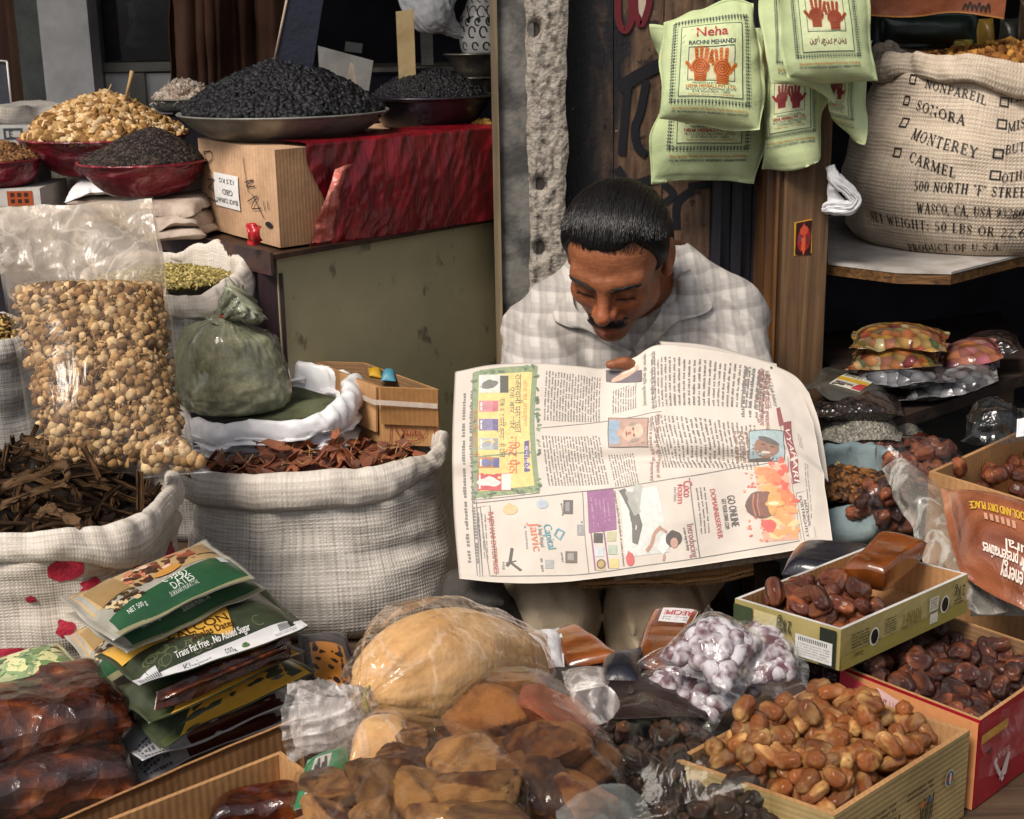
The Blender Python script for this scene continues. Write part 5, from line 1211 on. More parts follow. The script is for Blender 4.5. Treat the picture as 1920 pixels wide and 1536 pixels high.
a_ = np.linspace(0, 6.6, 40); ce = cg + [-.001, -.002, h_(588)]
mb = MB(); mb.tube(np.stack([ce[0] + .0145 * np.cos(a_), ce[1] + .0145 * np.sin(a_), ce[2] + .002 * np.sin(a_ * 1.5) + .004 * np.cos(a_)], 1), .0016, 6); mb.build('red_band', [mat('red_band', S('d2453a'), S('a82e26'), .4)], t, col=False)

# small taped carton behind the chips
cz0 = z_at(716, 833, 2.08)
q1 = P(716, 833, 2.08); q2 = Pz(826, 838, cz0); q0_ = Pz(588, 776, cz0); q3 = q0_ + (q2 - q1)
zt2 = z_at(722, 726, q1[1])
t = empty('taped_carton', (q0_ + q2) / 2, 'small open brown carton tied with clear tape, behind the red chips', 'carton')
up_ = np.array([0, 0, zt2 - cz0]); rimc = [q0_ + up_, q1 + up_, q2 + up_, q3 + up_]
carton('body', rimc, cz0, 'card', 'card_dark', 'card', t, th=.004, seed=4)
na = (q1 - q0_)[[1, 0, 2]] * [1, -1, 0]; na /= np.linalg.norm(na); nb_ = (q2 - q1)[[1, 0, 2]] * [1, -1, 0]; nb_ /= np.linalg.norm(nb_)
def flap(name, a, b, h0, h1, n, out, m):
    mb = MB(); z = lambda p, s: p + [0, 0, (zt2 - cz0) * s]
    c8 = [z(a, h0) + n * (.0012 + out), z(b, h0) + n * (.0012 + out), z(b, h0) + n * (.0045 + out), z(a, h0) + n * (.0045 + out)]
    c8 += [z(a, h1) + n * .0012, z(b, h1) + n * .0012, z(b, h1) + n * .0045, z(a, h1) + n * .0045]
    mb.hexa(np.array(c8)); return mb.build(name, [M[m]], t, smooth=False, col=False)
M['card_pale'] = card('pale_flap', S('c09468'), 'Z', 40); M['card_mid'] = card('mid_flap', S('93693f'), 'X', 260)
flap('side_flap', q0_ * .5 + q1 * .5 - (q1 - q0_) * .02, q1 * .985 + q0_ * .015, .22, 1.0, na, .003, 'card_pale')
flap('front_flap', q1 * .97 + q2 * .03, q2, .38, 1.0, nb_, .003, 'card_mid')
mb = MB(); zz_ = [0, 0, (zt2 - cz0) * .74]
mb.add(np.array([q0_ * .4 + q1 * .6 + na * .010 + zz_, q1 + na * .010 + nb_ * .008 + zz_, q2 + nb_ * .010 + zz_ - [0, 0, .004], q0_ * .4 + q1 * .6 + na * .010 + zz_ + [0, 0, .008], q1 + na * .010 + nb_ * .008 + zz_ + [0, 0, .008], q2 + nb_ * .010 + zz_ + [0, 0, .004]]), [np.array([[0, 1, 4, 3], [1, 2, 5, 4]])])
mb.build('clear_tape', [film('tape_film', .75, hcol=(.62, .55, .48), streak=.1)], t, smooth=False, col=False)
pr = Print(wallmap(q1 + nb_ * .003 + [0, 0, zt2 - cz0], q2 + nb_ * .003 + [0, 0, zt2 - cz0], cz0, 1, 1)); rr_ = S('8a2a22')
aa = np.linspace(math.pi, 2 * math.pi, 14); pr.line(np.stack([.52 + .27 * np.cos(aa), .36 + .27 * np.sin(aa)], 1), .014, rr_, 1); pr.line([(.15, .02), (.18, .36)], .014, rr_, 1); pr.line([(.93, .02), (.91, .36)], .014, rr_, 1); pr.text('Suits', .36, .18, .14, rr_, 0, .34)
pr.build('red_stamp', t)
for (x0, y0, x1, y1, c_, nm) in ((688, 712, 716, 716, 'c79a2c', 'yellow crumpled wrapper inside the taped carton'), (712, 718, 742, 722, '4f8fa6', 'blue crumpled wrapper inside the taped carton')):
    a = P(x0, y0 - 4, 2.14); b = P(x1, y1 - 4, 2.14)
    o_, *_r = packet('wrapper', [a, b, b + [0, .03, .006], a + [0, .03, .006]], .014, mat('wrapper_' + c_, S(c_), S(c_) * .6, .4), seed=int(x0), wr=.004, n=20, k=14); tag(o_, nm, 'wrapper')
mb = MB(); mb.box(np.minimum(q0_, q1) * [1, 1, 0] + [.012, .075, ZP - .058], np.maximum(q2, q3) * [1, 1, 0] + [-.03, -.02, cz0 - .001]); tag(mb.build('hidden_crate', [m_dark], smooth=False, col=False), 'dark crate the taped carton stands on', 'crate')

# tall clear bag of chamomile heads
bl, br, tr, tl = P(62, 884, 1.70), P(372, 893, 1.74), P(284, 371, 2.02), P(-12, 386, 1.98)
t = empty('clear_bag', (bl + br) / 2, 'tall clear bag of dried chamomile heads, its empty top standing up', 'bag')
fillv = lambda u, v: np.clip((.70 - v) / .10, 0.0, 1) * (.75 + .25 * np.cos((v - .25) * 3))
_, fb, Wb, Hb = packet('b', [bl, br, tr, tl], .085, 'film', seed=21, seal=.005, pw=3.2, build=False, vprof=fillv, wr=.002, wf=9, n=80, k=110)
mb = MB(); n_ = 4600; u = rng.random(n_) * .965 + .018; v = rng.random(n_) * .675 + .006
v = np.minimum(v, .655 + .02 * vn(np.stack([u * 5, 0 * u, 0 * u], 1), 5))
p, nn = fb(u * Wb, v * Hb); dep = np.where(np.arange(n_) < 3300, .0085, .017)[:, None]
p = p - nn * dep * rng.uniform(.75, 1.25, n_)[:, None]
balls = [lumpy(2, .10, 2.4, s) for s in range(4)]
cols = np.array([S('aa865a'), S('bd9a6c'), S('6e4e2e'), S('937048'), S('d2b488')])
for i in range(n_):
    q = rng.random()
    if q < .34: V, F = balls[rng.integers(4)]; s_ = rng.uniform(.0040, .0076)
    else: V, F = P_FLAKE[rng.integers(8)]; s_ = rng.uniform(.003, .0075)
    mb.add((V * s_) @ rot_rand(rng).T + p[i], [F], 0, cols[rng.integers(5)] * rng.uniform(.6, 1.2))
gu, gv = np.meshgrid(np.linspace(.01, .99, 40), np.linspace(.004, .66, 40), indexing='ij'); pb, nn = fb(gu.ravel() * Wb, gv.ravel() * Hb)
mb.add(pb - nn * .020, [grid_faces(40, 40)], 0, S('4a3018'))  # backing sheet, its dark colour standing in for shade between the heads
o_ = mb.build('chamomile_heads', [M['piece_dry']]); tag(o_, 'dried chamomile heads filling the tall clear bag', 'chamomile', kind='stuff')
M['film_bag'] = film('milky_bag_film', .04, (.95, .93, .9), S('cfc6ba'), rough=.2, bs=16, bump=.25, streak=.5)
packet('bag_body', [bl, br, tr, tl], .088, 'film_bag', t, seed=21, seal=.005, pw=3.2, vprof=fillv, wr=.003, wf=9, n=80, k=110)
# empty top: a second, milkier ply behind and a fold band
a = lambda s, v: (bl * (1 - s) + br * s) * (1 - v) + (tl * (1 - s) + tr * s) * v
G = cat_rom(cat_rom(np.array([[a(s, v) + [0, .012 + .012 * math.sin(s * 9 + v * 7), 0] for s in (0.01, .25, .5, .75, .985)] for v in (.60, .74, .88, .995)]), 60, 0), 60, 1)
M['film_top'] = film('bag_top_film', .72, (.93, .9, .86), S('b9afa4'), rough=.25, bs=14, bump=.3, streak=.22, fade=(.1, .4))
sheet('back_ply', None, 'film_top', t, G=G, amp=.006, fr=12, seed=8)
G2 = cat_rom(cat_rom(np.array([[a(s, v) + [0, -.010 + .006 * math.sin(s * 11 + v * 5), 0] for s in (0.0, .25, .5, .75, 1.0)] for v in (.56, .70, .86, 1.0)]), 70, 0), 60, 1)
sheet('front_ply', None, film('bag_front_ply', .5, (.95, .93, .9), S('cbbfb2'), rough=.22, bs=18, bump=.35, streak=.4, fade=(.02, .5)), t, G=G2, amp=.008, fr=16, seed=18)
# the slumped corner
c4 = [P(255, 902, 1.66), P(404, 884, 1.66), P(352, 826, 1.72), P(262, 862, 1.70)]
_, fb2, W2, H2 = packet('b', c4, .05, 'film', seed=22, build=False, pw=2.5)
mb = MB(); n_ = 150; u, v = rng.random(n_) * .8 + .08, rng.random(n_) * .8 + .08; p, nn = fb2(u * W2, v * H2); p = p - nn * .009
for i in range(n_): V, F = balls[rng.integers(4)]; mb.add((V * rng.uniform(.007, .0098)) @ rot_rand(rng).T + p[i], [F], 0, cols[rng.integers(5)] * rng.uniform(.65, 1.1))
tag(mb.build('chamomile_corner', [M['piece_dry']]), 'round chamomile heads in the slumped bag corner above the white sack', 'chamomile', kind='stuff')
packet('bag_corner', c4, .054, film('corner_film', .03, rough=.15, gloss=.4, bump=.15), t, seed=22, pw=2.5, wr=.002, wf=12)
# ------------------------------------------------------------ the seller
rng = np.random.default_rng(11)
H0 = P(1158, 472, 2.08)
def rotm(a, ax): return np.array(Matrix.Rotation(a, 3, ax))
HM = rotm(R(-20), 'Z') @ rotm(R(33), 'X') @ rotm(R(5), 'Y')
toW = lambda q: np.asarray(q) @ HM.T * .94 + H0
def head_sdf(p):
    ax = np.abs(p[..., 0]); s = np.stack([ax, p[..., 1], p[..., 2]], -1)     # mirrored
    d = s_ell(p, (0, .006, .028), (.075, .078, .073)); d = smin(d, s_ell(p, (0, -.032, .030), (.064, .054, .058)), .02)
    d = smin(d, s_ell(p, (0, -.036, -.040), (.056, .058, .074)), .03)
    d = smin(d, s_sph(s, (.043, -.018, -.064), .024), .03)
    d = smin(d, s_ell(p, (0, -.072, -.100), (.026, .022, .020)), .022)
    d = smin(d, s_ell(s, (.037, -.066, -.026), (.023, .020, .020)), .02)
    d = smin(d, s_cap(s, (.008, -.087, .011), (.046, -.070, .014), .011, .012), .016)
    d = smax(d, -s_ell(s, (.031, -.099, -.009), (.019, .018, .012)), .014)
    d = smin(d, s_ell(s, (.031, -.0745, -.011), (.0165, .0145, .0135)), .004)            # lids
    d = smin(d, s_cap(s, (.016, -.085, .000), (.046, -.0735, -.0015), .0035, .0035), .005) # upper lid fold
    d = smax(d, -s_cap(s, (.017, -.092, -.0165), (.044, -.0825, -.0155), .0016), .002)  # slit of the lids
    d = smin(d, s_cap(s, (.018, -.083, -.023), (.040, -.077, -.027), .004, .003), .008)  # bag under the eye
    d = smin(d, s_cap(p, (0, -.088, .004), (0, -.110, -.032), .0072, .0108), .012)
    d = smin(d, s_ell(p, (0, -.1135, -.036), (.0125, .0125, .0115)), .008)
    d = smin(d, s_ell(s, (.0135, -.101, -.038), (.0075, .011, .0085)), .005)
    d = smax(d, -s_ell(s, (.0075, -.112, -.048), (.0042, .006, .004)), .003)
    d = smin(d, s_ell(p, (0, -.086, -.066), (.030, .018, .020)), .012)
    d = smin(d, s_cap(s, (0, -.1015, -.0655), (.022, -.091, -.0685), .0052, .003), .004)
    d = smin(d, s_cap(s, (0, -.1035, -.0785), (.020, -.090, -.0745), .0074, .003), .004)
    d = smax(d, -s_cap(s, (0, -.108, -.0712), (.025, -.094, -.0712), .0014), .002)
    d = smax(d, -s_cap(s, (.024, -.100, -.042), (.034, -.082, -.062), .003), .010)       # fold beside the mouth
    e = s_ell(s, (.079, .014, -.006), (.010, .021, .032)); e = smax(e, -s_ell(s, (.089, .010, -.003), (.008, .012, .020)), .004)
    d = smin(d, e, .005); d = smin(d, s_sph(s, (.077, .004, -.034), .008), .006)
    d = smin(d, s_cap(p, (0, .025, -.05), (0, .060, -.150), .054, .058), .03)
    return d + .0006 * fbm(p * 60, 3, 2)
Vh, Fh = nets(head_sdf, (-.1, -.14, -.16), (.1, .125, .13), .0024)
bv_head = BVHTree.FromPolygons([Vector(v) for v in Vh], [list(f) for f in Fh])
def on_head(x, z, off=0.0):
    h = bv_head.ray_cast(Vector((x, -.3, z)), Vector((0, 1, 0)))
    if h[0] is None: return np.array([x, -.08, z])
    return np.array(h[0]) + np.array(h[1]) * off * (1 if h[1].y < 0 else -1)
skin = S('92593a'); x, y, z = Vh.T; c = np.tile(skin, (len(Vh), 1))
def tint(mask, col, a): 
    global c
    c = c * (1 - (mask * a)[:, None]) + np.asarray(col) * (mask * a)[:, None]
g = lambda q, cc, r: np.exp(-(((q - np.asarray(cc)) / np.asarray(r)) ** 2).sum(1))
S2 = np.stack([np.abs(x), y, z], 1)
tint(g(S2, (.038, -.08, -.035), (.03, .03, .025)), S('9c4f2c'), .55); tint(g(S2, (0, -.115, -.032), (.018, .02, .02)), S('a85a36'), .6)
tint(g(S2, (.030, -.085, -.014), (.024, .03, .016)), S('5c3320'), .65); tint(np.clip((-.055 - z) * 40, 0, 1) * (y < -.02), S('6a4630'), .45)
tint(g(S2, (.0, -.098, -.078), (.026, .016, .0075)), S('96463c'), .95); tint(g(S2, (.0, -.099, -.066), (.024, .014, .005)), S('70342c'), .8)
c = c * (1 + .10 * fbm(Vh * 55, 5, 3))[:, None]

# ---- body
xs = [P(px, 620, 2.22) for px in (1002, 1400)]
shL, shR = P(1034, 618, 2.235), P(1352, 612, 2.235)
elL, elR = P(990, 800, 2.03), P(1412, 800, 2.06)
wrL, wrR = P(985, 880, 1.915), P(1285, 765, 2.01)
nkb = P(1205, 560, 2.28)
hipL, hipR = P(1110, 985, 2.24), P(1295, 985, 2.24); hipL[2] = hipR[2] = .80
knL, knR = P(1026, 1146, 1.86), P(1224, 1142, 1.87)
anL, anR = np.array([knL[0] + .01, knL[1] + .10, .46]), np.array([knR[0] + .0, knR[1] + .10, .46])
neck_top = toW((0, .03, -.06))
def torso(p, o=0.0):
    d = s_ell(p, P(1192, 660, 2.25), (.152 + o, .112 + o, .17 + o))
    d = smin(d, s_ell(p, P(1205, 610, 2.30), (.142 + o, .085 + o, .100 + o)), .06)
    d = smin(d, s_cap(p, shL, shR, .050 + o), .05)
    d = smin(d, s_ell(p, P(1200, 850, 2.25), (.160 + o, .122 + o, .17 + o)), .08)
    d = smin(d, s_ell(p, np.array([.195, 2.27, .81]), (.168 + o, .135 + o, .10 + o)), .06)
    return d
def arms(p, o=0.0, o2=0.0):
    d = s_cap(p, shL, elL, .054 + o, .046 + o); d = np.minimum(d, s_cap(p, shR, elR, .054 + o, .046 + o))
    d = smin(d, np.minimum(s_cap(p, elL, wrL, .042 + o2, .030 + o2), s_cap(p, elR, wrR, .042 + o2, .030 + o2)), .015)
    return d
def hand(p, w, dirf, up, curl, spread, thumb_pts, flip=1):
    """palm + four fingers + thumb"""
    dirf = dirf / np.linalg.norm(dirf); up = up - dirf * (up @ dirf); up /= np.linalg.norm(up); sd_ = np.cross(dirf, up) * flip
    pc = w + dirf * .050
    Mx = np.stack([dirf, sd_, up], 1)
    d = s_box(p, pc, (.045, .038, .014), .013, Mx); d = smin(d, s_cap(p, w - dirf * .01, w + dirf * .03, .028, .026), .02)
    for k, (off, L) in enumerate(((-.029, .062), (-.010, .070), (.010, .066), (.028, .052))):
        b = w + dirf * .090 + sd_ * off; dd = dirf * math.cos(curl * .4) - up * math.sin(curl * .4) + sd_ * (k - 1.5) * spread
        j1 = b + dd * L * .45; d2 = dirf * math.cos(curl) - up * math.sin(curl) + sd_ * (k - 1.5) * spread; j2 = j1 + d2 * L * .32
        d3 = dirf * math.cos(curl * 1.6) - up * math.sin(curl * 1.6); j3 = j2 + d3 * L * .26
        f = np.minimum(np.minimum(s_cap(p, b, j1, .0088, .0082), s_cap(p, j1, j2, .0082, .0074)), s_cap(p, j2, j3, .0074, .0062)); d = smin(d, f, .006)
    t = [np.asarray(q) for q in thumb_pts]
    f = smin(s_cap(p, t[0], t[1], .014, .0105), s_cap(p, t[1], t[2], .0100, .0088), .004); f = smin(f, s_cap(p, t[2], t[3], .0088, .0072), .003)
    return smin(d, f, .010)
tipT = P(1143, 684, 1.938); knT = P(1172, 680, 1.944); webT = P(1205, 694, 1.962); basT = P(1235, 724, 1.99)
def hand_R(p): return hand(p, wrR, P(1180, 742, 1.985) - wrR, np.array([0, 1.0, .5]), .35, .05, [basT, webT, knT, tipT], -1)
def hand_L(p):
    return hand(p, wrL, P(1010, 990, 1.86) - wrL, np.array([.1, 1.0, .2]), .5, .05, [wrL + [.02, -.01, -.02], wrL + [.045, -.012, -.045], wrL + [.060, -.010, -.068], wrL + [.068, -.008, -.088]])
def legs(p, o=0.0):
    return np.minimum(*[smin(s_cap(p, h_, k_, .072 + o, .047 + o), s_cap(p, k_, a_, .046 + o, .036 + o), .03) for h_, k_, a_ in ((hipL, knL, anL), (hipR, knR, anR))])
def feet(p):
    fl = lambda a: smin(s_cap(p, a + [0, .02, -.045], a + [0, -.12, -.052], .032, .026), s_cap(p, a, a + [0, .01, -.04], .036, .034), .02)
    return np.minimum(fl(anL), fl(anR))
def body_sdf(p):
    d = torso(p); d = smin(d, arms(p), .03); d = smin(d, legs(p), .03); d = smin(d, feet(p), .02)
    d = smin(d, s_cap(p, nkb, neck_top, .062, .054), .04)
    return smin(smin(d, hand_R(p), .008), hand_L(p), .008)
Vb, Fb = nets(body_sdf, (-.13, 1.68, .375), (.54, 2.5, 1.30), .0055)
Vw = toW(Vh)
cb_ = np.tile(skin * .92, (len(Vb), 1)) * (1 + .10 * fbm(Vb * 40, 6, 3))[:, None]
t_nt = NT('skin'); a_ = t_nt.attr(); a_ = t_nt.mix(.5, a_, t_nt.ramp(t_nt.noise(130, 6, rough=.7), [(.35, .62), (.62, 1.15)]), 'MULTIPLY'); nbp = t_nt.bump(t_nt.noise(520, 3), .4, .0015, t_nt.bump(t_nt.noise(90, 4, t_nt.mapping((.6, .6, 2.6))), .3, .003))
M['skin'] = t_nt.end(t_nt.bsdf(a_, .42, .45, nbp, Subsurface_Weight=.12, Subsurface_Radius=(.012, .004, .002), Subsurface_Scale=.6))
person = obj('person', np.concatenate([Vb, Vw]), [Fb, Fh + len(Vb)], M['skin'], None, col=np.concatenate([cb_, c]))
tag(person, 'seated man in a pale plaid shirt bowed over an open newspaper', 'person')
# ---- shirt
def shirt_sdf(p):
    fo = .0045 * fbm(p * [11, 11, 16], 21, 3) + .0085 * ridged(p @ np.array([[.8, 0, .6], [0, 1, 0], [-.6, 0, .8]]) * [6, 6, 20], 22, 2) * 1.2
    am = np.exp(-np.minimum(np.linalg.norm(p - (shL + [.02, -.03, -.09]), axis=1), np.linalg.norm(p - (shR + [-.02, -.03, -.09]), axis=1)) ** 2 / .006)
    fo = fo * (.8 + 1.6 * am) + am * .006 * ridged(p @ np.array([[.7, 0, .7], [0, 1, 0], [-.7, 0, .7]]) * [3, 9, 26], 25, 2)
    d = torso(p, .012); d = smin(d, arms(p, .013, .016), .022)
    d = d - fo
    d = smax(d, -s_cap(p, nkb + (neck_top - nkb) * .25, neck_top + (neck_top - nkb) * .6 + [0, -.025, 0], .058, .076), .010)
    d = smax(d, .79 - p[..., 2], .006)
    cut = s_sph(p, wrR, .045); d = smax(d, -cut, .006); d = smax(d, -s_sph(p, wrL, .045), .006)
    return d
Vs, Fs = nets(shirt_sdf, (-.14, 1.86, .77), (.55, 2.47, 1.29), .0052)
pl = NT('plaid_shirt'); co = pl.coord()
wob = pl.n('ShaderNodeTexNoise'); wob.inputs['Scale'].default_value = 7; wob.inputs['Detail'].default_value = 2; pl.l(co, wob.inputs['Vector'])
vm = pl.n('ShaderNodeVectorMath', operation='MULTIPLY_ADD'); vm.inputs[1].default_value = (.022, .022, .022); pl.l(wob.outputs['Color'], vm.inputs[0]); pl.l(co, vm.inputs[2])
sx = pl.n('ShaderNodeSeparateXYZ'); pl.l(vm.outputs[0], sx.inputs[0])
def stripes(v, per, wd, ph=0.0):
    q = pl.math('SINE', pl.math('ADD', pl.math('MULTIPLY', v, 6.283 / per), ph * 6.283)); return pl.math('ADD', .5, pl.math('MULTIPLY', pl.math('TANH', pl.math('MULTIPLY', q, 5.0)), .5))
col = S('bcb6b0')
k = pl.mix(pl.math('MULTIPLY', stripes(sx.outputs[0], .027, .42), .62), col, S('8f8984'))
k = pl.mix(pl.math('MULTIPLY', stripes(sx.outputs[2], .027, .40, .3), .62), k, S('8c8682'))
k = pl.mix(pl.math('MULTIPLY', stripes(sx.outputs[0], .0135, .12, .6), .10), k, S('e6e0da')); k = pl.mix(pl.math('MULTIPLY', stripes(sx.outputs[2], .0135, .12, .1), .10), k, S('e6e0da'))
k = pl.mix(.2, k, pl.ramp(pl.noise(300, 2), [(.3, .7), (.7, 1.1)]), 'MULTIPLY')
M['plaid'] = pl.end(pl.bsdf(k, .85, .15, pl.bump(pl.noise(420, 2), .2, .001)))
shirt = obj('shirt', Vs, [Fs], M['plaid'], person)
bv_shirt = BVHTree.FromPolygons([Vector(v) for v in Vs], [list(f) for f in Fs])
def cast(bv, px, py, off, dflt):
    d = ray(px, py); h = bv.ray_cast(Vector(CAM), Vector(d).normalized()); q = np.array(h[0]) if h[0] is not None else P(px, py, dflt)
    return q - d / np.linalg.norm(d) * off
def flapsheet(name, inner, outer, oi, oo, n=36, k=8, dflt=2.2, mid=.004):
    a = cat_rom(np.array([[*q, 0] for q in inner], float), n); b = cat_rom(np.array([[*q, 0] for q in outer], float), n); G = np.zeros((n, k, 3)); D = np.zeros((n, k))
    for i in range(n):
        for j in range(k):
            t_ = j / (k - 1); q = a[i] * (1 - t_) + b[i] * t_; d = ray(q[0], q[1]); D[i, j] = np.linalg.norm(cast(bv_shirt, q[0], q[1], 0, dflt) - CAM) - (oi * (1 - t_) + oo * t_ + mid * 4 * t_ * (1 - t_))
            G[i, j] = d / np.linalg.norm(d)
    for _ in range(6): D[1:-1] = (D[:-2] + D[1:-1] * 2 + D[2:]) / 4
    for _ in range(3): D[:, 1:-1] = (D[:, :-2] + D[:, 1:-1] * 2 + D[:, 2:]) / 4
    G = CAM + G * D[..., None]
    return sheet(name, None, 'plaid', person, G=G, amp=.0006, fr=30, thick=.0022)[0]
flapsheet('collar', [(1072, 545), (1078, 575), (1098, 598), (1128, 632), (1186, 660)], [(1058, 548), (1036, 592), (1062, 612), (1104, 622), (1180, 668)], .017, .010)
flapsheet('collar', [(1262, 520), (1246, 560), (1234, 592), (1212, 622), (1188, 652)], [(1292, 506), (1333, 577), (1268, 602), (1240, 628), (1194, 664)], .020, .011)
# ---- trousers
def tr_sdf(p):
    fo = .008 * ridged(np.stack([p[:, 0] * 22 + p[:, 2] * 6, p[:, 1] * 9, p[:, 2] * 5.0], 1), 31, 2) + .004 * fbm(p * 14, 32, 2)
    d = legs(p, .013) - fo; d = smin(d, s_ell(p, np.array([.195, 2.27, .80]), (.180, .145, .095)), .02)
    # cloth hangs from the knee, a little flared
    for kn, an in ((knL, anL), (knR, anR)): d = np.minimum(d, s_cap(p, kn + [0, -.006, -.03], an + [0, -.01, .03], .058, .056) - fo * 1.4)
    return smax(d, .445 - p[:, 2], .006)
Vt, Ft = nets(tr_sdf, (-.08, 1.72, .43), (.48, 2.45, .93), .0055)
obj('trousers', Vt, [Ft], mat('beige_trousers', S('b8a78e'), S('937f69'), .85, .15, vs=9, bs=240, bump=.25), person)
for a in (anL, anR):
    Vf, Ff = nets(lambda p: smin(s_cap(p, a + [0, .025, -.046], a + [0, -.13, -.050], .037, .031), s_cap(p, a + [0, .01, -.01], a + [0, .01, -.045], .040, .038), .02) + np.maximum(0, .3815 - p[:, 2]), a - [.06, .19, .09], a + [.06, .09, .06], .006)
    Vf[:, 2] = np.maximum(Vf[:, 2], .3812); obj('shoe', Vf, [Ff], mat('brown_shoe', S('3a2a22'), S('241a15'), .4), person)
# ---- hair
zh_y = [-.12, -.082, -.066, -.050, -.038, -.026, -.018, -.004, .006, .018, .040, .07, .12]; zh_z = [.076, .070, .061, .054, .032, .004, -.026, -.030, .018, .020, -.035, -.085, -.09]
def hair_sdf(p):
    d = s_ell(p, (0, .008, .030), (.0845, .086, .083)); d = smin(d, s_ell(p, (0, -.022, .034), (.076, .068, .066)), .02); d = smin(d, s_ell(p, (0, .035, -.010), (.078, .062, .075)), .03)
    st = .0 * np.sin(p[:, 0] * 520 + 9 * fbm(p * [18, 7, 7], 3, 2)) + .002 * fbm(p * [60, 9, 9], 5, 2)
    top = np.clip((p[:, 2] - .02) * 20, 0, 1)
    d = d - .004 * top * np.exp(-((p[:, 1] + .055) / .04) ** 2) + st * .55
    zc_ = np.interp(p[:, 1], zh_y, zh_z) + .30 * np.clip(p[:, 0], 0, .04) * (p[:, 1] < -.05) + .006 * fbm(np.stack([p[:, 0] * 50, 0 * p[:, 0], 0 * p[:, 0]], 1), 7, 2) + .004 * np.exp(-((np.abs(p[:, 0]) - .045) / .016) ** 2) * (p[:, 1] < -.04)
    d = d + .0075 * np.exp(-np.clip(p[:, 2] - zc_, 0, 1) / .011)
    return smax(d, zc_ - p[:, 2], .004)
Vx, Fx = nets(hair_sdf, (-.1, -.115, -.1), (.1, .14, .145), .0026)
hn = NT('black_hair'); hc = hn.mapping((1, .07, .07))
M['hair'] = hn.end(hn.bsdf(hn.ramp(hn.noise(520, 2, hc), [(.3, (.003, .003, .005)), (.7, (.010, .008, .008))]), .5, .14, hn.bump(hn.noise(700, 2, hc), .5, .0015)))
bv_hair = BVHTree.FromPolygons([Vector(v) for v in Vx], [list(f) for f in Fx])
hair = obj('hair', toW(Vx), [Fx], M['hair'], person)
# hair strands keep head axes so the combing runs front to back
mb = MB()
rx_, ry_, rz_ = .0852, .0905, .0860
for k in range(650):
    x0 = rng.uniform(-.080, .080); s_ = math.sqrt(max(1 - (x0 / rx_) ** 2, .01)); a0 = R(-62 + 10 * abs(x0) / .08 + rng.uniform(4, 26)); a1 = a0 + R(rng.uniform(50, 110)); an_ = np.linspace(a0, a1, 12)
    lift = 1.0 + .006 * math.sin(k) + .05 * np.exp(-((an_ - R(-50)) / .35) ** 2) * .8
    dx = x0 + .004 * np.sin(an_ * 3 + k) + .012 * (an_ - a0) * rng.uniform(-.6, .6)
    q = np.stack([dx, .004 + ry_ * s_ * np.sin(an_) * lift, .031 + rz_ * s_ * np.cos(an_) * lift], 1)
    o0 = Vector((0, .004, .02)); q2 = []
    for v in q:
        d_ = (Vector(v) - o0).normalized(); h = bv_hair.ray_cast(o0 + d_ * .3, -d_)
        q2.append(np.array(h[0] + d_ * rng.uniform(.0004, .0034)) if h[0] is not None and h[3] > .17 else v)
    mb.tube(toW(np.array(q2)), np.linspace(.0006, .0003, 12), 4, cap=False)
hs = NT('hair_strand'); M['strand'] = hs.end(hs.bsdf((.010, .008, .008), .33, .5))
for k in range(70):
    x0 = rng.uniform(-.054, .054); z0_ = .062
    for _ in range(4): z0_ = np.interp(on_head(x0, z0_)[1], zh_y, zh_z)
    z0_ += rng.uniform(-.003, .003); q = np.array([on_head(x0 + .001 * j * rng.uniform(-1, 1), z0_ + .006 * j, .0004 + .0032 * j) for j in range(4)]); mb.tube(toW(cat_rom(q, 7)), np.linspace(.0003, .0005, 7), 4, cap=False)
mb.build('hair_strands', [M['strand']], hair, col=False)
def bristles(name, n, fx, parent, r=.00042, seed=0):
    rg = np.random.default_rng(seed); mb = MB()
    for _ in range(n):
        (xa, za), (xb, zb) = fx(rg); q = np.array([on_head(xa, za, .0006), on_head((xa + xb) / 2, (za + zb) / 2, .0022), on_head(xb, zb, .0014)])
        mb.tube(toW(cat_rom(q, 5)), np.linspace(r, r * .5, 5), 4, cap=False)
    return mb.build(name, [M['strand']], parent, col=False)
for s in (-1, 1):
    def brow(rg, s=s):
        t_ = rg.random() ** .9; xc = .011 + .040 * t_; zc_ = .0045 + .0125 * t_ ** .8 - .004 * t_ ** 3 + rg.normal() * .0019 * (1.2 - .7 * t_)
        return (s * xc, zc_), (s * (xc + .006), zc_ + .002 - .003 * t_)
    bristles('eyebrow', 230, brow, person, seed=5 + s)
    # lash line
    q = np.array([on_head(s * x_, -.0175 + .0012 * math.sin((x_ - .016) / .03 * 3.1), .0008) for x_ in np.linspace(.016, .047, 12)])
    mb = MB(); mb.tube(toW(q), .0008, 5); mb.build('eyelashes', [M['hair']], person, col=False)
def mous(rg):
    t_ = rg.uniform(-1, 1); xc = .027 * t_; z0_ = -.0535 - .007 * abs(t_) ** 1.5 + rg.uniform(-.004, .004); return (xc, z0_), (xc * 1.16 + .001 * np.sign(t_), z0_ - .0085 + .001 * abs(t_))
bristles('moustache', 480, mous, person, .0005, 9)
# stool under him
t = empty('stool', (.195, 2.3, .38), 'low wooden stool under the seated man', 'stool')
mb = MB(); mb.box((.03, 2.15, .655), (.36, 2.46, .69)); mb.build('seat', [wp], t, smooth=False, col=False)
for x_ in (.05, .31):
    for y_ in (2.17, 2.42): mb = MB(); mb.box((x_, y_, .381), (x_ + .03, y_ + .03, .654)); mb.build('leg', [wp], t, smooth=False, col=False)
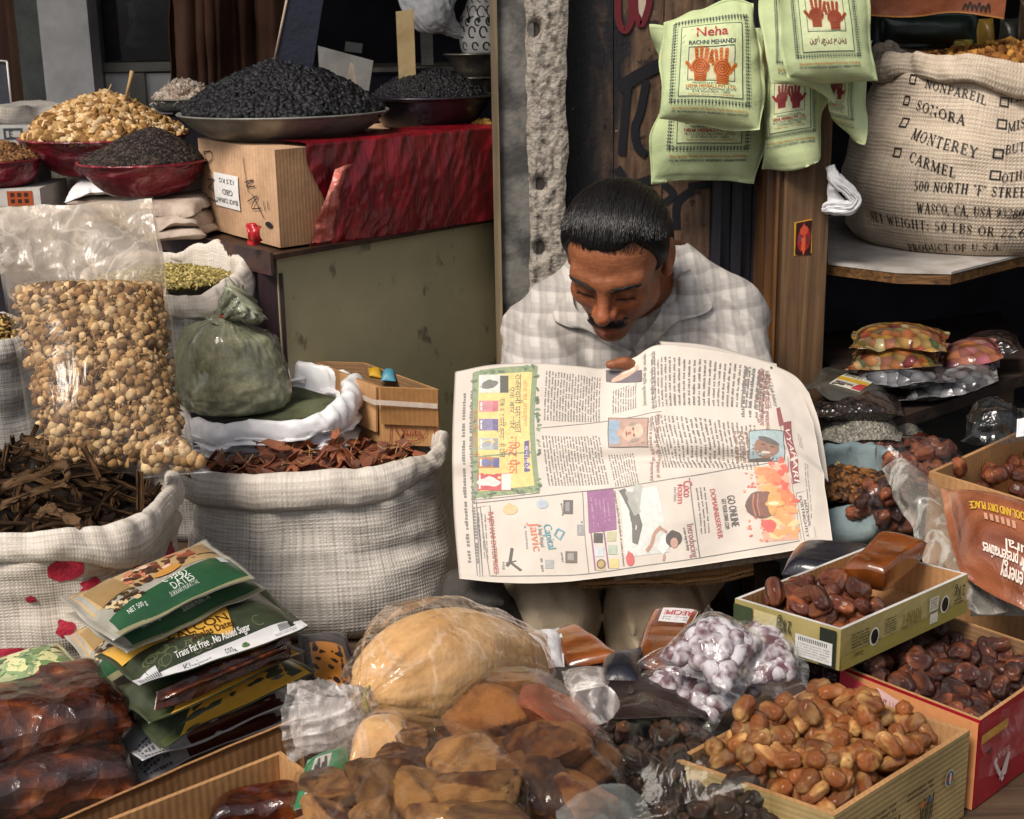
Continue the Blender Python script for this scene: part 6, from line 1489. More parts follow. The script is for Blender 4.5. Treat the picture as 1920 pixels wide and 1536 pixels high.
# ------------------------------------------------------------ the newspaper
rng = np.random.default_rng(3)
rows = [
 [(853, 697, 1.915), (935, 684, 1.925), (1015, 683, 1.932), (1078, 688, 1.94), (1135, 692, 1.95), (1190, 672, 1.955), (1240, 647, 1.945), (1350, 657, 1.95), (1450, 688, 1.955), (1497, 735, 1.93), (1524, 790, 1.89)],
 [(848, 820, 1.855), (935, 812, 1.86), (1012, 812, 1.863), (1075, 812, 1.868), (1135, 806, 1.875), (1190, 792, 1.875), (1245, 776, 1.87), (1345, 774, 1.868), (1440, 785, 1.866), (1495, 815, 1.86), (1534, 850, 1.845)],
 [(850, 950, 1.80), (945, 950, 1.80), (1030, 947, 1.80), (1095, 942, 1.802), (1160, 934, 1.804), (1215, 925, 1.795), (1275, 914, 1.79), (1365, 904, 1.80), (1450, 900, 1.798), (1510, 912, 1.80), (1547, 928, 1.80)],
 [(861, 1085, 1.742), (955, 1094, 1.735), (1050, 1092, 1.735), (1110, 1086, 1.738), (1170, 1079, 1.742), (1230, 1071, 1.745), (1290, 1063, 1.745), (1380, 1049, 1.75), (1460, 1037, 1.752), (1518, 1026, 1.755), (1561, 1017, 1.76)]]
Gp = np.swapaxes(patch(rows, 130, 190), 0, 1)[:, ::-1]          # x to the right, y up
N_ = grid_normals(Gp)
Gp = Gp + N_ * (.0016 * fbm(Gp * 16, 4, 3) + .0016 * ridged(Gp * [7, 7, 9], 9, 2))[..., None]
# a soft crease across the middle and one down the sheet
uu, vv = np.meshgrid(np.linspace(0, 1, 190), np.linspace(0, 1, 130), indexing='ij')
Gp = Gp + N_ * (-.013 * np.exp(-((vv - .47 - .06 * np.sin(uu * 5)) / .03) ** 2) * np.clip((uu - .25) * 3, 0, 1) * np.clip((.9 - uu) * 5, 0, 1) + .004 * np.exp(-((vv - .53 - .06 * np.sin(uu * 5)) / .05) ** 2))[..., None]
m_np = NT('newsprint'); tl_ = m_np.bsdf(m_np.ramp(m_np.noise(12, 4), [(.3, S('c8beb3')), (.7, S('d8cec3'))]), .85, .15, m_np.bump(m_np.noise(60, 3), .12, .003))
M['newsprint'] = m_np.end(tl_)
paper, Gp2 = sheet('newspaper', None, 'newsprint', None, G=Gp, amp=0.0, thick=-.0012)
tag(paper, 'open newspaper held up across the lap by the seated man', 'newspaper')
t = paper
# inner sheets peeping out below and at the right
lo = [[(1150, 1068, 1.775), (1300, 1046, 1.785), (1440, 1026, 1.79), (1556, 1008, 1.795)], [(1150, 1090, 1.77), (1300, 1072, 1.775), (1440, 1052, 1.78), (1562, 1030, 1.785)]]
M['newsprint_in'] = mat('inner_newsprint', S('b8a894'), S('8a7862'), .85, vs=120, bs=60, bump=.2)
sheet('inner_page', lo, 'newsprint_in', t, n=20, k=60, amp=.002, fr=14, thick=.001)
ri = [[(1448, 684, 1.968), (1490, 706, 1.962), (1516, 738, 1.95)], [(1490, 740, 1.95), (1512, 770, 1.935), (1537, 800, 1.92)], [(1510, 850, 1.88), (1530, 880, 1.87), (1552, 905, 1.86)]]
sheet('inner_page', ri, 'newsprint', t, n=30, k=20, amp=.002, fr=14, thick=.001)
fold = [[(1236, 640, 1.96), (1330, 648, 1.963), (1455, 682, 1.968)], [(1243, 655, 1.955), (1340, 668, 1.96), (1460, 700, 1.965)]]
sheet('inner_page', fold, 'newsprint', t, n=10, k=50, amp=.001, fr=14, thick=.001)
# printing: everything is read off in photograph pixels and laid on the sheet
PX = np.stack(pix(Gp.reshape(-1, 3)), 1)
from mathutils.kdtree import KDTree
kd = KDTree(len(PX))
for i_, q in enumerate(PX): kd.insert((q[0], q[1], 0), i_)
kd.balance()
nP, mP = Gp.shape[:2]
def uvp(px, py):
    _, i_, _ = kd.find((px, py, 0)); a, b = divmod(i_, mP); a = min(max(a, 1), nP - 2); b = min(max(b, 1), mP - 2)
    o_ = PX[a * mP + b]; J = np.stack([(PX[(a + 1) * mP + b] - PX[(a - 1) * mP + b]) / 2, (PX[a * mP + b + 1] - PX[a * mP + b - 1]) / 2], 1)
    d = np.linalg.solve(J, np.array([px, py]) - o_); return np.array([(a + d[0]) / (nP - 1), (b + d[1]) / (mP - 1)])
Wn = np.linalg.norm(np.diff(Gp[:, 65], axis=0), axis=1).sum(); Hn = np.linalg.norm(np.diff(Gp[95], axis=0), axis=1).sum()
fm = gridmap(Gp, N_, Wn, Hn)
A = lambda x_, y_: uvp(x_, y_) * [Wn, Hn]
pr = Print(fm, eps=.0005, step=.00012)
IN = S('6a6666'); pr.wash = (.82, S('d0c8c0')); RDN = S('8a2430')
def Q(x0, y0, x1, y1): return [A(x0, y1), A(x1, y1), A(x1, y0), A(x0, y0)]
def rectp(x0, y0, x1, y1, c_, l=0, n=8, m=8): pr.quad(Q(x0, y0, x1, y1), c_, l, n, m)
def quadp(pts, c_, l=0, n=10, m=10): pr.quad([A(*q) for q in pts], c_, l, n, m)
def linep(pts, w_, c_, l=1, sub=6): pr.line([A(*q) for q in pts], w_, c_, l, sub)
def textv(s_, x0, y0, y1, h, c_, l=3, bold=0, xb=None):
    """text reading downwards from (x0,y0) to (x0 or xb,y1); letters' tops to the right; h in px"""
    a = A(x0, y0); b = A(x0 if xb is None else xb, y1); d = b - a; L = np.linalg.norm(d); pr.text(s_, a[0], a[1], h * .00058, c_, math.atan2(d[1], d[0]), L, 'L', l, bold)
def parav(x0, y0, x1, y1, rows_, c_=IN, sk=0.0, fill=.5, word=(1.6, 5)):
    """a column of small rows reading downwards; sk: how much y shifts from left to right"""
    a = A((x0 + x1) / 2, (y0 + y1) / 2); w_ = (x1 - x0) * .00073; h_ = (y1 - y0) * .00073
    sub = Print(lambda x_, y_: fm(a[0] - w_ / 2 + x_, a[1] - h_ / 2 + y_ - sk * (x_ - w_ / 2)), eps=pr.eps, step=pr.step); sub.mb = pr.mb; sub.wash = pr.wash
    sub.para(0, 0, w_, h_, rows_, c_, rng, True, fill, layer=1, word=word)
# left margin
parav(866, 705, 888, 1072, 2, IN, 0, .42, (2, 7))
linep([(887, 700), (885, 820), (886, 950), (895, 1080)], .0008, IN); linep([(893, 940), (900, 1082)], .0008, IN)
# yellow pickle advert with a leafy green border
ad = [(889, 934), (1013, 921), (1008, 686), (888, 698)]
quadp(ad, S('7c8f66'), 0, 12, 20)
for k in range(90):
    e = rng.integers(4); s_ = rng.random(); a_, b_ = np.array(ad[e], float), np.array(ad[(e + 1) % 4], float); q = a_ + (b_ - a_) * s_; cc = np.array([950, 810]); q = q + (cc - q) * rng.uniform(.0, .06)
    uvq = A(*q); pr.blob(uvq[0], uvq[1], .0035, .002, [S('4d6b45'), S('6a8458'), S('3b5540'), S('8fa070')][rng.integers(4)], 1, rng.random() * 3, .4, k, 8)
quadp([(900, 922), (1002, 911), (998, 698), (898, 708)], S('e6c878'), 2.0, 10, 16)
jars = [((898, 704, 953, 738), 'cfd2c8', '2c3328'), ((898, 752, 934, 773), 'd8808a', 'c06070'), ((898, 786, 934, 808), '7c70a0', '5a4f86'), ((898, 822, 934, 844), 'aab0b4', '8d9094'), ((897, 858, 936, 878), 'c07848', '50609a'), ((895, 888, 958, 920), 'c23440', 'e0d8d0')]
for (x0, y0, x1, y1), c1, c2 in jars:
    rectp(x0, y0, x1, y1, S(c1), 3); rectp(x0 + (x1 - x0) * .72, y0 + 1, x1, y1 - 1, S(c2), 4); q = A(x0 + (x1 - x0) * .36, (y0 + y1) / 2); pr.blob(q[0], q[1], (x1 - x0) * .00018, (y1 - y0) * .00022, S(c2) * .8 + .1, 5, 0, .3, int(y0)); rectp(x0 + 3, y0 + 3, x0 + 6, y1 - 3, S('f0ece0'), 5)
rectp(941, 708, 953, 736, S('2c3328'), 5)
textv('आज का आकर्षण', 981, 712, 800, 9, S('c97a3a')); textv('राजस्थानी परंपरागत', 966, 702, 812, 13, S('2e3a30')); textv('एक बार फिर', 956, 726, 805, 10, S('4a5a44'))
textv('एक बार फिर कुमाऊँनी दाल', 937, 748, 858, 11, S('3a4638')); textv('गिफ्ट पैक', 953, 818, 888, 19, S('c8503c'), bold=.04); textv('साज भी सामान भी', 887, 768, 858, 9, S('c97a3a'))
quadp([(983, 886), (994, 884), (992, 826), (983, 828)], S('4a3f78'), 3); textv('बनाईए', 984, 836, 880, 8, S('d8d0e4'), 5)
# article columns
parav(1012, 692, 1136, 800, 20, IN, .06); parav(1014, 812, 1138, 918, 20, IN, .06); parav(1140, 845, 1200, 915, 10, IN, .1); parav(1140, 718, 1202, 778, 10, IN, .05)
parav(1245, 662, 1395, 770, 25, IN, -.02); parav(1247, 774, 1395, 880, 25, IN, .16); parav(1396, 672, 1432, 800, 4, IN, -.1); parav(1380, 800, 1402, 866, 3, S('8a5a48'), .1)
linep([(1010, 803), (1075, 797), (1138, 790), (1205, 778), (1240, 772)], .0008, IN)
linep([(888, 944), (1000, 932), (1090, 922), (1200, 908), (1300, 892), (1400, 874), (1472, 862)], .0011, IN); linep([(888, 938), (1000, 926), (1012, 924)], .0008, IN)
textv('व्यापार रत्न श्री महेश जैन के', 1222, 660, 768, 10, IN); textv('व्यापार की हार्दिक शुभकामनाएं', 1207, 666, 762, 10, IN); textv('व्यापार रत्न की शुभ सूचना पुरस्कार के', 1231, 776, 896, 9, S('8a4a40')); textv('उद्घाटन व जन्मदिन की शुभकामनाएं', 1219, 782, 902, 9, S('8a4a40'))
textv('राष्ट्रीय हित की सूचना के अनुरूप', 1424, 690, 798, 9, S('9a4a3c')); textv('श्री सुरेश की हार्दिक शुभकामना', 1436, 700, 806, 9, S('9a4a3c'))
# three small photographs
def portrait(x0, y0, x1, y1, bg, skin_, shirt_, hair_, side=True):
    rectp(x0 - 1.5, y0 - 1.5, x1 + 1.5, y1 + 1.5, S('3a3636'), 2); rectp(x0, y0, x1, y1, S(bg), 3)
    if side:        # the head lies with its crown to the right
        rectp(x0, y0 + 4, x0 + 20, y1 - 4, S(shirt_), 4); q = A(x0 + 44, (y0 + y1) / 2); pr.blob(q[0], q[1], .0185, .0145, S(skin_), 5, 0, .05, 1); pr.blob(q[0] + .012, q[1], .008, .0115, S(skin_) * 1.25, 6); q2 = A(x0 + 22, (y0 + y1) / 2); pr.blob(q2[0], q2[1], .008, .007, S(skin_) * .8, 4.5)
        for s_ in (-1, 1): pr.blob(q[0] + .002, q[1] + s_ * .0055, .0015, .003, S('4a2c22'), 7)
        pr.blob(q[0] - .0055, q[1], .0035, .0022, S('a05a48'), 7); pr.blob(q[0] - .0105, q[1], .0014, .005, S('8a4038'), 7)
        for s_ in (-1, 1): pr.blob(q[0] + .002, q[1] + s_ * .0135, .008, .0025, S(hair_), 7)
    else:
        q = A((x0 + x1) / 2 + 2, (y0 + y1) / 2 + 2); pr.poly([A(x0 + 2, y1 - 3), A(x1 - 4, y1 - 5), A(x1 - 12, y1 - 20), A(x0 + 14, y1 - 16)], S(shirt_), 4); pr.blob(q[0], q[1] + .002, .0145, .0175, S(skin_), 5, -.35, .05, 2); pr.blob(q[0] + .004, q[1] + .0145, .0135, .006, S(hair_), 6, -.35)
        for s_ in (-1, 1): pr.blob(q[0] + s_ * .0055 + .001, q[1] + .004 - s_ * .0015, .003, .0014, S('3a2018'), 7)
        pr.blob(q[0] - .001, q[1] - .001, .0022, .0035, S(skin_) * .7, 7); pr.blob(q[0] - .002, q[1] - .0075, .0055, .0016, S('e0cfc0'), 7)
portrait(1142, 785, 1215, 838, 'a88474', 'c8a08a', '7c98b0', '8a7a70'); portrait(1405, 810, 1468, 866, '9ab0b4', '8a5c46', '88aab0', '4c4a4a', False)
rectp(1136, 694, 1204, 716, S('4a4250'), 2); q = A(1172, 703); pr.blob(q[0], q[1], .022, .0065, S('d0a088'), 3, .1, .3); pr.blob(q[0] + .006, q[1] + .003, .012, .003, S('e8c4b0'), 4)
# masthead strip at the right
quadp([(1467, 793), (1486, 790), (1499, 903), (1486, 908)][::1] if False else [(1486, 908), (1499, 904), (1483, 790), (1468, 793)], S('8a2830'), 1)
textv('VYAPARI', 1471, 800, 902, 16, S('e6dcd4'), 4, .05, 1489); quadp([(1461, 800), (1470, 797), (1462, 764), (1455, 766)], S('8a2830'), 1); textv('Voice of Trade Industry', 1432, 694, 762, 10, IN, 3, 0, 1452); rectp(1444, 688, 1448, 692, S('202020'), 2)
linep([(1428, 690), (1446, 766)], .0007, IN); linep([(1462, 780), (1478, 880), (1502, 1012)], .0008, IN)
parav(1494, 806, 1506, 850, 3, IN, 0, .4); parav(1508, 850, 1522, 990, 2, IN, 0, .4)
pr.line([A(1492, 925), A(1512, 920), A(1530, 1008), A(1508, 1013), A(1492, 925)], .0009, IN, 2, 1); textv('NATIONAL', 1506, 938, 988, 9, IN, 3, .05, 1516); textv('FORTNIGHTLY', 1497, 930, 1008, 9, IN, 3, .05, 1512)
# lamp advert
quadp([(1432, 1016), (1498, 1012), (1472, 866), (1414, 878)], S('dfa488'), 0, 14, 20)
for k in range(60):
    s_, v_ = rng.random(), rng.random(); x_ = 1418 + 54 * s_ + 26 * v_; y_ = 872 + 138 * v_ - 4 * s_; q = A(x_, y_); heat = s_ + rng.normal() * .2
    pr.blob(q[0], q[1], rng.uniform(.004, .011), rng.uniform(.004, .011), [S('d8503c'), S('e07a44'), S('e8a05c'), S('f0c890'), S('d84a44')][int(np.clip((1 - s_) * 2 + v_ * 2.5 + rng.normal() * .6, 0, 4))], 1 + k * .05, 0, .5, k, 10)
for k in range(46):
    x_ = rng.uniform(1385, 1425) + rng.uniform(0, 10); y_ = rng.uniform(880, 1015); q = A(x_ + (y_ - 880) * .12, y_); pr.blob(q[0], q[1], .0022, .0014, [S('d84a3c'), S('e8946c'), S('d86a50')][rng.integers(3)], 2, rng.random() * 3, .4, k, 7)
q = A(1428, 946); pr.blob(q[0], q[1], .018, .020, S('5a3228'), 6, 0, .06, 3); pr.blob(q[0] + .006, q[1], .012, .019, S('7a4232'), 7); pr.blob(q[0] + .013, q[1], .006, .0175, S('d8a050'), 8)
for k in (-.008, -.003): pr.line([q + [k, -.016], q + [k - .002, 0], q + [k, .016]], .0014, S('c06a48'), 8, 6)
q = A(1453, 944); pr.blob(q[0], q[1], .012, .005, S('f0b060'), 9, 0, .2); pr.blob(q[0] - .002, q[1], .007, .0028, S('f8e8b8'), 10)
textv('GO ONLINE', 1362, 930, 988, 15, S('4a4448'), bold=.05, xb=1372); textv('GET YOUR OWN .COM', 1352, 936, 992, 8, S('4a4448'), bold=.05, xb=1360); textv('DOMAIN&SERVER', 1330, 918, 1010, 9, S('c0484a'), bold=.05, xb=1346); parav(1310, 912, 1326, 1000, 3, S('5a5658'), 0, .4)
linep([(1292, 896), (1300, 960), (1312, 1046)], .0011, IN)
# mattress advert
linep([(1092, 922), (1096, 1000), (1104, 1076)], .0011, IN); quadp([(1104, 1000), (1156, 993), (1150, 917), (1100, 922)], S('8a4a80'), 1); parav(1106, 928, 1146, 990, 5, S('b088a8'), .05, .35)
quadp([(1172, 1046), (1256, 1035), (1232, 912), (1160, 920)], S('c9cbc6'), 0.5, 10, 10)
pr.poly([A(*q) for q in [(1160, 920), (1172, 916), (1195, 950), (1205, 985), (1196, 1022), (1186, 1018), (1182, 970)]], S('3c3a38'), 2); pr.poly([A(*q) for q in [(1172, 922), (1190, 922), (1202, 960), (1190, 968), (1178, 945)]], S('8d918a'), 3); pr.poly([A(*q) for q in [(1190, 905), (1205, 912), (1198, 965), (1184, 940)]], S('a0a49c'), 2.5)
linep([(1240, 988), (1228, 1000), (1222, 1020), (1212, 1034)], .0055, S('b08068'), 4); linep([(1238, 990), (1250, 998)], .004, S('b08068'), 4); linep([(1246, 1040), (1244, 1052)], .004, S('b08068'), 4)
q = A(1262, 1010); pr.blob(q[0], q[1], .012, .011, S('2a2022'), 5, 0, .1); pr.blob(q[0] + .001, q[1] - .006, .006, .007, S('c09080'), 6); pr.poly([A(*q_) for q_ in [(1246, 1000), (1256, 1024), (1244, 1040), (1234, 1030), (1238, 1008)]], S('e4e0dc'), 4)
textv('Coco', 1281, 902, 932, 17, S('c03a44'), 4, .04); textv('foam', 1270, 908, 944, 15, S('c03a44'), 4, .04); textv('MATTRESS', 1263, 914, 940, 6, IN); textv('Introducing', 1287, 984, 1046, 14, S('9a4a54'), 4, 0, 1297); textv('a new way to sleep', 1280, 990, 1032, 7, IN, 3, .05, 1288)
textv('Mattresses crafted for high standards of comfort and luxury', 1150, 922, 1062, 6, IN, 3, .06, 1168)
for k, (x_, y_) in enumerate([(1113, 1000), (1138, 997), (1115, 1026), (1140, 1022), (1118, 1052), (1143, 1048)]): rectp(x_, y_, x_ + 17, y_ + 18, [S('3a3236'), S('b8b48c'), S('c8ccd0'), S('aab8a4'), S('c8b48c'), S('d4c07c')][k], 2)
linep([(1108, 1000), (1116, 1070)], .002, S('8a4a80'), 2); linep([(1132, 997), (1141, 1066)], .002, S('8a4a80'), 2); q = A(1127, 1058); pr.blob(q[0], q[1], .007, .007, S('5a4a30'), 4); pr.blob(q[0], q[1], .005, .005, S('b09050'), 5)
q = A(1181, 1048); pr.blob(q[0], q[1], .006, .010, S('c2363c'), 4, .1, .2); pr.text('new', q[0] - .002, q[1] + .006, .004, S('f0e0dc'), -1.5, .012)
# household goods advert
linep([(900, 950), (906, 1000), (918, 1078)], .0008, IN); pr.line([A(894, 952), A(918, 948), A(931, 1078), A(905, 1081), A(894, 952)], .0008, IN, 2, 1)
textv('RAJDHANI ENTERPRISES', 915, 960, 1075, 9, S('c0442e'), bold=.05, xb=926); parav(899, 958, 912, 1050, 3, IN, 0, .4)
textv('Jaivic', 992, 980, 1034, 17, S('d8663c'), bold=.05, xb=1000); textv('A Step Ahead', 1008, 984, 1026, 8, IN, xb=1014); textv('Capital', 1018, 984, 1030, 17, S('4a94a4'), 4, .05, 1028); parav(982, 984, 990, 1030, 1, S('8a8a8a'), 0, .4)
pr.line([A(1046, 992), A(1058, 998), A(1050, 1012), A(1040, 1004), A(1046, 992)], .0028, S('4a94a4'), 3, 1)
for pts in ([(956, 1054), (960, 1028)], [(956, 1054), (977, 1070)], [(956, 1054), (950, 1062)]): linep(pts, .0030, S('2a2626'), 3)
linep([(948, 1056), (968, 1052)], .0012, S('2a2626'), 3)
q = A(956, 955); pr.blob(q[0], q[1], .007, .008, S('d8b884'), 2, 0, .2); q = A(1016, 945); pr.blob(q[0], q[1], .006, .007, S('aab8c4'), 2, 0, .3)
for (x0, y0, x1, y1, c_) in ((1056, 938, 1074, 964, '4a4646'), (1082, 984, 1096, 1004, '8a8a8a'), (1022, 1050, 1038, 1066, 'a0a4a4'), (1060, 1034, 1082, 1056, '5a4a3c')):
    rectp(x0, y0, x1, y1, S(c_), 2); rectp(x0 + 4, y0 + 4, x1 - 6, y1 - 5, S(c_) * .5 + .2, 3)
for (x_, y0, y1) in ((1050, 942, 968), (1088, 976, 1000), (1012, 1046, 1072), (1050, 1034, 1054), (940, 1052, 1068)): parav(x_, y0, x_ + 7, y1, 1, S('6a6a6a'), 0, .5)
linep([(918, 1080), (1000, 1080), (1104, 1076), (1200, 1062), (1312, 1046), (1420, 1028), (1500, 1014)], .0011, IN)
pr.build('printing', t)
# cardboard tray behind it on his knees
c0, c1 = P(1098, 1094, 1.80), P(1410, 1080, 1.80); d_ = np.array([0, .16, .035])
G = cat_rom(cat_rom(np.array([[P(1085, 1096, 1.79), P(1200, 1094, 1.785), P(1330, 1088, 1.79), P(1413, 1070, 1.80)], [P(1085, 1096, 1.79) + [0, .05, .012], P(1200, 1090, 1.785) + [0, .05, .014], P(1330, 1084, 1.79) + [0, .05, .014], P(1415, 1058, 1.80) + [0, .05, .012]], [P(1085, 1096, 1.79) + [0, .12, .035], P(1200, 1090, 1.785) + [0, .12, .04], P(1330, 1084, 1.79) + [0, .12, .04], P(1415, 1056, 1.80) + [0, .12, .03]]]), 20, 0), 70, 1)
o_, _ = sheet('cardboard_sheet', None, 'card', None, G=G, amp=.0022, fr=20, thick=-.007, seed=3); tag(o_, 'torn sheet of corrugated cardboard on the man\'s knees under the newspaper', 'cardboard')
mb = MB(); e_ = G[0]; rg = np.random.default_rng(4)
for k in range(len(e_) - 1):
    p = (e_[k] + e_[k + 1]) / 2; mb.tube([p + [-.0012, -.0012 - rg.random() * .002, -.0012], p + [.0006, -.0018, -.0055]], .0011, 5)
mb.build('fluted_edge', [mat('torn_edge', S('b08a5c'), S('7a5838'), .9)], o_, col=False)
# ------------------------------------------------------------ foreground goods
rng = np.random.default_rng(17)
def pxz(pts, z): return [Pz(x, y, zz) for (x, y), zz in zip(pts, z if isinstance(z, (list, tuple)) else [z] * len(pts))]
def pack(name, px, z, thick, m, label, cat='packet', **kw):
    o, f, W, H = packet(name, pxz(px, z), thick, m, **kw); tag(o, label, cat); return o, f, W, H
# pressed date blocks, lower left
db = NT('date_block'); vo = db.n('ShaderNodeTexVoronoi'); vo.inputs['Scale'].default_value = 42; db.l(db.mapping((1, 1, 1.6)), vo.inputs['Vector'])
k = db.ramp(db.noise(24, 4, dist=.7), [(.30, S('24100c')), (.48, S('4a2014')), (.62, S('7a3c18')), (.75, S('a8682e'))]); k = db.mix(.75, k, db.ramp(vo.outputs['Distance'], [(.1, 1.0), (.75, .25)]), 'MULTIPLY')
M['date_block'] = db.end(db.bsdf(k, .18, .6, db.bump(vo.outputs['Distance'], .6, .012, db.bump(db.noise(60, 4), .5, .006)), Coat_Weight=.5, Coat_Roughness=.12))
for px, z, sd, lb in ((((-120, 1560), (262, 1470), (235, 1395), (-100, 1440)), .925, 3, 'lower glossy pressed date block at the left edge'), (((-110, 1452), (252, 1362), (200, 1262), (-90, 1322)), .968, 4, 'upper glossy pressed date block at the left edge')):
    pack('date_block', px, z, .058, 'date_block', lb, 'date block', seed=sd, seal=.0, pw=7, lump=.16, lf=22, up=.55, wr=.004, wf=20, edge=.006)
    packet('wrap_film', pxz(px, z), .064, M['film_dark'], bpy.data.objects[-1] if False else COL.objects[-1], seed=sd + 5, seal=.0, pw=7, up=.55, wr=.004, wf=16)
# leaf-printed packet behind the blocks
o, f, W, H = pack('leaf_packet', ((-70, 1335), (168, 1262), (112, 1202), (-70, 1262)), .992, .02, mat('pale_packet', S('b9bf96'), S('9aa67c'), .35, .5), 'pale packet printed with green leaves behind the date blocks', seed=6)
pr = Print(f); pr.rect(.04 * W, .04 * H, .96 * W, .96 * H, S('aab488'), 0)
for k in range(70): pr.blob(rng.uniform(.25, .93) * W, rng.uniform(.1, .9) * H, rng.uniform(.006, .016), rng.uniform(.004, .009), [S('6f8a5a'), S('8fa878'), S('4f6a44'), S('d6d49a'), S('e0dca8')][rng.integers(5)], 1 + k * .03, rng.random() * 3, .4, k, 9)
pr.blob(.72 * W, .12 * H, .018, .006, S('b84a50'), 4); pr.build('leaf_print', o, 'print_gloss')
# stack of branded date packets
m_clr = M['film']; dep = Pz(185, 1225, 1.03) - Pz(262, 1292, 1.03)
m_gr = mat('green_foil', S('3f4632'), S('30372a'), .3, .5, vs=60, bs=30, bump=.3); m_wh = mat('white_foil', S('c4c4c6'), S('a4a4a8'), .3, .5, vs=20, bs=30, bump=.4)
rows_ = [(((268, 1462), (560, 1345)), .905, m_wh, 'silver white packet at the very bottom of the packet stack'), (((262, 1436), (566, 1305)), .930, m_wh, 'white packet with date photo second from the bottom of the packet stack'),
         (((300, 1400), (590, 1262)), .957, m_gr, 'lower green and yellow date packet in the stack'), (((284, 1362), (572, 1232)), .985, m_gr, 'middle green and yellow date packet in the stack')]
for i, (bb, z, m_, lb) in enumerate(rows_):
    b0, b1 = Pz(*bb[0], z), Pz(*bb[1], z); o, f, W, H = packet('date_packet', [b0, b1, b1 + dep, b0 + dep], .030, m_, seed=30 + i, up=.6, wr=.003, pw=3); tag(o, lb, 'packet', 'date packets in the stack')
    pr = Print(f)
    if m_ is m_gr: pr.quad([(.12 * W, .02 * H), (.97 * W, .02 * H), (.97 * W, .42 * H), (.30 * W, .30 * H)], S('c99a3a'), 0); pr.rect(.02 * W, -.0, .12 * W, .12 * H, S('4a5236'), 1)
    else: pr.rect(.3 * W, .02 * H, .97 * W, .16 * H, S('4a2016'), 0); pr.para(.04 * W, .04 * H, .2 * W, .3 * H, 4, S('5a5a5e'), rng)
    pr.build('printing', o, 'print_gloss')
o, f, W, H = pack('date_packet', ((262, 1294), (578, 1168), (474, 1092), (180, 1224)), 1.022, .036, m_gr, 'green and yellow date packet with a white band, uppermost of its kind in the stack', seed=36, up=.6, pw=3, wr=.0025)
pr = Print(f); YL = S('d2a244')
pr.quad([(.03 * W, .50 * H), (.58 * W, .13 * H), (.74 * W, .97 * H), (.03 * W, .97 * H)], YL, 0, 14, 14); pr.quad([(.0, .005 * H), (1.0 * W, .005 * H), (1.0 * W, .12 * H), (.0, .09 * H)], S('d8d6d6'), 0, 20, 4)
pr.quad([(.0, .0), (.13 * W, .0), (.13 * W, .16 * H), (.0, .16 * H)], S('c8c8ca'), 1, 6, 4)
for k in range(34):
    a = rng.uniform(0, 6.28); cx, cy = (rng.uniform(.70, .95) * W, rng.uniform(.16, .92) * H) if k % 2 else (rng.uniform(.06, .42) * W, rng.uniform(.14, .3) * H); th = np.linspace(a, a + 4.5, 10); r_ = .010 * np.linspace(.3, 1, 10); pr.line(np.stack([cx + r_ * np.cos(th), cy + r_ * np.sin(th) * .8], 1), .0009, S('6a7050'), 1)
BR = S('4a2c18')
pr.text('FALCON', .26 * W, .28 * H, .0125, BR, .0, .34 * W, bold=.02); pr.text('Khalas Dates', .36 * W, .205 * H, .0085, BR, 0, .25 * W, bold=.04); pr.text('Trans Fat Free . No Added Sugar', .24 * W, .128 * H, .0065, S('e8e8e4'), 0, .44 * W, bold=.04)
pr.text('Khajoor', .26 * W, .03 * H, .007, S('5a5c60'), 0, .16 * W); pr.text('500g', .5 * W, .035 * H, .006, S('3a3c40'), 0, .06 * W); pr.blob(.62 * W, .055 * H, .005, .003, S('4a6a3a'), 2); pr.para(.80 * W, .02 * H, .94 * W, .05 * H, 2, S('7a7c80'), rng)
for k in range(11): pr.rect(.84 * W + k * .0018, .06 * H, .84 * W + k * .0018 + .0008, .11 * H, S('303034'), 2, 1, 1); pr.rect(.02 * W + k * .0024, .03 * H, .02 * W + k * .0024 + .001, .11 * H, S('303034'), 2, 1, 1)
for k in range(28): pr.blob(.40 * W + (k % 7) * .0048 + (k // 7) * .001, .46 * H + (k // 7) * .004, .0016, .0012, BR, 2, .6, 0, 0, 6)
pr.line([(.36 * W, .44 * H), (.39 * W, .42 * H), (.41 * W, .48 * H)], .0012, BR, 2, 5)
pr.build('printing', o, 'print_gloss')
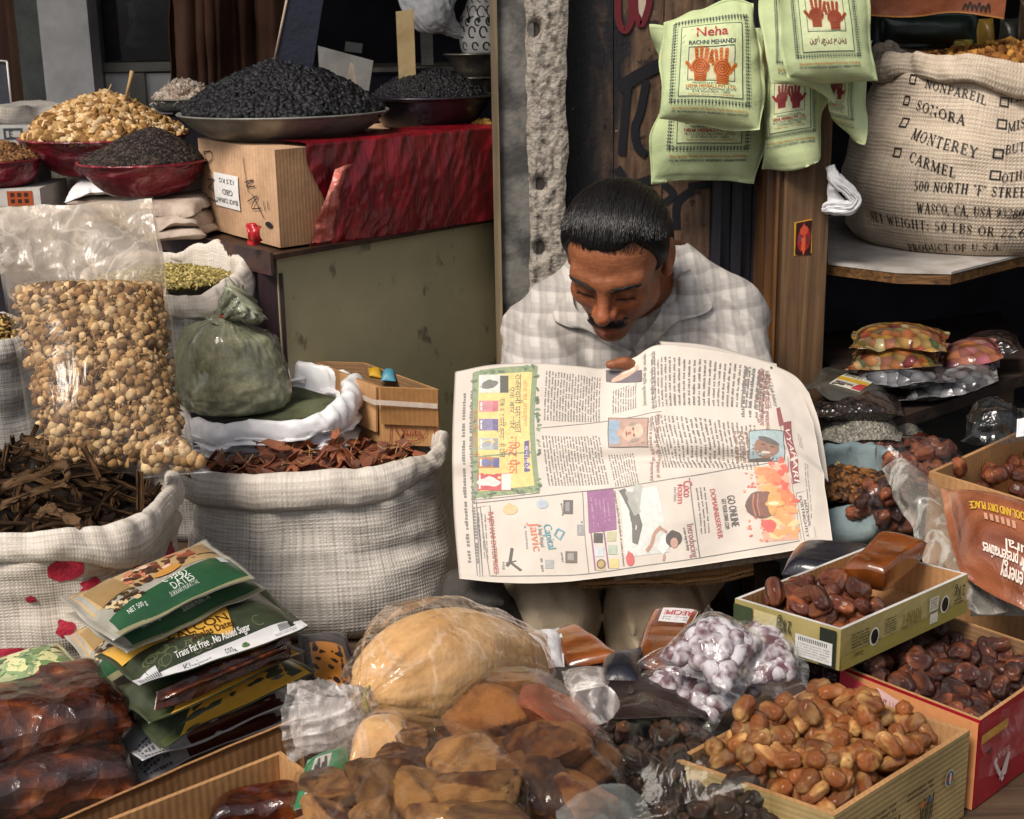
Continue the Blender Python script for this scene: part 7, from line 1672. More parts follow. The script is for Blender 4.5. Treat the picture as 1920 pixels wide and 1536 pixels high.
# dates showing along its open front edge
b0, b1 = Pz(285, 1312, 1.008), Pz(545, 1204, 1.008); o2, *_r = packet('date_filling', [b0 + [0, -.004, -.014], b1 + [0, -.004, -.014], b1 + [0, .012, .004], b0 + [0, .012, .004]], .012, 'date_block', o, seed=8, lump=.3, lf=40, pw=4)
M['wood_print'] = wood('wood_photo', S('a88a5c'), S('7a5e38'), 'X', .3, 1.5, .5, .1)
def dpacket(px, z, lb, sd, full=True):
    o, f, W, H = pack('date_packet', px, z, .026, mat('clear_edge_pack', S('b5b0a4'), S('8f8a7e'), .25, .5), lb, seed=sd, up=.62, wr=.002, pw=3, edge=.003)
    pr = Print(f); pr.rect(.05 * W, .42 * H, .96 * W, .97 * H, S('b4976a'), 0, 20, 10); pr.quad([(.07 * W, .0), (.97 * W, .0), (.97 * W, .44 * H), (.07 * W, .22 * H)], S('2c5438'), 1, 24, 8)
    pr.quad([(.05 * W, .0), (.97 * W, .0), (.97 * W, .05 * H), (.05 * W, .06 * H)], S('8f8a6a'), 1.5, 20, 2)
    for k in range(60): u_ = rng.uniform(.30, .80); pr.blob(u_ * W, (.40 + .20 * u_ + rng.uniform(-.04, .24)) * H, rng.uniform(.003, .009), rng.uniform(.003, .006), [S('5a2c22'), S('8a4a34'), S('c07a5c'), S('3a2620'), S('d8b8a0')][rng.integers(5)], 2 + k * .03, rng.random() * 3, .3, k, 8)
    pr.quad([(.10 * W, .40 * H), (.29 * W, .44 * H), (.28 * W, .82 * H), (.09 * W, .78 * H)], S('94784e'), 4); pr.quad([(.78 * W, .55 * H), (.95 * W, .58 * H), (.95 * W, .92 * H), (.78 * W, .9 * H)], S('a5845a'), 4)
    for k in range(26): pr.blob(rng.uniform(.07, .32) * W, rng.uniform(.25, .42) * H, .004, .003, [S('3a2a20'), S('5a4a34'), S('c8b088')][k % 3], 3 + k * .02, k, .3, k, 7)
    pr.blob(.54 * W, .45 * H, .02, .007, S('c08a44'), 4.5, .1)
    pr.text('DATES', .48 * W, .17 * H, .011, S('d8dcd4'), .03, .15 * W); pr.text('تمور', .46 * W, .29 * H, .014, S('e4e8e0'), .03, .16 * W); pr.text('SUKKARI MUFATTAL', .44 * W, .12 * H, .005, S('c8ccc4'), .03, .2 * W); pr.text('NET 500 g', .17 * W, .14 * H, .006, S('d8dcd4'), .03, .12 * W)
    pr.blob(.2 * W, .90 * H, .010, .005, S('d0d4d0'), 2); pr.rect(.64 * W, .88 * H, .76 * W, .96 * H, S('c8c8c0'), 2)
    for k in range(9): pr.rect(.65 * W + k * .0028, .89 * H, .65 * W + k * .0028 + .0012, .95 * H, S('505050'), 3, 1, 1)
    pr.rect(.86 * W, .30 * H, .92 * W, .42 * H, S('c8ccc8'), 3); pr.build('printing', o, 'print_gloss'); return o
dpacket(((190, 1284), (370, 1205), (320, 1120), (118, 1190)), .985, 'wood and green date packet sticking out left of the lettered yellow one', 41)
dpacket(((236, 1226), (498, 1102), (402, 1040), (122, 1156)), 1.050, 'middle of the three wood and green date packets', 42)
dpacket(((208, 1198), (479, 1076), (385, 1013), (108, 1128)), 1.072, 'topmost wood and green date packet of the stack', 43)
# dark packet with orange print behind the stack
o, f, W, H = pack('orange_packet', ((570, 1290), (690, 1335), (650, 1188), (560, 1190)), .93, .02, mat('dark_foil', S('2a2028'), S('1c161c'), .3, .5), 'dark packet with orange print between the packet stack and the tied orange bag', seed=51)
pr = Print(f); pr.quad([(.05 * W, .15 * H), (.95 * W, .10 * H), (.95 * W, .66 * H), (.05 * W, .7 * H)], S('b8742c'), 0)
for k in range(7): pr.blob((.2 + .1 * k) * W, (.3 + .1 * (k % 3)) * H, .004, .005, S('2a1a14'), 1, k, .4, k)
pr.build('printing', o, 'print_gloss')

# open carton in the left foreground, with a cardboard strip behind
zr = .965; C_, L_, E_ = Pz(526, 1408, zr), Pz(120, 1568, zr), Pz(650, 1500, zr)
t = empty('open_carton', (L_ + E_) / 2 * [1, 1, 0] + [0, 0, ZP], 'open brown carton in the left foreground', 'carton')
carton('body', [L_ + (E_ - C_), E_, C_, L_], ZP + .002, 'card', 'card', 'card', t, th=.005, seed=9, n=20)
a, b = Pz(104, 1545, .955), Pz(566, 1345, .955); dn = np.array([.01, .02, 0])
o, _ = sheet('cardboard_flap', None, 'card_y', None, G=cat_rom(cat_rom(np.array([[a + [0, 0, -.09], (a + b) / 2 + [0, 0, -.09], b + [0, 0, -.09]], [a, (a + b) / 2 + [0, .003, 0], b]]), 12, 0), 40, 1), amp=.001, fr=14, thick=.004); tag(o, 'brown cardboard flap standing between packet stack and open carton', 'cardboard')
o, f, W, H = pack('fudge_block', ((380, 1570), (610, 1545), (560, 1490), (410, 1515)), .93, .035, 'date_block', 'brown sweet block lying in the open carton at the bottom edge', 'sweet block', seed=15, pw=6, seal=0, lump=.2, up=.6)

# orange powder bag, tied
m_or = NT('orange_powder'); kk = m_or.ramp(m_or.noise(9, 5, dist=.4), [(.3, S('c49c68')), (.7, S('dfbf90'))]); kk = m_or.mix(.35, kk, m_or.ramp(m_or.noise(120, 4), [(.3, .6), (.6, 1.05)]), 'MULTIPLY')
M['orange_powder'] = m_or.end(m_or.bsdf(kk, .85, .2, m_or.bump(m_or.noise(16, 5), .35, .01, m_or.bump(m_or.noise(180, 3), .4, .002))))
Yo = 1.34; zo = lambda px, py, Y: P(px, py, Y)
kn = P(690, 1312, 1.235); axo = [zo(1000, 1262, 1.44), zo(985, 1262, 1.43), zo(930, 1250, 1.40), zo(840, 1255, 1.35), zo(758, 1285, 1.295), zo(712, 1304, 1.255), kn]
rdo = [(.012, .018), (.032, .034), (.046, .049), (.062, .063), (.056, .060), (.030, .034), (.009, .010)]
t = empty('tied_orange_bag', P(830, 1380, 1.33) * [1, 1, 0] + [0, 0, .9], 'tied clear bag of orange powder, its crumpled tail pointing left', 'bag')
tube_bag('orange_powder', axo, rdo, [0, 0, .001, .001, .003, .004, .002], 'orange_powder', t, seed=5, wr=.0008, kp=8, up=(0, 0, 1))
M['film_orange'] = film('warm_film', .20, (1, .95, .9), S('ead2bc'), rough=.09, bs=18, bump=.4, streak=.85, gloss=1.2)  # pale haze streaks put whitish highlights into the film colour
tail = [P(672, 1322, 1.225), P(640, 1335, 1.215), P(600, 1345, 1.21), P(545, 1352, 1.21)]
tube_bag('clear_film', axo + tail[:1], [(a_ + .006, b_ + .006) for a_, b_ in rdo] + [(.012, .013)], [0, .002, .003, .005, .010, .009, .004, .006], 'film_orange', t, seed=5, wr=.004, kp=9, up=(0, 0, 1), caps=False)
M['film_tail'] = film('crumpled_tail', .38, (.97, .96, .95), S('d4ccc8'), rough=.25, bs=14, bump=.15, streak=.6, gloss=.7)
_, G = tube_bag('film_tail', [kn] + tail, [(.011, .012), (.014, .015), (.026, .020), (.038, .024), (.046, .026)], [.003, .006, .010, .010, .010], 'film_tail', t, seed=9, wr=.003, kp=8, up=(0, 0, 1), caps=False)
G = cat_rom(cat_rom(np.array([[P(560, 1290, 1.235), P(620, 1310, 1.22), P(675, 1318, 1.215)], [P(540, 1345, 1.21), P(600, 1350, 1.20), P(680, 1335, 1.21)], [P(553, 1398, 1.20), P(612, 1412, 1.19), P(690, 1372, 1.20)]]), 40, 0), 40, 1); sheet('film_tail', None, 'film_tail', t, G=G, amp=.009, fr=9, seed=4)
mb = MB(); a_ = np.linspace(0, 6.5, 30); mb.tube(np.stack([kn[0] + .002 * np.sin(a_ * 2), kn[1] + .0125 * np.cos(a_), kn[2] + .0125 * np.sin(a_)], 1), .0018, 6); mb.build('yellow_band', [mat('yellow_band', S('c8c070'), S('a8a050'), .4)], t, col=False)
# second orange bag below
t = empty('flat_orange_bag', P(720, 1440, 1.13), 'flat bag of orange powder half under the tied orange bag', 'bag')
c4 = [P(645, 1452, 1.10), P(790, 1440, 1.12), P(770, 1378, 1.20), P(660, 1385, 1.19)]; packet('orange_powder', c4, .05, 'orange_powder', t, seed=61, pw=3, up=.6, seal=.02); packet('clear_film', c4, .056, 'film_orange', t, seed=61, pw=3, up=.6, seal=.0, wr=.004)

# jaggery lumps in two clear bags
jm = [rock_mesh('jaggery_lump', s, (S('55301c'), S('b0824e')), sc=(1, .82, .62)) for s in range(5)]; jd = [rock_mesh('jaggery_lump', 20 + s, (S('4a2818'), S('966438')), sc=(1, .85, .6)) for s in range(4)]
jp = [rock_mesh('jaggery_lump', 40 + s, (S('8f4c34'), S('b06a4c')), sc=(1, .8, .45)) for s in range(2)]
def lumps(items, meshes, label, group):
    pts = []
    for k, (px, py, Y, r_, rot) in enumerate(items):
        o = bpy.data.objects.new('jaggery_lump', meshes[k % len(meshes)] if not isinstance(rot, tuple) else jp[0]); COL.objects.link(o); rt = rot if not isinstance(rot, tuple) else rot[0]
        o.location = P(px, py, Y); o.scale = (r_,) * 3; o.rotation_euler = (rt * 1.7 % 1.2 - .6, rt % .9 - .4, rt * 2.3); tag(o, label, 'jaggery', group)
        q = np.array([v.co[:] for v in o.data.vertices][::9]) * r_; Rm = np.array(o.rotation_euler.to_matrix()); pts.append(q @ Rm.T + np.array(o.location))
    return np.concatenate(pts)
A_ = [(915, 1350, 1.19, .050, 1.1), (1042, 1345, 1.17, .050, (2.2,)), (960, 1300, 1.26, .04, .3), (1010, 1420, 1.12, .05, 3.0), (945, 1430, 1.13, .038, 4.1), (870, 1400, 1.17, .035, 5.2), (1080, 1430, 1.14, .042, 2.7), (1000, 1490, 1.08, .05, 6.6), (1080, 1500, 1.08, .045, 1.9), (1000, 1320, 1.25, .035, 3.7), (940, 1500, 1.10, .04, 2.4)]
pts = lumps(A_, jd, 'brown jaggery lump in the taller clear bag', 'jaggery lumps in the taller clear bag')
pts = np.concatenate([pts, [P(1008, 1272, 1.24), P(1122, 1400, 1.16), P(830, 1352, 1.20), P(1118, 1540, 1.05), P(930, 1560, 1.05)]])
t = tag(hull_film('jaggery_bag', pts, film('jaggery_film', .02, (1, .97, .93), S('c8b8a8'), rough=.08, bs=14, bump=.35, gloss=.7, streak=.9), amp=.005, fr=14, seed=3), 'taller clear bag of brown jaggery lumps in the middle foreground', 'bag')
sheet('film_tail', [[(1075, 1300, 1.2), (1105, 1275, 1.2), (1150, 1300, 1.19)], [(1085, 1350, 1.18), (1115, 1335, 1.17), (1160, 1325, 1.18)], [(1105, 1365, 1.16), (1125, 1362, 1.16), (1150, 1345, 1.17)]], 'film_tail', t, amp=.008, fr=26, seed=7, n=30, k=30)
B_ = [(715, 1480, 1.06, .04, 1.0), (760, 1445, 1.10, .042, 2.1), (845, 1440, 1.10, .05, .4), (640, 1495, 1.05, .03, 3.3), (610, 1470, 1.09, .024, 4.0), (790, 1510, 1.03, .042, 5.1), (880, 1500, 1.04, .05, 2.9), (700, 1540, 1.0, .035, 6.1), (900, 1560, .99, .045, 1.3), (610, 1535, 1.02, .03, 2.2), (830, 1570, .98, .04, .9), (750, 1400, 1.14, .034, 3.9)]
pts = lumps(B_, jm, 'pale brown jaggery lump in the front clear bag', 'jaggery lumps in the front clear bag')
pts = np.concatenate([pts, [P(755, 1372, 1.15), P(860, 1388, 1.13), P(560, 1525, 1.03), P(960, 1540, 1.0)]])
tag(hull_film('jaggery_bag', pts, film('jaggery_film_front', .035, (1, .97, .94), S('dccabc'), rough=.08, bs=16, bump=.4, gloss=.7, streak=.9), amp=.005, fr=15, seed=6), 'front clear bag of pale jaggery lumps at the bottom edge', 'bag')
# green and white printed packet at the carton corner
o, f, W, H = packet('sweet_packet', [P(548, 1520, 1.06), P(655, 1500, 1.07), P(648, 1395, 1.15), P(572, 1425, 1.13)], .012, mat('white_pack', S('c8c4bc'), S('aaa69e'), .3, .5), seed=71); tag(o, 'white packet with green border and dark script beside the front jaggery bag', 'packet')
pr = Print(f); pr.quad([(.0, .0), (.16 * W, .0), (.34 * W, H), (.0, H)], S('2f7a50'), 0); pr.quad([(.2 * W, .82 * H), (W, .78 * H), (W, H), (.2 * W, H)], S('2f7a50'), .5); pr.quad([(.62 * W, .5 * H), (W, .4 * H), (W, .85 * H), (.7 * W, .8 * H)], S('2f7a50'), .7)
for k in range(7): pr.line([((.28 + .05 * k) * W, .34 * H), ((.31 + .05 * k) * W, (.5 + .12 * (k % 3)) * H), ((.34 + .05 * k) * W, .42 * H)], .0016, S('3a3a3a'), 2, 4)
pr.build('printing', o, 'print_gloss')

# bag of dark sticky dates
dk = [date_mesh('dark_date', s, S('3c1c16'), S('94502e'), tip=.5, wr=.22) for s in range(5)]; dk2 = [date_mesh('brown_date', 30 + s, S('5a2816'), S('a85e30'), tip=.45, wr=.2) for s in range(5)]; gd = [date_mesh('golden_date', 60 + s, S('8a4c1e'), S('deb06c'), tip=.35, wr=.17) for s in range(7)]
poly = [Pz(*q, .93) for q in ((1120, 1380), (1180, 1325), (1290, 1360), (1420, 1440), (1440, 1560), (1120, 1580))]
its = pile(190, poly, .905, .016, .0095, rng, dome=lambda x, y: .03 + 0 * x, margin=.03)[-150:]
ds_ = [date_mesh('sticky_date', 90 + s, S('26140f'), S('6e4426'), tip=.3, wr=.22) for s in range(5)]
place('sticky_date', ds_, its, 'dark sticky date in the clear bag in front of the golden dates', 'date', 'dark sticky dates in the clear bag', rng)
pts = np.concatenate([[p + rng.normal(size=3) * .003 + [0, 0, .008] for p, *_ in its], poly, [P(1215, 1312, 1.26), P(1165, 1330, 1.22), P(1440, 1470, 1.12)]])
tag(hull_film('sticky_date_bag', pts, film('sticky_film', .035, (.95, .94, .90), S('9aa090'), rough=.10, bs=16, bump=.2, gloss=.28, streak=.9), amp=.004, fr=15, seed=9), 'clear bag of dark sticky dates in front of the golden date carton', 'bag')
sheet('loose_film', [[(1040, 1525, 1.02), (1100, 1490, 1.05), (1160, 1478, 1.06), (1200, 1500, 1.05)], [(1050, 1560, 1.0), (1110, 1530, 1.02), (1170, 1520, 1.03), (1215, 1530, 1.03)], [(1060, 1600, .98), (1120, 1580, .98), (1180, 1560, 1.0), (1230, 1560, 1.0)]], film('pale_loose_film', .2, (.96, .96, .95), S('b8bcb8'), rough=.25, bs=12, bump=.12, streak=.3, gloss=.5), amp=.006, fr=18, seed=12)[0].name
tag(COL.objects[-1], 'loose clear film lying below the dark sticky dates at the bottom edge', 'plastic film')

# carton of golden dates
zg = .958; A0, B0_, D0 = Pz(1529, 1284, zg), Pz(1819, 1369, zg), Pz(1262, 1424, zg); E0 = B0_ + (D0 - A0)
t = empty('date_carton', (D0 + B0_) / 2 * [1, 1, 0] + [0, 0, ZP], 'khaki carton of golden dates in the right foreground', 'carton')
body = carton('body', [D0, E0, B0_, A0], ZP + .002, 'kraft', 'card', 'card', t, th=.0055, seed=12, dent=.0025, n=26, k=8)
Lg = np.linalg.norm(B0_ - E0); fw = wallmap(E0, B0_, ZP + .002, Lg, zg - ZP); pr = Print(fw, eps=.0035); ik = S('3a3428')
h_ = zg - ZP; pr.blob(.83 * Lg, .62 * h_, .0085, .0095, S('b8ac8c'), 0); pr.blob(.83 * Lg, .62 * h_, .007, .008, S('4a5a7a'), 1); pr.rect(.83 * Lg - .005, .62 * h_ - .002, .83 * Lg + .005, .62 * h_ + .002, S('b84a3a'), 2, 2, 2); pr.rect(.83 * Lg - .0015, .62 * h_ - .006, .83 * Lg + .0015, .62 * h_ + .006, S('c8bca0'), 3, 2, 2)
for x_, w_ in ((.50, .20), (.22, .2)): pr.para(x_ * Lg, .64 * h_, (x_ + w_) * Lg, .76 * h_, 2, ik, rng)
for x_ in (.60, .34):
    for k in range(9): pr.line([((x_ + .012 * k) * Lg, .30 * h_), ((x_ + .012 * k + .01) * Lg, (.42 + .08 * (k % 3)) * h_), ((x_ + .012 * k + .004) * Lg, .52 * h_)], .0016, ik, 1, 4)
    pr.blob((x_ + .02) * Lg, .52 * h_, .004, .004, S('b06a3a'), 2); pr.blob((x_ + .07) * Lg, .54 * h_, .003, .003, S('3a5a7a'), 2)
pr.build('printing', body)
its = pile(430, [D0, E0, B0_, A0], zg - .055, .0140, .0080, rng, dome=lambda x, y: .01 + 0 * x, margin=.19)[-280:]
place('golden_date', gd, its, 'glossy golden brown date heaped in the khaki carton', 'date', 'golden dates in the khaki carton', rng)
# red and pink carton of dark dates
zq = .962; F0, Q1, Q2 = Pz(1838, 1351, zq), Pz(1480, 1212, zq), Pz(2010, 1232, zq); Q3 = Q1 + (Q2 - F0)
t = empty('red_carton', (Q1 + Q2) / 2 * [1, 1, 0] + [0, 0, ZP], 'red and pink carton heaped with dark dates at the right edge', 'carton')
mred = mat('red_print_card', S('a01c2c'), S('86141f'), .3, .5, vs=8, bs=30, bump=.15)
body = carton('body', [Q1, F0, Q2, Q3], ZP + .002, mred, 'card_dark', 'card', t, th=.004, seed=14, n=20)
h_ = zq - ZP; L1 = np.linalg.norm(F0 - Q1); pr = Print(wallmap(Q1, F0, ZP + .002, L1, h_), eps=.003)
pr.rect(0, .0, L1, h_ * .98, S('c8895a'), 0, 24, 4); pr.quad([(.3 * L1, .70 * h_), (L1 * .96, .42 * h_), (L1 * .96, .62 * h_), (.3 * L1, .98 * h_)], S('d84a5c'), 1, 20, 4); pr.rect(.0, .66 * h_, .30 * L1, .98 * h_, S('2a1420'), 2, 8, 3)
pr.text('Energy, Low Fat 100%', .28 * L1, .90 * h_, .014, S('d8c8c8'), math.pi, .26 * L1); pr.quad([(.50 * L1, .62 * h_), (.66 * L1, .52 * h_), (.66 * L1, .86 * h_), (.50 * L1, .94 * h_)], S('d8b4b0'), 2.5, 8, 4); pr.text('DATES', .65 * L1, .84 * h_, .028, S('c82c44'), math.pi, .13 * L1, bold=.05)
pr.build('printing', body, 'print_gloss')
L2 = np.linalg.norm(Q2 - F0); pr = Print(wallmap(F0, Q2, ZP + .002, L2, h_), eps=.003); wq = S('d8c4c0')
pr.rect(.0, .74 * h_, .055, .84 * h_, S('c89a3a'), 1, 8, 2); pr.text('BURVA', .062, .50 * h_, .008, wq, math.pi, .024); pr.poly([(.045, .16 * h_), (.06, .18 * h_), (.066, .40 * h_), (.06, .42 * h_), (.05, .26 * h_)], wq, 1); pr.line([(.034, .40 * h_), (.042, .28 * h_), (.054, .13 * h_)], .005, wq, 1, 6); pr.blob(.034, .42 * h_, .0035, .004, wq, 2); pr.build('printing', body, 'print_gloss')
Gw = cat_rom(cat_rom(np.array([[F0 + (Q2 - F0) * s_ + np.array([.004, -.004, dz]) + [0, -.006 * (dz < -.02), 0] for s_ in (-.03, .2, .45, .75)] for dz in (.004, -.02, -.045, -.06)]), 40, 0), 50, 1); sheet('torn_film', None, film('box_film', .06, (1, .95, .95), S('e0c8c8'), rough=.1, bs=20, streak=.7), t, G=Gw, amp=.006, fr=22, seed=17)
domq = lambda x, y: .004 + 0 * x
its = pile(300, [Q1, F0, Q2, Q3], zq - .056, .0150, .0092, rng, dome=domq, margin=.10)[-180:]
place('dark_date', dk, [i_ for i_ in its if i_[0][0] > .33], 'wrinkled near black date heaped in the red and pink carton', 'date', 'dark dates in the red carton', rng)

# small printed carton of brown dates on top
zk = 1.030; F1, L1_, R1 = Pz(1577, 1181, zk), Pz(1378, 1122, zk), Pz(1815, 1076, zk); K1_ = L1_ + (R1 - F1); zkb = z_at(1577, 1258, F1[1])
t = empty('printed_box', (L1_ + R1) / 2 * [1, 1, 0] + [0, 0, zkb], 'small khaki printed box half full of brown dates, resting on the red carton', 'carton')
m_kb = mat('kraft_print', S('a89a66'), S('8f8250'), .45, .4, vs=12, bs=60)
body = carton('body', [L1_, F1, R1, K1_], zkb, m_kb, 'card', mat('white_edge', S('c8c4c0'), S('a8a4a0')), t, th=.004, seed=15, n=20, dent=.001)
h_ = zk - zkb; La, Lb = np.linalg.norm(F1 - L1_), np.linalg.norm(R1 - F1); ik = S('3a3a2a')
pr = Print(wallmap(L1_, F1, zkb, La, h_), eps=.0022); pr.rect(.0, .02 * h_, .18 * La, .9 * h_, S('39442c'), 0); pr.rect(.82 * La, .02 * h_, .97 * La, .95 * h_, S('22261e'), 0); pr.rect(.60 * La, .08 * h_, .94 * La, .62 * h_, S('c4c4c2'), 1); pr.para(.62 * La, .12 * h_, .92 * La, .44 * h_, 5, S('4a4a4a'), rng, fill=.4)
for k in range(16): pr.rect(.63 * La + k * .017 * La, .48 * h_, .637 * La + k * .017 * La, .58 * h_, S('202020'), 2, 1, 1)
pr.text('2 Kg', .56 * La, .86 * h_, .014, ik, math.pi, .12 * La, bold=.04); pr.para(.42 * La, .5 * h_, .56 * La, .64 * h_, 2, ik, rng); pr.rect(.2 * La, .3 * h_, .42 * La, .9 * h_, S('b8ac7c'), .3); pr.build('printing', body)
pr = Print(wallmap(F1, R1, zkb, Lb, h_), eps=.0022); pr.rect(0, .0, Lb, .34 * h_, S('8f8444'), 0, 20, 3)
for x_ in (.24, .80): pr.blob(x_ * Lb, .50 * h_, .0085, .0105, S('d0ccc0'), 1); pr.blob(x_ * Lb, .50 * h_, .0062, .0085, S('1a1612'), 2)
pr.para(.07 * Lb, .42 * h_, .20 * Lb, .80 * h_, 5, ik, rng); pr.para(.32 * Lb, .40 * h_, .41 * Lb, .80 * h_, 6, ik, rng); pr.text('KRAFT', .60 * Lb, .72 * h_, .017, S('7a6a30'), math.pi, .15 * Lb, bold=.03); pr.text('Company : 1', .16 * Lb, .30 * h_, .006, ik, math.pi, .09 * Lb)
pr.rect(.67 * Lb, .46 * h_, .745 * Lb, .82 * h_, S('c0bcac'), 1); pr.para(.68 * Lb, .5 * h_, .735 * Lb, .78 * h_, 4, S('5a5a50'), rng); pr.rect(.68 * Lb, .14 * h_, .745 * Lb, .4 * h_, S('c8c4b4'), 1); pr.text('2 Kg', .965 * Lb, .80 * h_, .014, ik, math.pi, .085 * Lb, bold=.04); pr.para(.88 * Lb, .34 * h_, .96 * Lb, .5 * h_, 2, ik, rng); pr.build('printing', body)
half = [L1_, F1, F1 + (R1 - F1) * .52, L1_ + (R1 - F1) * .55]
its = pile(84, half, zkb + .004, .0160, .0090, rng, dome=lambda x, y: .02 - .6 * np.maximum(0, np.hypot(x - (L1_ + F1)[0] / 2 - .06, y - (L1_ + F1)[1] / 2 - .03) - .03), margin=.24)
place('brown_date', dk2, its[-74:], 'plump brown date heaped in the small khaki box', 'date', 'brown dates in the small khaki box', rng)

# frosted date packets
M['sugar'] = amat('sugared', .8, .2, .5, bs=220, var=.15, vs=180, bd=.003)
def sugar_mesh(s):
    V, F = lumpy(3, .16, 1.8, s + 3, (1, .80, .72)); k = np.clip(.55 + .9 * fbm(V * 1.6 + s * 3, s, 3) + .25 * V[:, 2] + .3 * vn(V * 14, s), 0, 1)[:, None]
    return mesh_np('sugared_date', V, [F], M['sugar'], col=S('6a4048') * (1 - k) + S('dcd6da') * k)
sg = [sugar_mesh(s) for s in range(6)]
M['film_pack'] = film('crisp_film', .08, (.98, .98, .98), S('d8d8dc'), rough=.06, bs=30, bump=.4, gloss=1.4, streak=.8)
for i, (px, z, n_, lb, th) in enumerate(((((1330, 1376), (1466, 1292), (1300, 1218), (1176, 1280)), [.94, .955, .96, .945], 26, 'lowest clear packet of frosted dates under the other two', .040), (((1398, 1298), (1514, 1300), (1488, 1142), (1352, 1172)), [.975, .97, 1.01, 1.0], 20, 'whitest clear packet of frosted dates leaning on the khaki box', .040), (((1372, 1314), (1458, 1204), (1330, 1138), (1198, 1236)), [.985, 1.01, 1.035, 1.0], 26, 'topmost clear packet of frosted dates', .044))):
    o, f, W, H = packet('frosted_packet', pxz(px, z), th, 'film_pack', seed=80 + i, pw=2.4, wr=.004, wf=18, up=.7, seal=.08, edge=.010); tag(o, lb, 'packet')
    _, f2, W2, H2 = packet('p', pxz(px, z), th * .7, 'film', seed=80 + i, build=False, pw=2.4, up=.7, wr=0, seal=.1)
    nx = 5; qs = [((a + .5 + rng.uniform(-.2, .2)) / 5 * .80 + .1, (b + .5 + rng.uniform(-.2, .2)) / 5 * .80 + .1) for a in range(5) for b in range(5)]
    items = []
    for u, v in qs: p, nn = f2(np.array([u * W2]), np.array([v * H2])); items.append((p[0] - nn[0] * .009, frame_from(nn[0] + rng.normal(size=3) * .2, rng.random() * 6.28), .0135 * rng.uniform(.85, 1.1), .0135 * rng.uniform(.8, 1)))
    place('sugared_date', sg, items, ['sugar frosted date in the lowest clear packet', 'sugar frosted date in the packet leaning on the khaki box', 'sugar frosted date in the topmost clear packet'][i], 'date', ['frosted dates in the lowest packet', 'frosted dates in the leaning packet', 'frosted dates in the topmost packet'][i], rng)
# apricot sheets and odd packets before his knees
M['apricot'] = mat('apricot_leather', S('8a4a1c'), S('54290f'), .22, .6, vs=26, bs=40, bump=.35, stretch=(.5, 1, 1), Coat_Weight=.4)
o, f, W, H = packet('apricot_sheet', [P(1062, 1262, 1.47), P(1166, 1240, 1.47), P(1080, 1178, 1.58), P(1036, 1190, 1.57)], .016, 'apricot', seed=91, seal=.0, pw=8); tag(o, 'amber fruit leather slab left of the lettered one', 'fruit leather')
o, f, W, H = packet('apricot_sheet', [P(1185, 1262, 1.45), P(1262, 1262, 1.45), P(1312, 1152, 1.60), P(1225, 1146, 1.60)], .016, 'apricot', seed=92, seal=.0, pw=8); tag(o, 'amber fruit leather slab with a white label lettered in red', 'fruit leather')
pr = Print(f); pr.rect(.25 * W, .66 * H, .98 * W, .92 * H, S('d4d0d0'), 1); pr.text('RECIPE', .92 * W, .86 * H, .013, S('b02c30'), math.pi, .6 * W, bold=.05); pr.para(.32 * W, .69 * H, .9 * W, .76 * H, 2, S('5a5a5a'), rng); pr.rect(.0, .60 * H, W, H, S('5a2c14'), 0); pr.build('label', o, 'print_gloss')
o, f, W, H = packet('foam_packet', [P(965, 1262, 1.46), P(1064, 1256, 1.46), P(1050, 1180, 1.56), P(968, 1196, 1.55)], .02, mat('white_foam_pack', S('d4d2d4'), S('a8a8ac'), .35, .5, vs=30, bs=40, bump=.6), seed=93, wr=.005, wf=26); tag(o, 'crumpled white packet beside the tied orange bag', 'packet')
o, f, W, H = packet('black_pouch', [P(1120, 1300, 1.40), P(1205, 1280, 1.40), P(1200, 1215, 1.48), P(1130, 1240, 1.47)], .02, mat('black_foil', S('20202a'), S('14141c'), .3, .5), seed=94, wr=.004); tag(o, 'black foil pouch between the fruit leather slabs', 'pouch')
o, f, W, H = packet('clear_pouch', [P(1062, 1290, 1.38), P(1140, 1285, 1.37), P(1150, 1255, 1.43), P(1050, 1258, 1.43)], .012, M['film_tail'], seed=95, wr=.004); tag(o, 'clear crinkled pouch above the taller jaggery bag', 'pouch')
o, f, W, H = packet('dark_filler', [P(985, 1345, 1.32), P(1330, 1345, 1.32), P(1290, 1250, 1.48), P(990, 1240, 1.50)], .03, mat('dark_fill', S('2a1a18'), S('120d10'), .5), seed=96, up=.3); tag(o, 'dark flat filler under the packets before his knees', 'sack')  # plain dark pillow filling the dark area under the packets
# dark cloth sack between the white sack and the knees
c_ = P(885, 1150, 1.80); dsf = lambda p: s_ell(p, c_ - [0, 0, .10], (.075, .07, .165)) - .006 * ridged(p * [14, 14, 20], 44, 3) - .006 * fbm(p * 22, 45)
Vd, Fd = nets(dsf, c_ - [.1, .1, .29], c_ + [.1, .1, .09], .005); tag(obj('dark_sack', Vd, [Fd], mat('dark_canvas', S('45403c'), S('2a2725'), .9, bs=160, bump=.5)), 'dark grey canvas sack between the chip sack and the trousers', 'sack')
# ------------------------------------------------------------ goods at the right
rng = np.random.default_rng(23)
def pY(pts): return [P(*q) for q in pts]
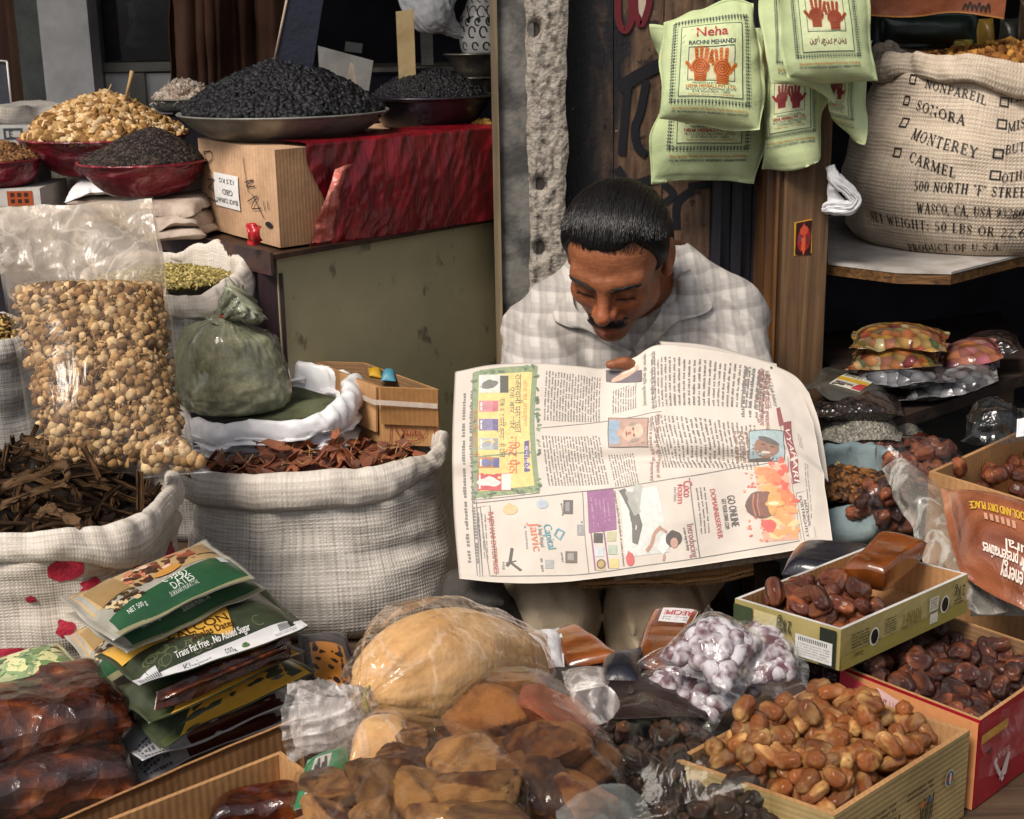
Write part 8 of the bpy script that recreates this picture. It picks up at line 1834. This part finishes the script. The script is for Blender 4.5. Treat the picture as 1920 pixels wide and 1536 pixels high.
# henna bags hanging on the wall and post
m_hb = NT('henna_cloth'); kk = m_hb.ramp(m_hb.noise(6, 4), [(.3, S('a8b88c')), (.7, S('c6cf9e'))]); M['henna'] = m_hb.end(m_hb.bsdf(kk, .75, .2, m_hb.bump(m_hb.noise(30, 4, dist=.5), .35, .006, m_hb.bump(m_hb.noise(500, 2), .2, .001))))
NV, OR_, MR = S('1f2a44'), S('b9701e'), S('a02c3c')
def henna_hand(pr, cx, cy, s, col, dk, flip):
    for k, (a, L) in enumerate(((-.6, .9), (-.10, 1.25), (.0, 1.32), (.10, 1.22), (.22, 1.0))):
        x0 = cx + flip * (-.34 + .19 * k) * s; y0 = cy + (.12 if k else -.25) * s; d = np.array([flip * math.sin(a), math.cos(a)]) * L * .55 * s
        pr.line([(x0, y0), (x0 + d[0], y0 + d[1])], .17 * s, col, 4 + k * .1, 3); pr.blob(x0 + d[0], y0 + d[1], .085 * s, .085 * s, col, 4 + k * .1)
        for q in (.35, .6, .85): pr.blob(x0 + d[0] * q, y0 + d[1] * q, .05 * s, .025 * s, dk, 6, 0, 0, 0, 8)
    pr.blob(cx, cy - .05 * s, .42 * s, .42 * s, col, 5); pr.quad([(cx - .26 * s, cy - .75 * s), (cx + .26 * s, cy - .75 * s), (cx + .3 * s, cy - .2 * s), (cx - .3 * s, cy - .2 * s)], col, 5.2)
    for r_ in (.32, .2, .09): th = np.linspace(0, 6.283, 18); pr.line(np.stack([cx + r_ * s * np.cos(th) * (1 + .1 * np.cos(6 * th)), cy - .05 * s + r_ * s * np.sin(th)], 1), .045 * s, dk, 6.5)
    for k in range(4): pr.line([(cx - .24 * s, cy - (.42 + .09 * k) * s), (cx, cy - (.38 + .09 * k) * s), (cx + .24 * s, cy - (.42 + .09 * k) * s)], .03 * s, dk, 6.5, 3)
def henna(pts, lb, sd, kind='full', thick=.055, hc=('b9662a', '8a3a1c'), y_off=0.0):
    bag, f0, W, H = packet('henna_bag', pY(pts), thick, 'henna', seed=sd, up=.62, wr=.009, wf=11, pw=2.6, edge=.018, seal=.02, n=70, k=70)
    tag(bag, lb, 'henna bag'); f = lambda x, y: f0(x, np.asarray(y) + y_off * H); pr = Print(f, eps=.0012, step=.00022); w, h = W, H
    x0, x1, y0, y1 = .15 * w, .85 * w, .19 * h, .86 * h; b = .022 * w * 1.6
    for (ax0, ay0, ax1, ay1) in ((x0, y0, x1, y0), (x0, y1, x1, y1), (x0, y0, x0, y1), (x1, y0, x1, y1)):
        L = math.hypot(ax1 - ax0, ay1 - ay0); n_ = int(L / (.030 * w)); nx_, ny_ = -(ay1 - ay0) / L, (ax1 - ax0) / L
        for i in range(n_ + 1):
            s_ = i / n_; cx, cy = ax0 + (ax1 - ax0) * s_, ay0 + (ay1 - ay0) * s_
            pr.blob(cx, cy, .009 * w, .009 * w, NV, 1, 0, .3, i, 7); pr.line([(cx + nx_ * .012 * w + ny_ * .01 * w, cy + ny_ * .012 * w - nx_ * .01 * w), (cx + nx_ * .026 * w, cy + ny_ * .026 * w), (cx + nx_ * .012 * w - ny_ * .01 * w, cy + ny_ * .012 * w + nx_ * .01 * w)], .007 * w, NV, 1); pr.blob(cx - nx_ * .02 * w, cy - ny_ * .02 * w, .005 * w, .005 * w, NV, 1, 0, 0, 0, 6)
    pr.frame(x0 + .055 * w, y0 + .05 * w, x1 - .055 * w, y1 - .05 * w, .006 * w, NV, 1, 14)
    pr.quad([(x0 + .062 * w, y0 + .057 * w), (x1 - .062 * w, y0 + .057 * w), (x1 - .062 * w, y1 - .057 * w), (x0 + .062 * w, y1 - .057 * w)], S('c3cda0'), 0, 14, 14)
    if kind == 'full':
        pr.text('Neha', .5 * w, .725 * h, .070 * h, S('b02a34'), 0, .30 * w, 'C', 4, .05); pr.text('RACHNI MEHANDI', .5 * w, .655 * h, .036 * h, NV, 0, .44 * w, 'C', 3, .06)
    else:
        pr.text('नेहा', .5 * w, .735 * h, .055 * h, S('b02a34'), 0, .2 * w, 'C', 4, .06); pr.text('रचनी मेंहदी', .5 * w, .660 * h, .032 * h, NV, 0, .34 * w, 'C', 3, .05)
    fy0, fy1 = (.36 * h, .64 * h); pr.frame(.28 * w, fy0, .72 * w, fy1, .007 * w, NV, 2, 10); pr.rect(.285 * w, fy0 + .003, .715 * w, fy1 - .003, S('c9c8a4'), 1, 10, 10)
    c_, d_ = S(hc[0]), S(hc[1]); henna_hand(pr, .395 * w, .485 * h, .115 * w * 1.75, c_, d_, 1); henna_hand(pr, .60 * w, .465 * h, .115 * w * 1.75, c_, d_, -1)
    if kind == 'full':
        pr.text('Manufactured & Marketed By', .5 * w, .335 * h, .013 * h, NV, 0, .34 * w, 'C'); pr.text('NEHA HERBALS PVT. LTD.', .5 * w, .305 * h, .025 * h, OR_ if hc[0][0] == 'b' else MR, 0, .46 * w, 'C', 3, .05)
        pr.text('78, S.S.I. CO-OP. INDUSTRIAL ESTATE', .5 * w, .284 * h, .016 * h, NV, 0, .46 * w, 'C'); pr.text('G.T.K. ROAD DELHI - 110033', .5 * w, .264 * h, .016 * h, NV, 0, .34 * w, 'C'); pr.text('Customer care no. : +91-11-27681000', .5 * w, .246 * h, .013 * h, OR_, 0, .42 * w, 'C')
    else: pr.text('نیہا رچنی مہندی', .5 * w, .285 * h, .040 * h, S('6a2a2a'), 0, .42 * w, 'C', 3, .03)
    pr.text('Best Before Within 24 Months From Date of Packing', .5 * w, .135 * h, .016 * h, OR_, 0, .68 * w, 'C', 3, .04); pr.text('M.L. No. NW/2007/91/12/CM  INGREDIENTS : HENNA POWDER', .5 * w, .108 * h, .015 * h, NV, 0, .68 * w, 'C', 3, .04)
    pr.line([(x0 + .07 * w, .72 * h), (x0 + .17 * w, .79 * h)], .004 * w, NV, 2); pr.line([(x0 + .07 * w, .67 * h), (x0 + .22 * w, .79 * h)], .004 * w, NV, 2)
    pr.build('bag_print', bag); return bag
henna([(1219, 331, 2.47), (1429, 331, 2.47), (1424, 60, 2.50), (1232, 60, 2.50)], 'green henna bag half hidden under the frontmost one', 62, 'full', .06, ('8a3040', '6a1c2c'))
henna([(1420, 321, 2.40), (1554, 303, 2.36), (1546, 60, 2.40), (1428, 90, 2.44)], 'lower green henna bag hanging before the wooden post', 64, 'full', .05, ('8a2f30', '6a1c20'), .05)
henna([(1562, 236, 2.36), (1621, 262, 2.30), (1628, 70, 2.32), (1548, 90, 2.38)], 'narrow green henna bag seen edgewise beside the burlap sack', 65, 'full', .04, ('8a3030', '6a1c20'))
henna([(1436, 164, 2.30), (1560, 190, 2.30), (1560, -60, 2.34), (1428, -70, 2.36)], 'green henna bag behind the top right one, only its left border seen', 66, 'hindi', .05)
henna([(1478, 163, 2.24), (1640, 154, 2.22), (1606, -95, 2.28), (1452, -100, 2.28)], 'top right green henna bag with dark red hands, cut by the top edge', 63, 'hindi', .06, ('9a4a2a', '6a2418'))
henna([(1222, 236, 2.36), (1432, 254, 2.35), (1424, 2, 2.41), (1240, 26, 2.41)], 'frontmost pale green henna bag showing orange hands', 61)
m_str = mat('white_string', S('b5b09c'), S('8f8a78'), .8)
for px, Y, lb in ((1328, 2.42, 'string holding the frontmost henna bags'), (1510, 2.33, 'string holding the top right henna bags')):
    p = P(px, 4, Y); mb = MB(); mb.tube([p, p + [0, .01, .25], [p[0], p[1] + .02, 2.398]], .0025, 6); tag(mb.build('hanging_string', [m_str], col=False), lb, 'string')
# burlap sack of almonds on its shelf
zs = 1.226
t = empty('shelf', P(1730, 500, 2.6), 'thick plywood shelf under the burlap sack', 'shelf')
poly = [Pz(1552, 492, zs), Pz(1682, 508, zs), Pz(1784, 510, zs), Pz(1912, 478, zs), np.array([1.28, 2.6, zs]), np.array([1.28, 3.02, zs]), np.array([P(1552, 492, 3.0)[0], 3.02, zs])]
mb = MB(); slab(mb, poly, zs - .004, zs); mb.build('white_top', [mat('shelf_white', S('b8b2ac'), S('96908a'), .5)], t, smooth=False, col=False)
mb = MB(); slab(mb, [p * [1, 1, 0] + [0, .002, 0] for p in poly], zs - .022, zs - .0045); mb.build('plywood_edge', [wood('plywood', S('7a5630'), S('3a2614'), 'X', .5, 3, .4)], t, smooth=False, col=False)
mb = MB(); mb.box((1.15, 2.9, .38), (1.2, 2.95, zs - .023)); mb.build('leg', [M['iron']], t, smooth=False, col=False); mb = MB(); mb.box((.62, 2.94, .38), (.66, 2.98, zs - .023)); mb.build('leg', [M['iron']], t, smooth=False, col=False)
cs = P(1842, 480, 2.70); zr1 = z_at(1838, 118, 2.44)
o, Gs = sack('burlap_sack', cs * [1, 1, 0], zs + .002, zr1, .262, .25, [M['sack_burlap'], M['sack_burlap']], cuff=(.05, .015), prof=((0, .90), (.1, 1.0), (.3, 1.06), (.6, 1.0), (.85, .90), (1, .86)), rim=lambda a: -.012 * math.sin(a) * 0 + .018 * max(0, -math.cos(a)) + .01 * math.sin(a), fold=.007, seed=33, ex=2.15, rimn=.008, lean=(.02, 0), inner=.08, n=160)
tag(o, 'beige burlap sack printed with almond varieties on the shelf at the right', 'sack')
tag(heap('walnut_pieces', cs + [.02, 0, 0], .19, .19, zr1 - .012, .035, P_WALNUT, .010, 420, [S('8a5a2a'), S('a87838'), S('6a421e')], 'piece_dry', seed=34, base=S('3a2412')), 'golden brown nut pieces in the mouth of the burlap sack', 'nuts', kind='stuff')
fs2 = gridmap(Gs, None, 2 * math.pi, 1.0)
def fsk(x, y):
    p, nn = fs2(np.asarray(x) % (2 * math.pi), y); d = p - cs; d[:, 2] = 0; return p, np.sign((nn * d).sum(1))[:, None] * nn
IKS = S('26221e'); Rr_ = .265; Hs = zr1 - zs
def srow(body, a, b, hpx, box=None):
    prS = Print(lambda x, y: fsk(x / Rr_, y / Hs), eps=.0012)
    (t0, v0), (t1, v1) = sack_pos(Gs, *a), sack_pos(Gs, *b); x0, y0, x1, y1 = t0 * Rr_, v0 * Hs, t1 * Rr_, v1 * Hs
    h = hpx * .00092; prS.serif(body, x0, y0, h, IKS, x1 - x0, path=lambda x: (x - x0) / (x1 - x0) * (y1 - y0))
    if box:
        (tb, vb) = sack_pos(Gs, *box); bx, by = tb * Rr_, vb * Hs; prS.frame(bx - .009, by - .009, bx + .009, by + .009, .0028, IKS, 1, 2)
    prS.build('stencil_lettering', o)
srow('NONPAREIL', (1734, 164), (1850, 202), 17, (1714, 143)); srow('SONORA', (1716, 211), (1806, 243), 19, (1703, 187)); srow('MONTEREY', (1709, 258), (1832, 294), 20, (1694, 236)); srow('CARMEL', (1700, 306), (1792, 338), 20, (1685, 282))
srow('PRICE', (1896, 200), (1955, 188), 18, (1884, 187)); srow('MISSION', (1891, 244), (1970, 228), 18, (1876, 236)); srow('BUTTE', (1884, 292), (1948, 280), 18, (1868, 284)); srow('OTHER', (1876, 340), (1940, 330), 18, (1860, 331))
srow('500 NORTH "F" STREET', (1713, 364), (1936, 372), 21); srow('WASCO, CA, USA 93280', (1716, 396), (1922, 408), 21); srow('NET WEIGHT: 50 LBS OR 22.68', (1634, 406), (1936, 444), 20); srow('PRODUCT OF U.S.A.', (1704, 468), (1884, 474), 17)
# white plastic carrier tied at the post
o, _ = tube_bag('plastic_carrier', [P(1556, 312, 2.385), P(1566, 335, 2.375), P(1590, 356, 2.37), P(1604, 374, 2.37), P(1592, 389, 2.37), P(1560, 388, 2.38), P(1545, 392, 2.39)], [(.005, .004), (.007, .006), (.008, .005), (.007, .006), (.009, .006), (.010, .007), (.006, .005)], [.001, .003, .003, .003, .003, .003, .001], 'white_plastic', seed=14, wr=.002); tag(o, 'white plastic carrier handle knotted at the post below the henna bags', 'carrier bag')
o, _ = sheet('plastic_carrier', [[(1553, 318, 2.39), (1560, 325, 2.385), (1568, 340, 2.385)], [(1553, 350, 2.39), (1563, 356, 2.38), (1572, 362, 2.385)], [(1553, 388, 2.39), (1572, 384, 2.38), (1590, 384, 2.385)]], 'white_plastic', None, n=24, k=20, amp=.004, fr=40, seed=3); tag(o, 'crumpled flat of the white carrier against the post', 'carrier bag')
# hanging packets at the top right
o, G = sheet('orange_banner', [[(1605, -60, 2.62), (1700, -60, 2.60), (1800, -60, 2.62), (1895, -60, 2.6)], [(1608, 28, 2.62), (1700, 33, 2.60), (1790, 24, 2.61), (1882, 36, 2.6)]], mat('orange_plastic', S('8a4a22'), S('6a3418'), .35, .5, vs=8), None, n=24, k=60, amp=.003, fr=14); tag(o, 'orange plastic banner with dark script at the top right', 'banner')
fb_ = gridmap(np.swapaxes(G, 0, 1)[:, ::-1], None, 1, 1); pr = Print(fb_, eps=.0015)
for k in range(6): pr.line([(.72 + .03 * k, .08), (.735 + .03 * k, .22 + .05 * (k % 2)), (.75 + .03 * k, .10)], .012, S('2a1a14'), 1, 4)
pr.rect(.0, .0, 1, .03, S('a06a34'), 1, 20, 1); pr.build('banner_script', o)
for px, Y, m_, lb in (([(1640, 88), (1830, 92), (1830, 20), (1640, 20)], 2.86, mat('dark_green_bag', S('1c2a22'), S('121a18'), .35, .5, vs=10, bs=20, bump=.6), 'dark green plastic sack hanging behind the orange banner'), ([(1832, 110), (1868, 108), (1862, 34), (1836, 34)], 2.74, mat('ochre_pack', S('7a6228'), S('5a4418'), .4), 'ochre packet hanging above the burlap sack'), ([(1868, 110), (1905, 108), (1912, 34), (1876, 34)], 2.75, mat('dark_pack', S('2a2a22'), S('1a1a18'), .35), 'dark packet with pale band hanging above the burlap sack'), ([(1908, 110), (1990, 108), (1990, 0), (1912, 0)], 2.78, mat('brown_pack', S('4a3626'), S('33261c'), .4), 'brown packet hanging at the top right corner'), ([(1786, 92), (1826, 94), (1822, 76), (1790, 76)], 2.74, mat('olive_pack', S('7a6a2c'), S('4a4420'), .4), 'small olive packet lying behind the burlap sack rim')):
    o, f, W, H = packet('hanging_packet', [P(x, y, Y) for x, y in px], .03, m_, seed=int(px[0][0]), wr=.004); tag(o, lb, 'packet')
# lower shelf and the packets on it
zl = z_at(1694, 781, 2.10)
t = empty('lower_shelf', P(1800, 760, 2.3), 'dark lower shelf board carrying the candy packets', 'shelf')
s0, s1 = Pz(1655, 795, zl), Pz(1945, 694, zl); mb = MB(); slab(mb, [s0, s1, s1 + [.1, .5, 0], s0 + [0, .62, 0]], zl - .02, zl); mb.build('board', [wood('shelf_wood', S('3a2c24'), S('1c1614'), 'X')], t, smooth=False, col=False)
for q in (s0 + [.01, .01, 0], s1 - [.06, -.02, 0]): mb = MB(); mb.box((q[0], q[1], .38), (q[0] + .03, q[1] + .03, zl - .021)); mb.build('leg', [wp], t, smooth=False, col=False)
def candy(name, cols, sc=42, rough=.2, coat=.6, dark=.25):
    t_ = NT(name); vo = t_.n('ShaderNodeTexVoronoi'); vo.inputs['Scale'].default_value = sc; t_.l(t_.coord(), vo.inputs['Vector'])
    sp = t_.n('ShaderNodeSeparateColor'); t_.l(vo.outputs['Color'], sp.inputs[0]); k = t_.ramp(sp.outputs[0], [(i / max(len(cols) - 1, 1), S(c_)) for i, c_ in enumerate(cols)])
    k = t_.mix(.8, k, t_.ramp(vo.outputs['Distance'], [(.2, 1.0), (.8, dark)]), 'MULTIPLY')
    return t_.end(t_.bsdf(k, rough, .5, t_.bump(vo.outputs['Distance'], .5, .01, t_.bump(t_.noise(40, 3), .4, .008)), Coat_Weight=coat, Coat_Roughness=.08))
mc1 = candy('candied_fruit', ['a8843a', '8a3e2a', 'a89a6c', '6a2828', '4a5430', 'a87c3c', '8a5032'], 60); mc2 = candy('candied_mix', ['8a3a44', 'c08a8a', 'a86a3a', '6a3a4a'])
mg1 = candy('silver_sweets', ['4a484c', '8a8a8c', '2c2a30', '6a686c'], 60); mg2 = candy('dark_seeds', ['2a2220', '3a2c28', '1c1818'], 120); mg3 = candy('grey_seeds', ['8a8578', '6a665c', 'a09a8c', '55524a'], 240, .5, .3, .5); mg4 = candy('red_seeds', ['5a2018', '7a3a24', '2c1412', '8a5a3a'], 170, .3); mg5 = candy('mixed_beads', ['a83030', 'b8983a', '4a6a34', '8a4a2a', 'c0b080'], 150, .3)
ms = mat('smoky_pack', S('4a4640'), S('383530'), .22, .5, vs=8, bs=20, bump=.3)
def spk(px, Y0, Y1, th, m_, lb, sd, z=None, **kw):
    c4 = [P(*px[0], Y0), P(*px[1], Y0), P(*px[2], Y1), P(*px[3], Y1)]
    o, f, W, H = packet('sweet_packet', c4, th, m_, seed=sd, up=.55, wr=.003, wf=16, pw=2.4, edge=.008, **kw); return tag(o, lb, 'packet'), f, W, H
spk([(1690, 758), (1868, 712), (1875, 672), (1700, 722)], 2.14, 2.30, .045, mg1, 'silvery sweets packet lowest on the dark shelf', 1)
spk([(1592, 718), (1786, 722), (1780, 684), (1600, 680)], 2.14, 2.28, .045, mg1, 'dark and silver packet under the candied fruit packs', 2)
spk([(1765, 700), (1882, 676), (1870, 640), (1770, 650)], 2.20, 2.34, .04, mc2, 'pinkish sweets packet at the right end of the shelf', 3)
spk([(1588, 688), (1762, 692), (1765, 655), (1595, 652)], 2.16, 2.30, .045, mc1, 'lower packet of colourful candied fruit', 4)
spk([(1590, 655), (1776, 658), (1778, 622), (1598, 617)], 2.18, 2.30, .045, mc1, 'upper packet of colourful candied fruit', 5)
o, f, W, H = spk([(1503, 722), (1632, 760), (1682, 722), (1556, 695)], 2.06, 2.2, .018, ms, 'flat smoky packet with a printed label', 6)
pr = Print(f); pr.quad([(.30 * W, .18 * H), (.74 * W, .18 * H), (.74 * W, .80 * H), (.30 * W, .80 * H)], S('c8c4b4'), 0); pr.quad([(.30 * W, .42 * H), (.74 * W, .42 * H), (.74 * W, .56 * H), (.30 * W, .56 * H)], S('c09a30'), 1); pr.quad([(.60 * W, .20 * H), (.74 * W, .20 * H), (.74 * W, .44 * H)  , (.64 * W, .42 * H)], S('a8323a'), 1.5); pr.text('MUGHAL', .34 * W, .25 * H, .014, S('5a2a4a'), 0, .26 * W, bold=.05); pr.para(.33 * W, .60 * H, .60 * W, .76 * H, 3, S('4a4a4a'), rng); pr.build('label', o, 'print_gloss')
spk([(1508, 786), (1690, 788), (1692, 744), (1512, 735)], 2.03, 2.18, .05, mg2, 'dark packet directly under the labelled one', 7); spk([(1525, 824), (1690, 822), (1688, 782), (1530, 775)], 2.02, 2.16, .05, mg3, 'grey seed packet in the left stack', 8)
spk([(1532, 852), (1702, 842), (1700, 816), (1535, 812)], 2.01, 2.14, .045, mg4, 'reddish spice packet in the left stack', 9); spk([(1532, 882), (1630, 880), (1640, 850), (1538, 842)], 2.00, 2.12, .04, mg5, 'packet of mixed red and yellow beads at the foot of the left stack', 10)
q = P(1610, 880, 2.02); mb = MB(); mb.box((q[0] - .09, q[1] - .005, ZP + .001), (q[0] + .10, 2.28, q[2] - .012)); tag(mb.build('dark_crate', [m_dark], smooth=False, col=False), 'dark crate under the left packet stack', 'crate')
spk([(1700, 700), (1800, 704), (1812, 664), (1712, 660)], 2.24, 2.36, .04, ms, 'smoky grey packet behind the candied fruit packs', 11); spk([(1800, 672), (1915, 655), (1905, 622), (1800, 640)], 2.32, 2.44, .04, mg2, 'dark packet at the back right of the shelf', 12)
spk([(1600, 840), (1735, 826), (1728, 796), (1606, 806)], 2.06, 2.18, .045, mg3, 'grey seed packet tucked behind the left stack', 13); spk([(1640, 872), (1760, 850), (1752, 818), (1642, 836)], 2.02, 2.14, .04, mg4, 'reddish spice packet behind the bagged brown dates', 14)
# blue white sack, date bags
m_bl = mat('pale_blue_cloth', S('8d9c9c'), S('66757a'), .7, .25, vs=8, bs=90, bump=.3)
cB = P(1580, 1000, 1.93); o, G = sack('blue_sack', cB * [1, 1, 0], ZP + .002, z_at(1575, 935, 1.86), .085, .085, [m_bl, m_bl], cuff=(.04, .016), rim=lambda a: .03 * max(0, math.sin(a)) + .012 * math.cos(a), fold=.016, seed=52, hf=1.4); tag(o, 'pale blue cloth sack behind the right edge of the newspaper', 'sack')
tag(heap('raisin_mix', cB, .07, .07, z_at(1575, 925, 1.86) - .01, .012, P_RAISIN, .008, 260, [S('6a4424'), S('8a5a2c'), S('3a2416')], 'raisin', seed=53, base=S('2a1810')), 'golden brown raisins in the pale blue sack', 'raisins', kind='stuff')
def datebag(px, Y, n_, L, r_, ms_, lb, lb2, grp, film_m, sd, extra=()):
    c = P(*px[0], Y); items = []; pts = []
    for k in range(n_):
        a, b = rng.uniform(-1, 1, 2); 
        if a * a + b * b > 1: continue
        p = P(px[0][0] + a * px[1], px[0][1] + b * px[2], Y + rng.uniform(-.02, .02)); items.append((p, rot_rand(rng), L, r_)); pts.append(p + rng.normal(size=3) * .008)
    place('dark_date', ms_, items, lb2, 'date', grp, rng); pts += [P(*e) for e in extra]
    tag(hull_film('date_bag', pts, film_m, amp=.006, fr=17, seed=sd, puff=.006), lb, 'bag')
M['film_db'] = film('date_bag_film', .04, (.97, .97, .97), S('a8a8a8'), rough=.1, bs=18, bump=.25, streak=.9, gloss=.6)
datebag(((1660, 955), 62, 48), 1.84, 60, .016, .0095, dk, 'clear bag of dark dates beside the pale blue sack', 'dark date in the clear bag beside the blue sack', 'dark dates beside the blue sack', M['film_db'], 3, [(1600, 1000, 1.84), (1730, 1000, 1.84)])
datebag(((1735, 868), 70, 36), 1.86, 66, .016, .0095, dk2, 'clear bag of brown dates leaning on the far carton', 'brown date in the clear bag leaning on the far carton', 'brown dates in the leaning bag', M['film_db'], 4, [(1650, 830, 1.86), (1790, 850, 1.88), (1690, 915, 1.82)])
# amber block
o, f, W, H = packet('amber_block', pxz([(1585, 1062), (1660, 1078), (1735, 1020), (1655, 1003)], [1.055, 1.055, 1.06, 1.06]), .035, 'apricot', seed=97, seal=0, pw=9, up=.2); tag(o, 'amber fruit leather block lying beyond the small khaki box', 'fruit leather')
o, f, W, H = packet('wrapped_block', pxz([(1470, 1075), (1600, 1095), (1640, 1040), (1500, 1030)], .99), .05, mat('dark_wrapped', S('26242c'), S('18161c'), .2, .6, bs=20, bump=.6), seed=98, seal=0, pw=6, up=.4); tag(o, 'dark film wrapped bundle under the amber block', 'bundle')
# far carton with dates and printed film pouch
zf_ = z_at(1745, 884, 1.80); Fa, Fb = Pz(1742, 884, zf_), Pz(1945, 792, zf_); dd = np.array([.16, -.24, 0]); t = empty('far_carton', (Fa + Fb) / 2 * [1, 1, 0] + [0, 0, ZP], 'large brown carton of dates at the right edge behind the printed pouch', 'carton')
carton('body', [Fa + dd, Fb + dd, Fb, Fa], ZP + .002, 'card', 'card', 'card', t, th=.006, seed=16, n=20)
its = pile(150, [Fa + dd, Fb + dd, Fb, Fa], zf_ - .05, .016, .0095, rng, dome=lambda x, y: 0 * x + .02, margin=.08)[-60:]
place('dark_date', dk2, its, 'brown date lying in the large far carton', 'date', 'dates in the far carton', rng)
m_op = NT('amber_pouch'); kk = m_op.ramp(m_op.noise(9, 4, dist=.8), [(.3, S('5a2c1c')), (.55, S('94583c')), (.75, S('b48c70'))]); M['amber_pouch'] = m_op.end(m_op.bsdf(kk, .2, .6, m_op.bump(m_op.noise(16, 5, dist=.8), .5, .012), Coat_Weight=.4))
o, f, W, H = packet('amber_pouch', [P(1800, 1070, 1.55), P(1985, 1180, 1.45), P(1985, 960, 1.60), P(1762, 912, 1.70)], .05, 'amber_pouch', seed=99, up=.7, wr=.005, wf=9, pw=3); tag(o, 'glossy amber film pouch lettered upside down, in front of the far carton', 'pouch')
pr = Print(f, eps=.002); wt = S('d8c8bc')
for s_, x_, y_, h__, w__, c_ in (('STORE IN COOL AND DRY PLACE', .92, .66, .015, .72, 'c8a030'), ('all natural', .98, .33, .016, .5, 'd8c8bc'), ('no additives or preservatives', .98, .24, .015, .72, 'd8c8bc'), ('and full of energy', .98, .15, .015, .55, 'd8c8bc')): pr.text(s_, x_ * W, y_ * H, h__, S(c_), math.pi, w__ * W, 'L', 3, .04)
for k in range(6): pr.rect((.30 + .05 * k) * W, .46 * H, (.33 + .05 * k) * W, .54 * H, S('b88a70'), 1, 2, 2)
pr.build('pouch_print', o)
# loose clear plastic running down between the cartons
M['film_loose'] = film('loose_clear', .6, (.97, .97, .96), S('b4b0a8'), rough=.18, bs=16, bump=.3, gloss=2.0, streak=.6)
o, _ = sheet('loose_film', [[(1655, 880, 1.80), (1690, 862, 1.79), (1720, 880, 1.79), (1745, 905, 1.78)], [(1680, 930, 1.75), (1715, 925, 1.72), (1760, 940, 1.72), (1790, 960, 1.74)], [(1720, 1000, 1.68), (1760, 990, 1.65), (1800, 1000, 1.65), (1835, 1030, 1.67)], [(1745, 1070, 1.62), (1790, 1060, 1.58), (1840, 1060, 1.58), (1890, 1085, 1.6)], [(1770, 1130, 1.57), (1810, 1140, 1.53), (1860, 1150, 1.52), (1915, 1150, 1.54)]], 'film_loose', None, n=110, k=60, amp=.010, fr=15, seed=21); tag(o, 'long crumpled clear plastic sheet hanging between cartons at the right', 'plastic film')
o, f, W, H = packet('flour_bag', [P(1815, 1150, 1.56), P(1925, 1150, 1.53), P(1912, 1050, 1.62), P(1828, 1048, 1.63)], .05, mat('pale_flour', S('8a8478'), S('6e685e'), .8, vs=20), seed=101, up=.6, pw=2.2); tag(o, 'bag of pale powder under the loose clear plastic', 'bag')
o, _ = sheet('crinkled_bag', [[(1828, 768, 1.98), (1865, 756, 1.96), (1900, 772, 1.97), (1935, 775, 1.98)], [(1820, 800, 1.95), (1862, 795, 1.92), (1905, 805, 1.93), (1940, 800, 1.95)], [(1815, 838, 1.93), (1860, 836, 1.90), (1905, 830, 1.91), (1945, 820, 1.93)]], film('smoky_film', .16, (.75, .77, .76), S('4a4c4c'), rough=.08, bs=22, bump=.6, gloss=1.8, streak=.5), None, n=60, k=60, amp=.016, fr=16, seed=31); tag(o, 'crinkled smoky plastic bag above the far carton', 'bag')
o, f, W, H = packet('white_scrap', [P(1905, 815, 1.80), P(1940, 812, 1.80), P(1940, 780, 1.82), P(1908, 785, 1.82)], .01, 'white_plastic', seed=102); tag(o, 'small white plastic scrap on the far carton rim at the right edge', 'plastic')
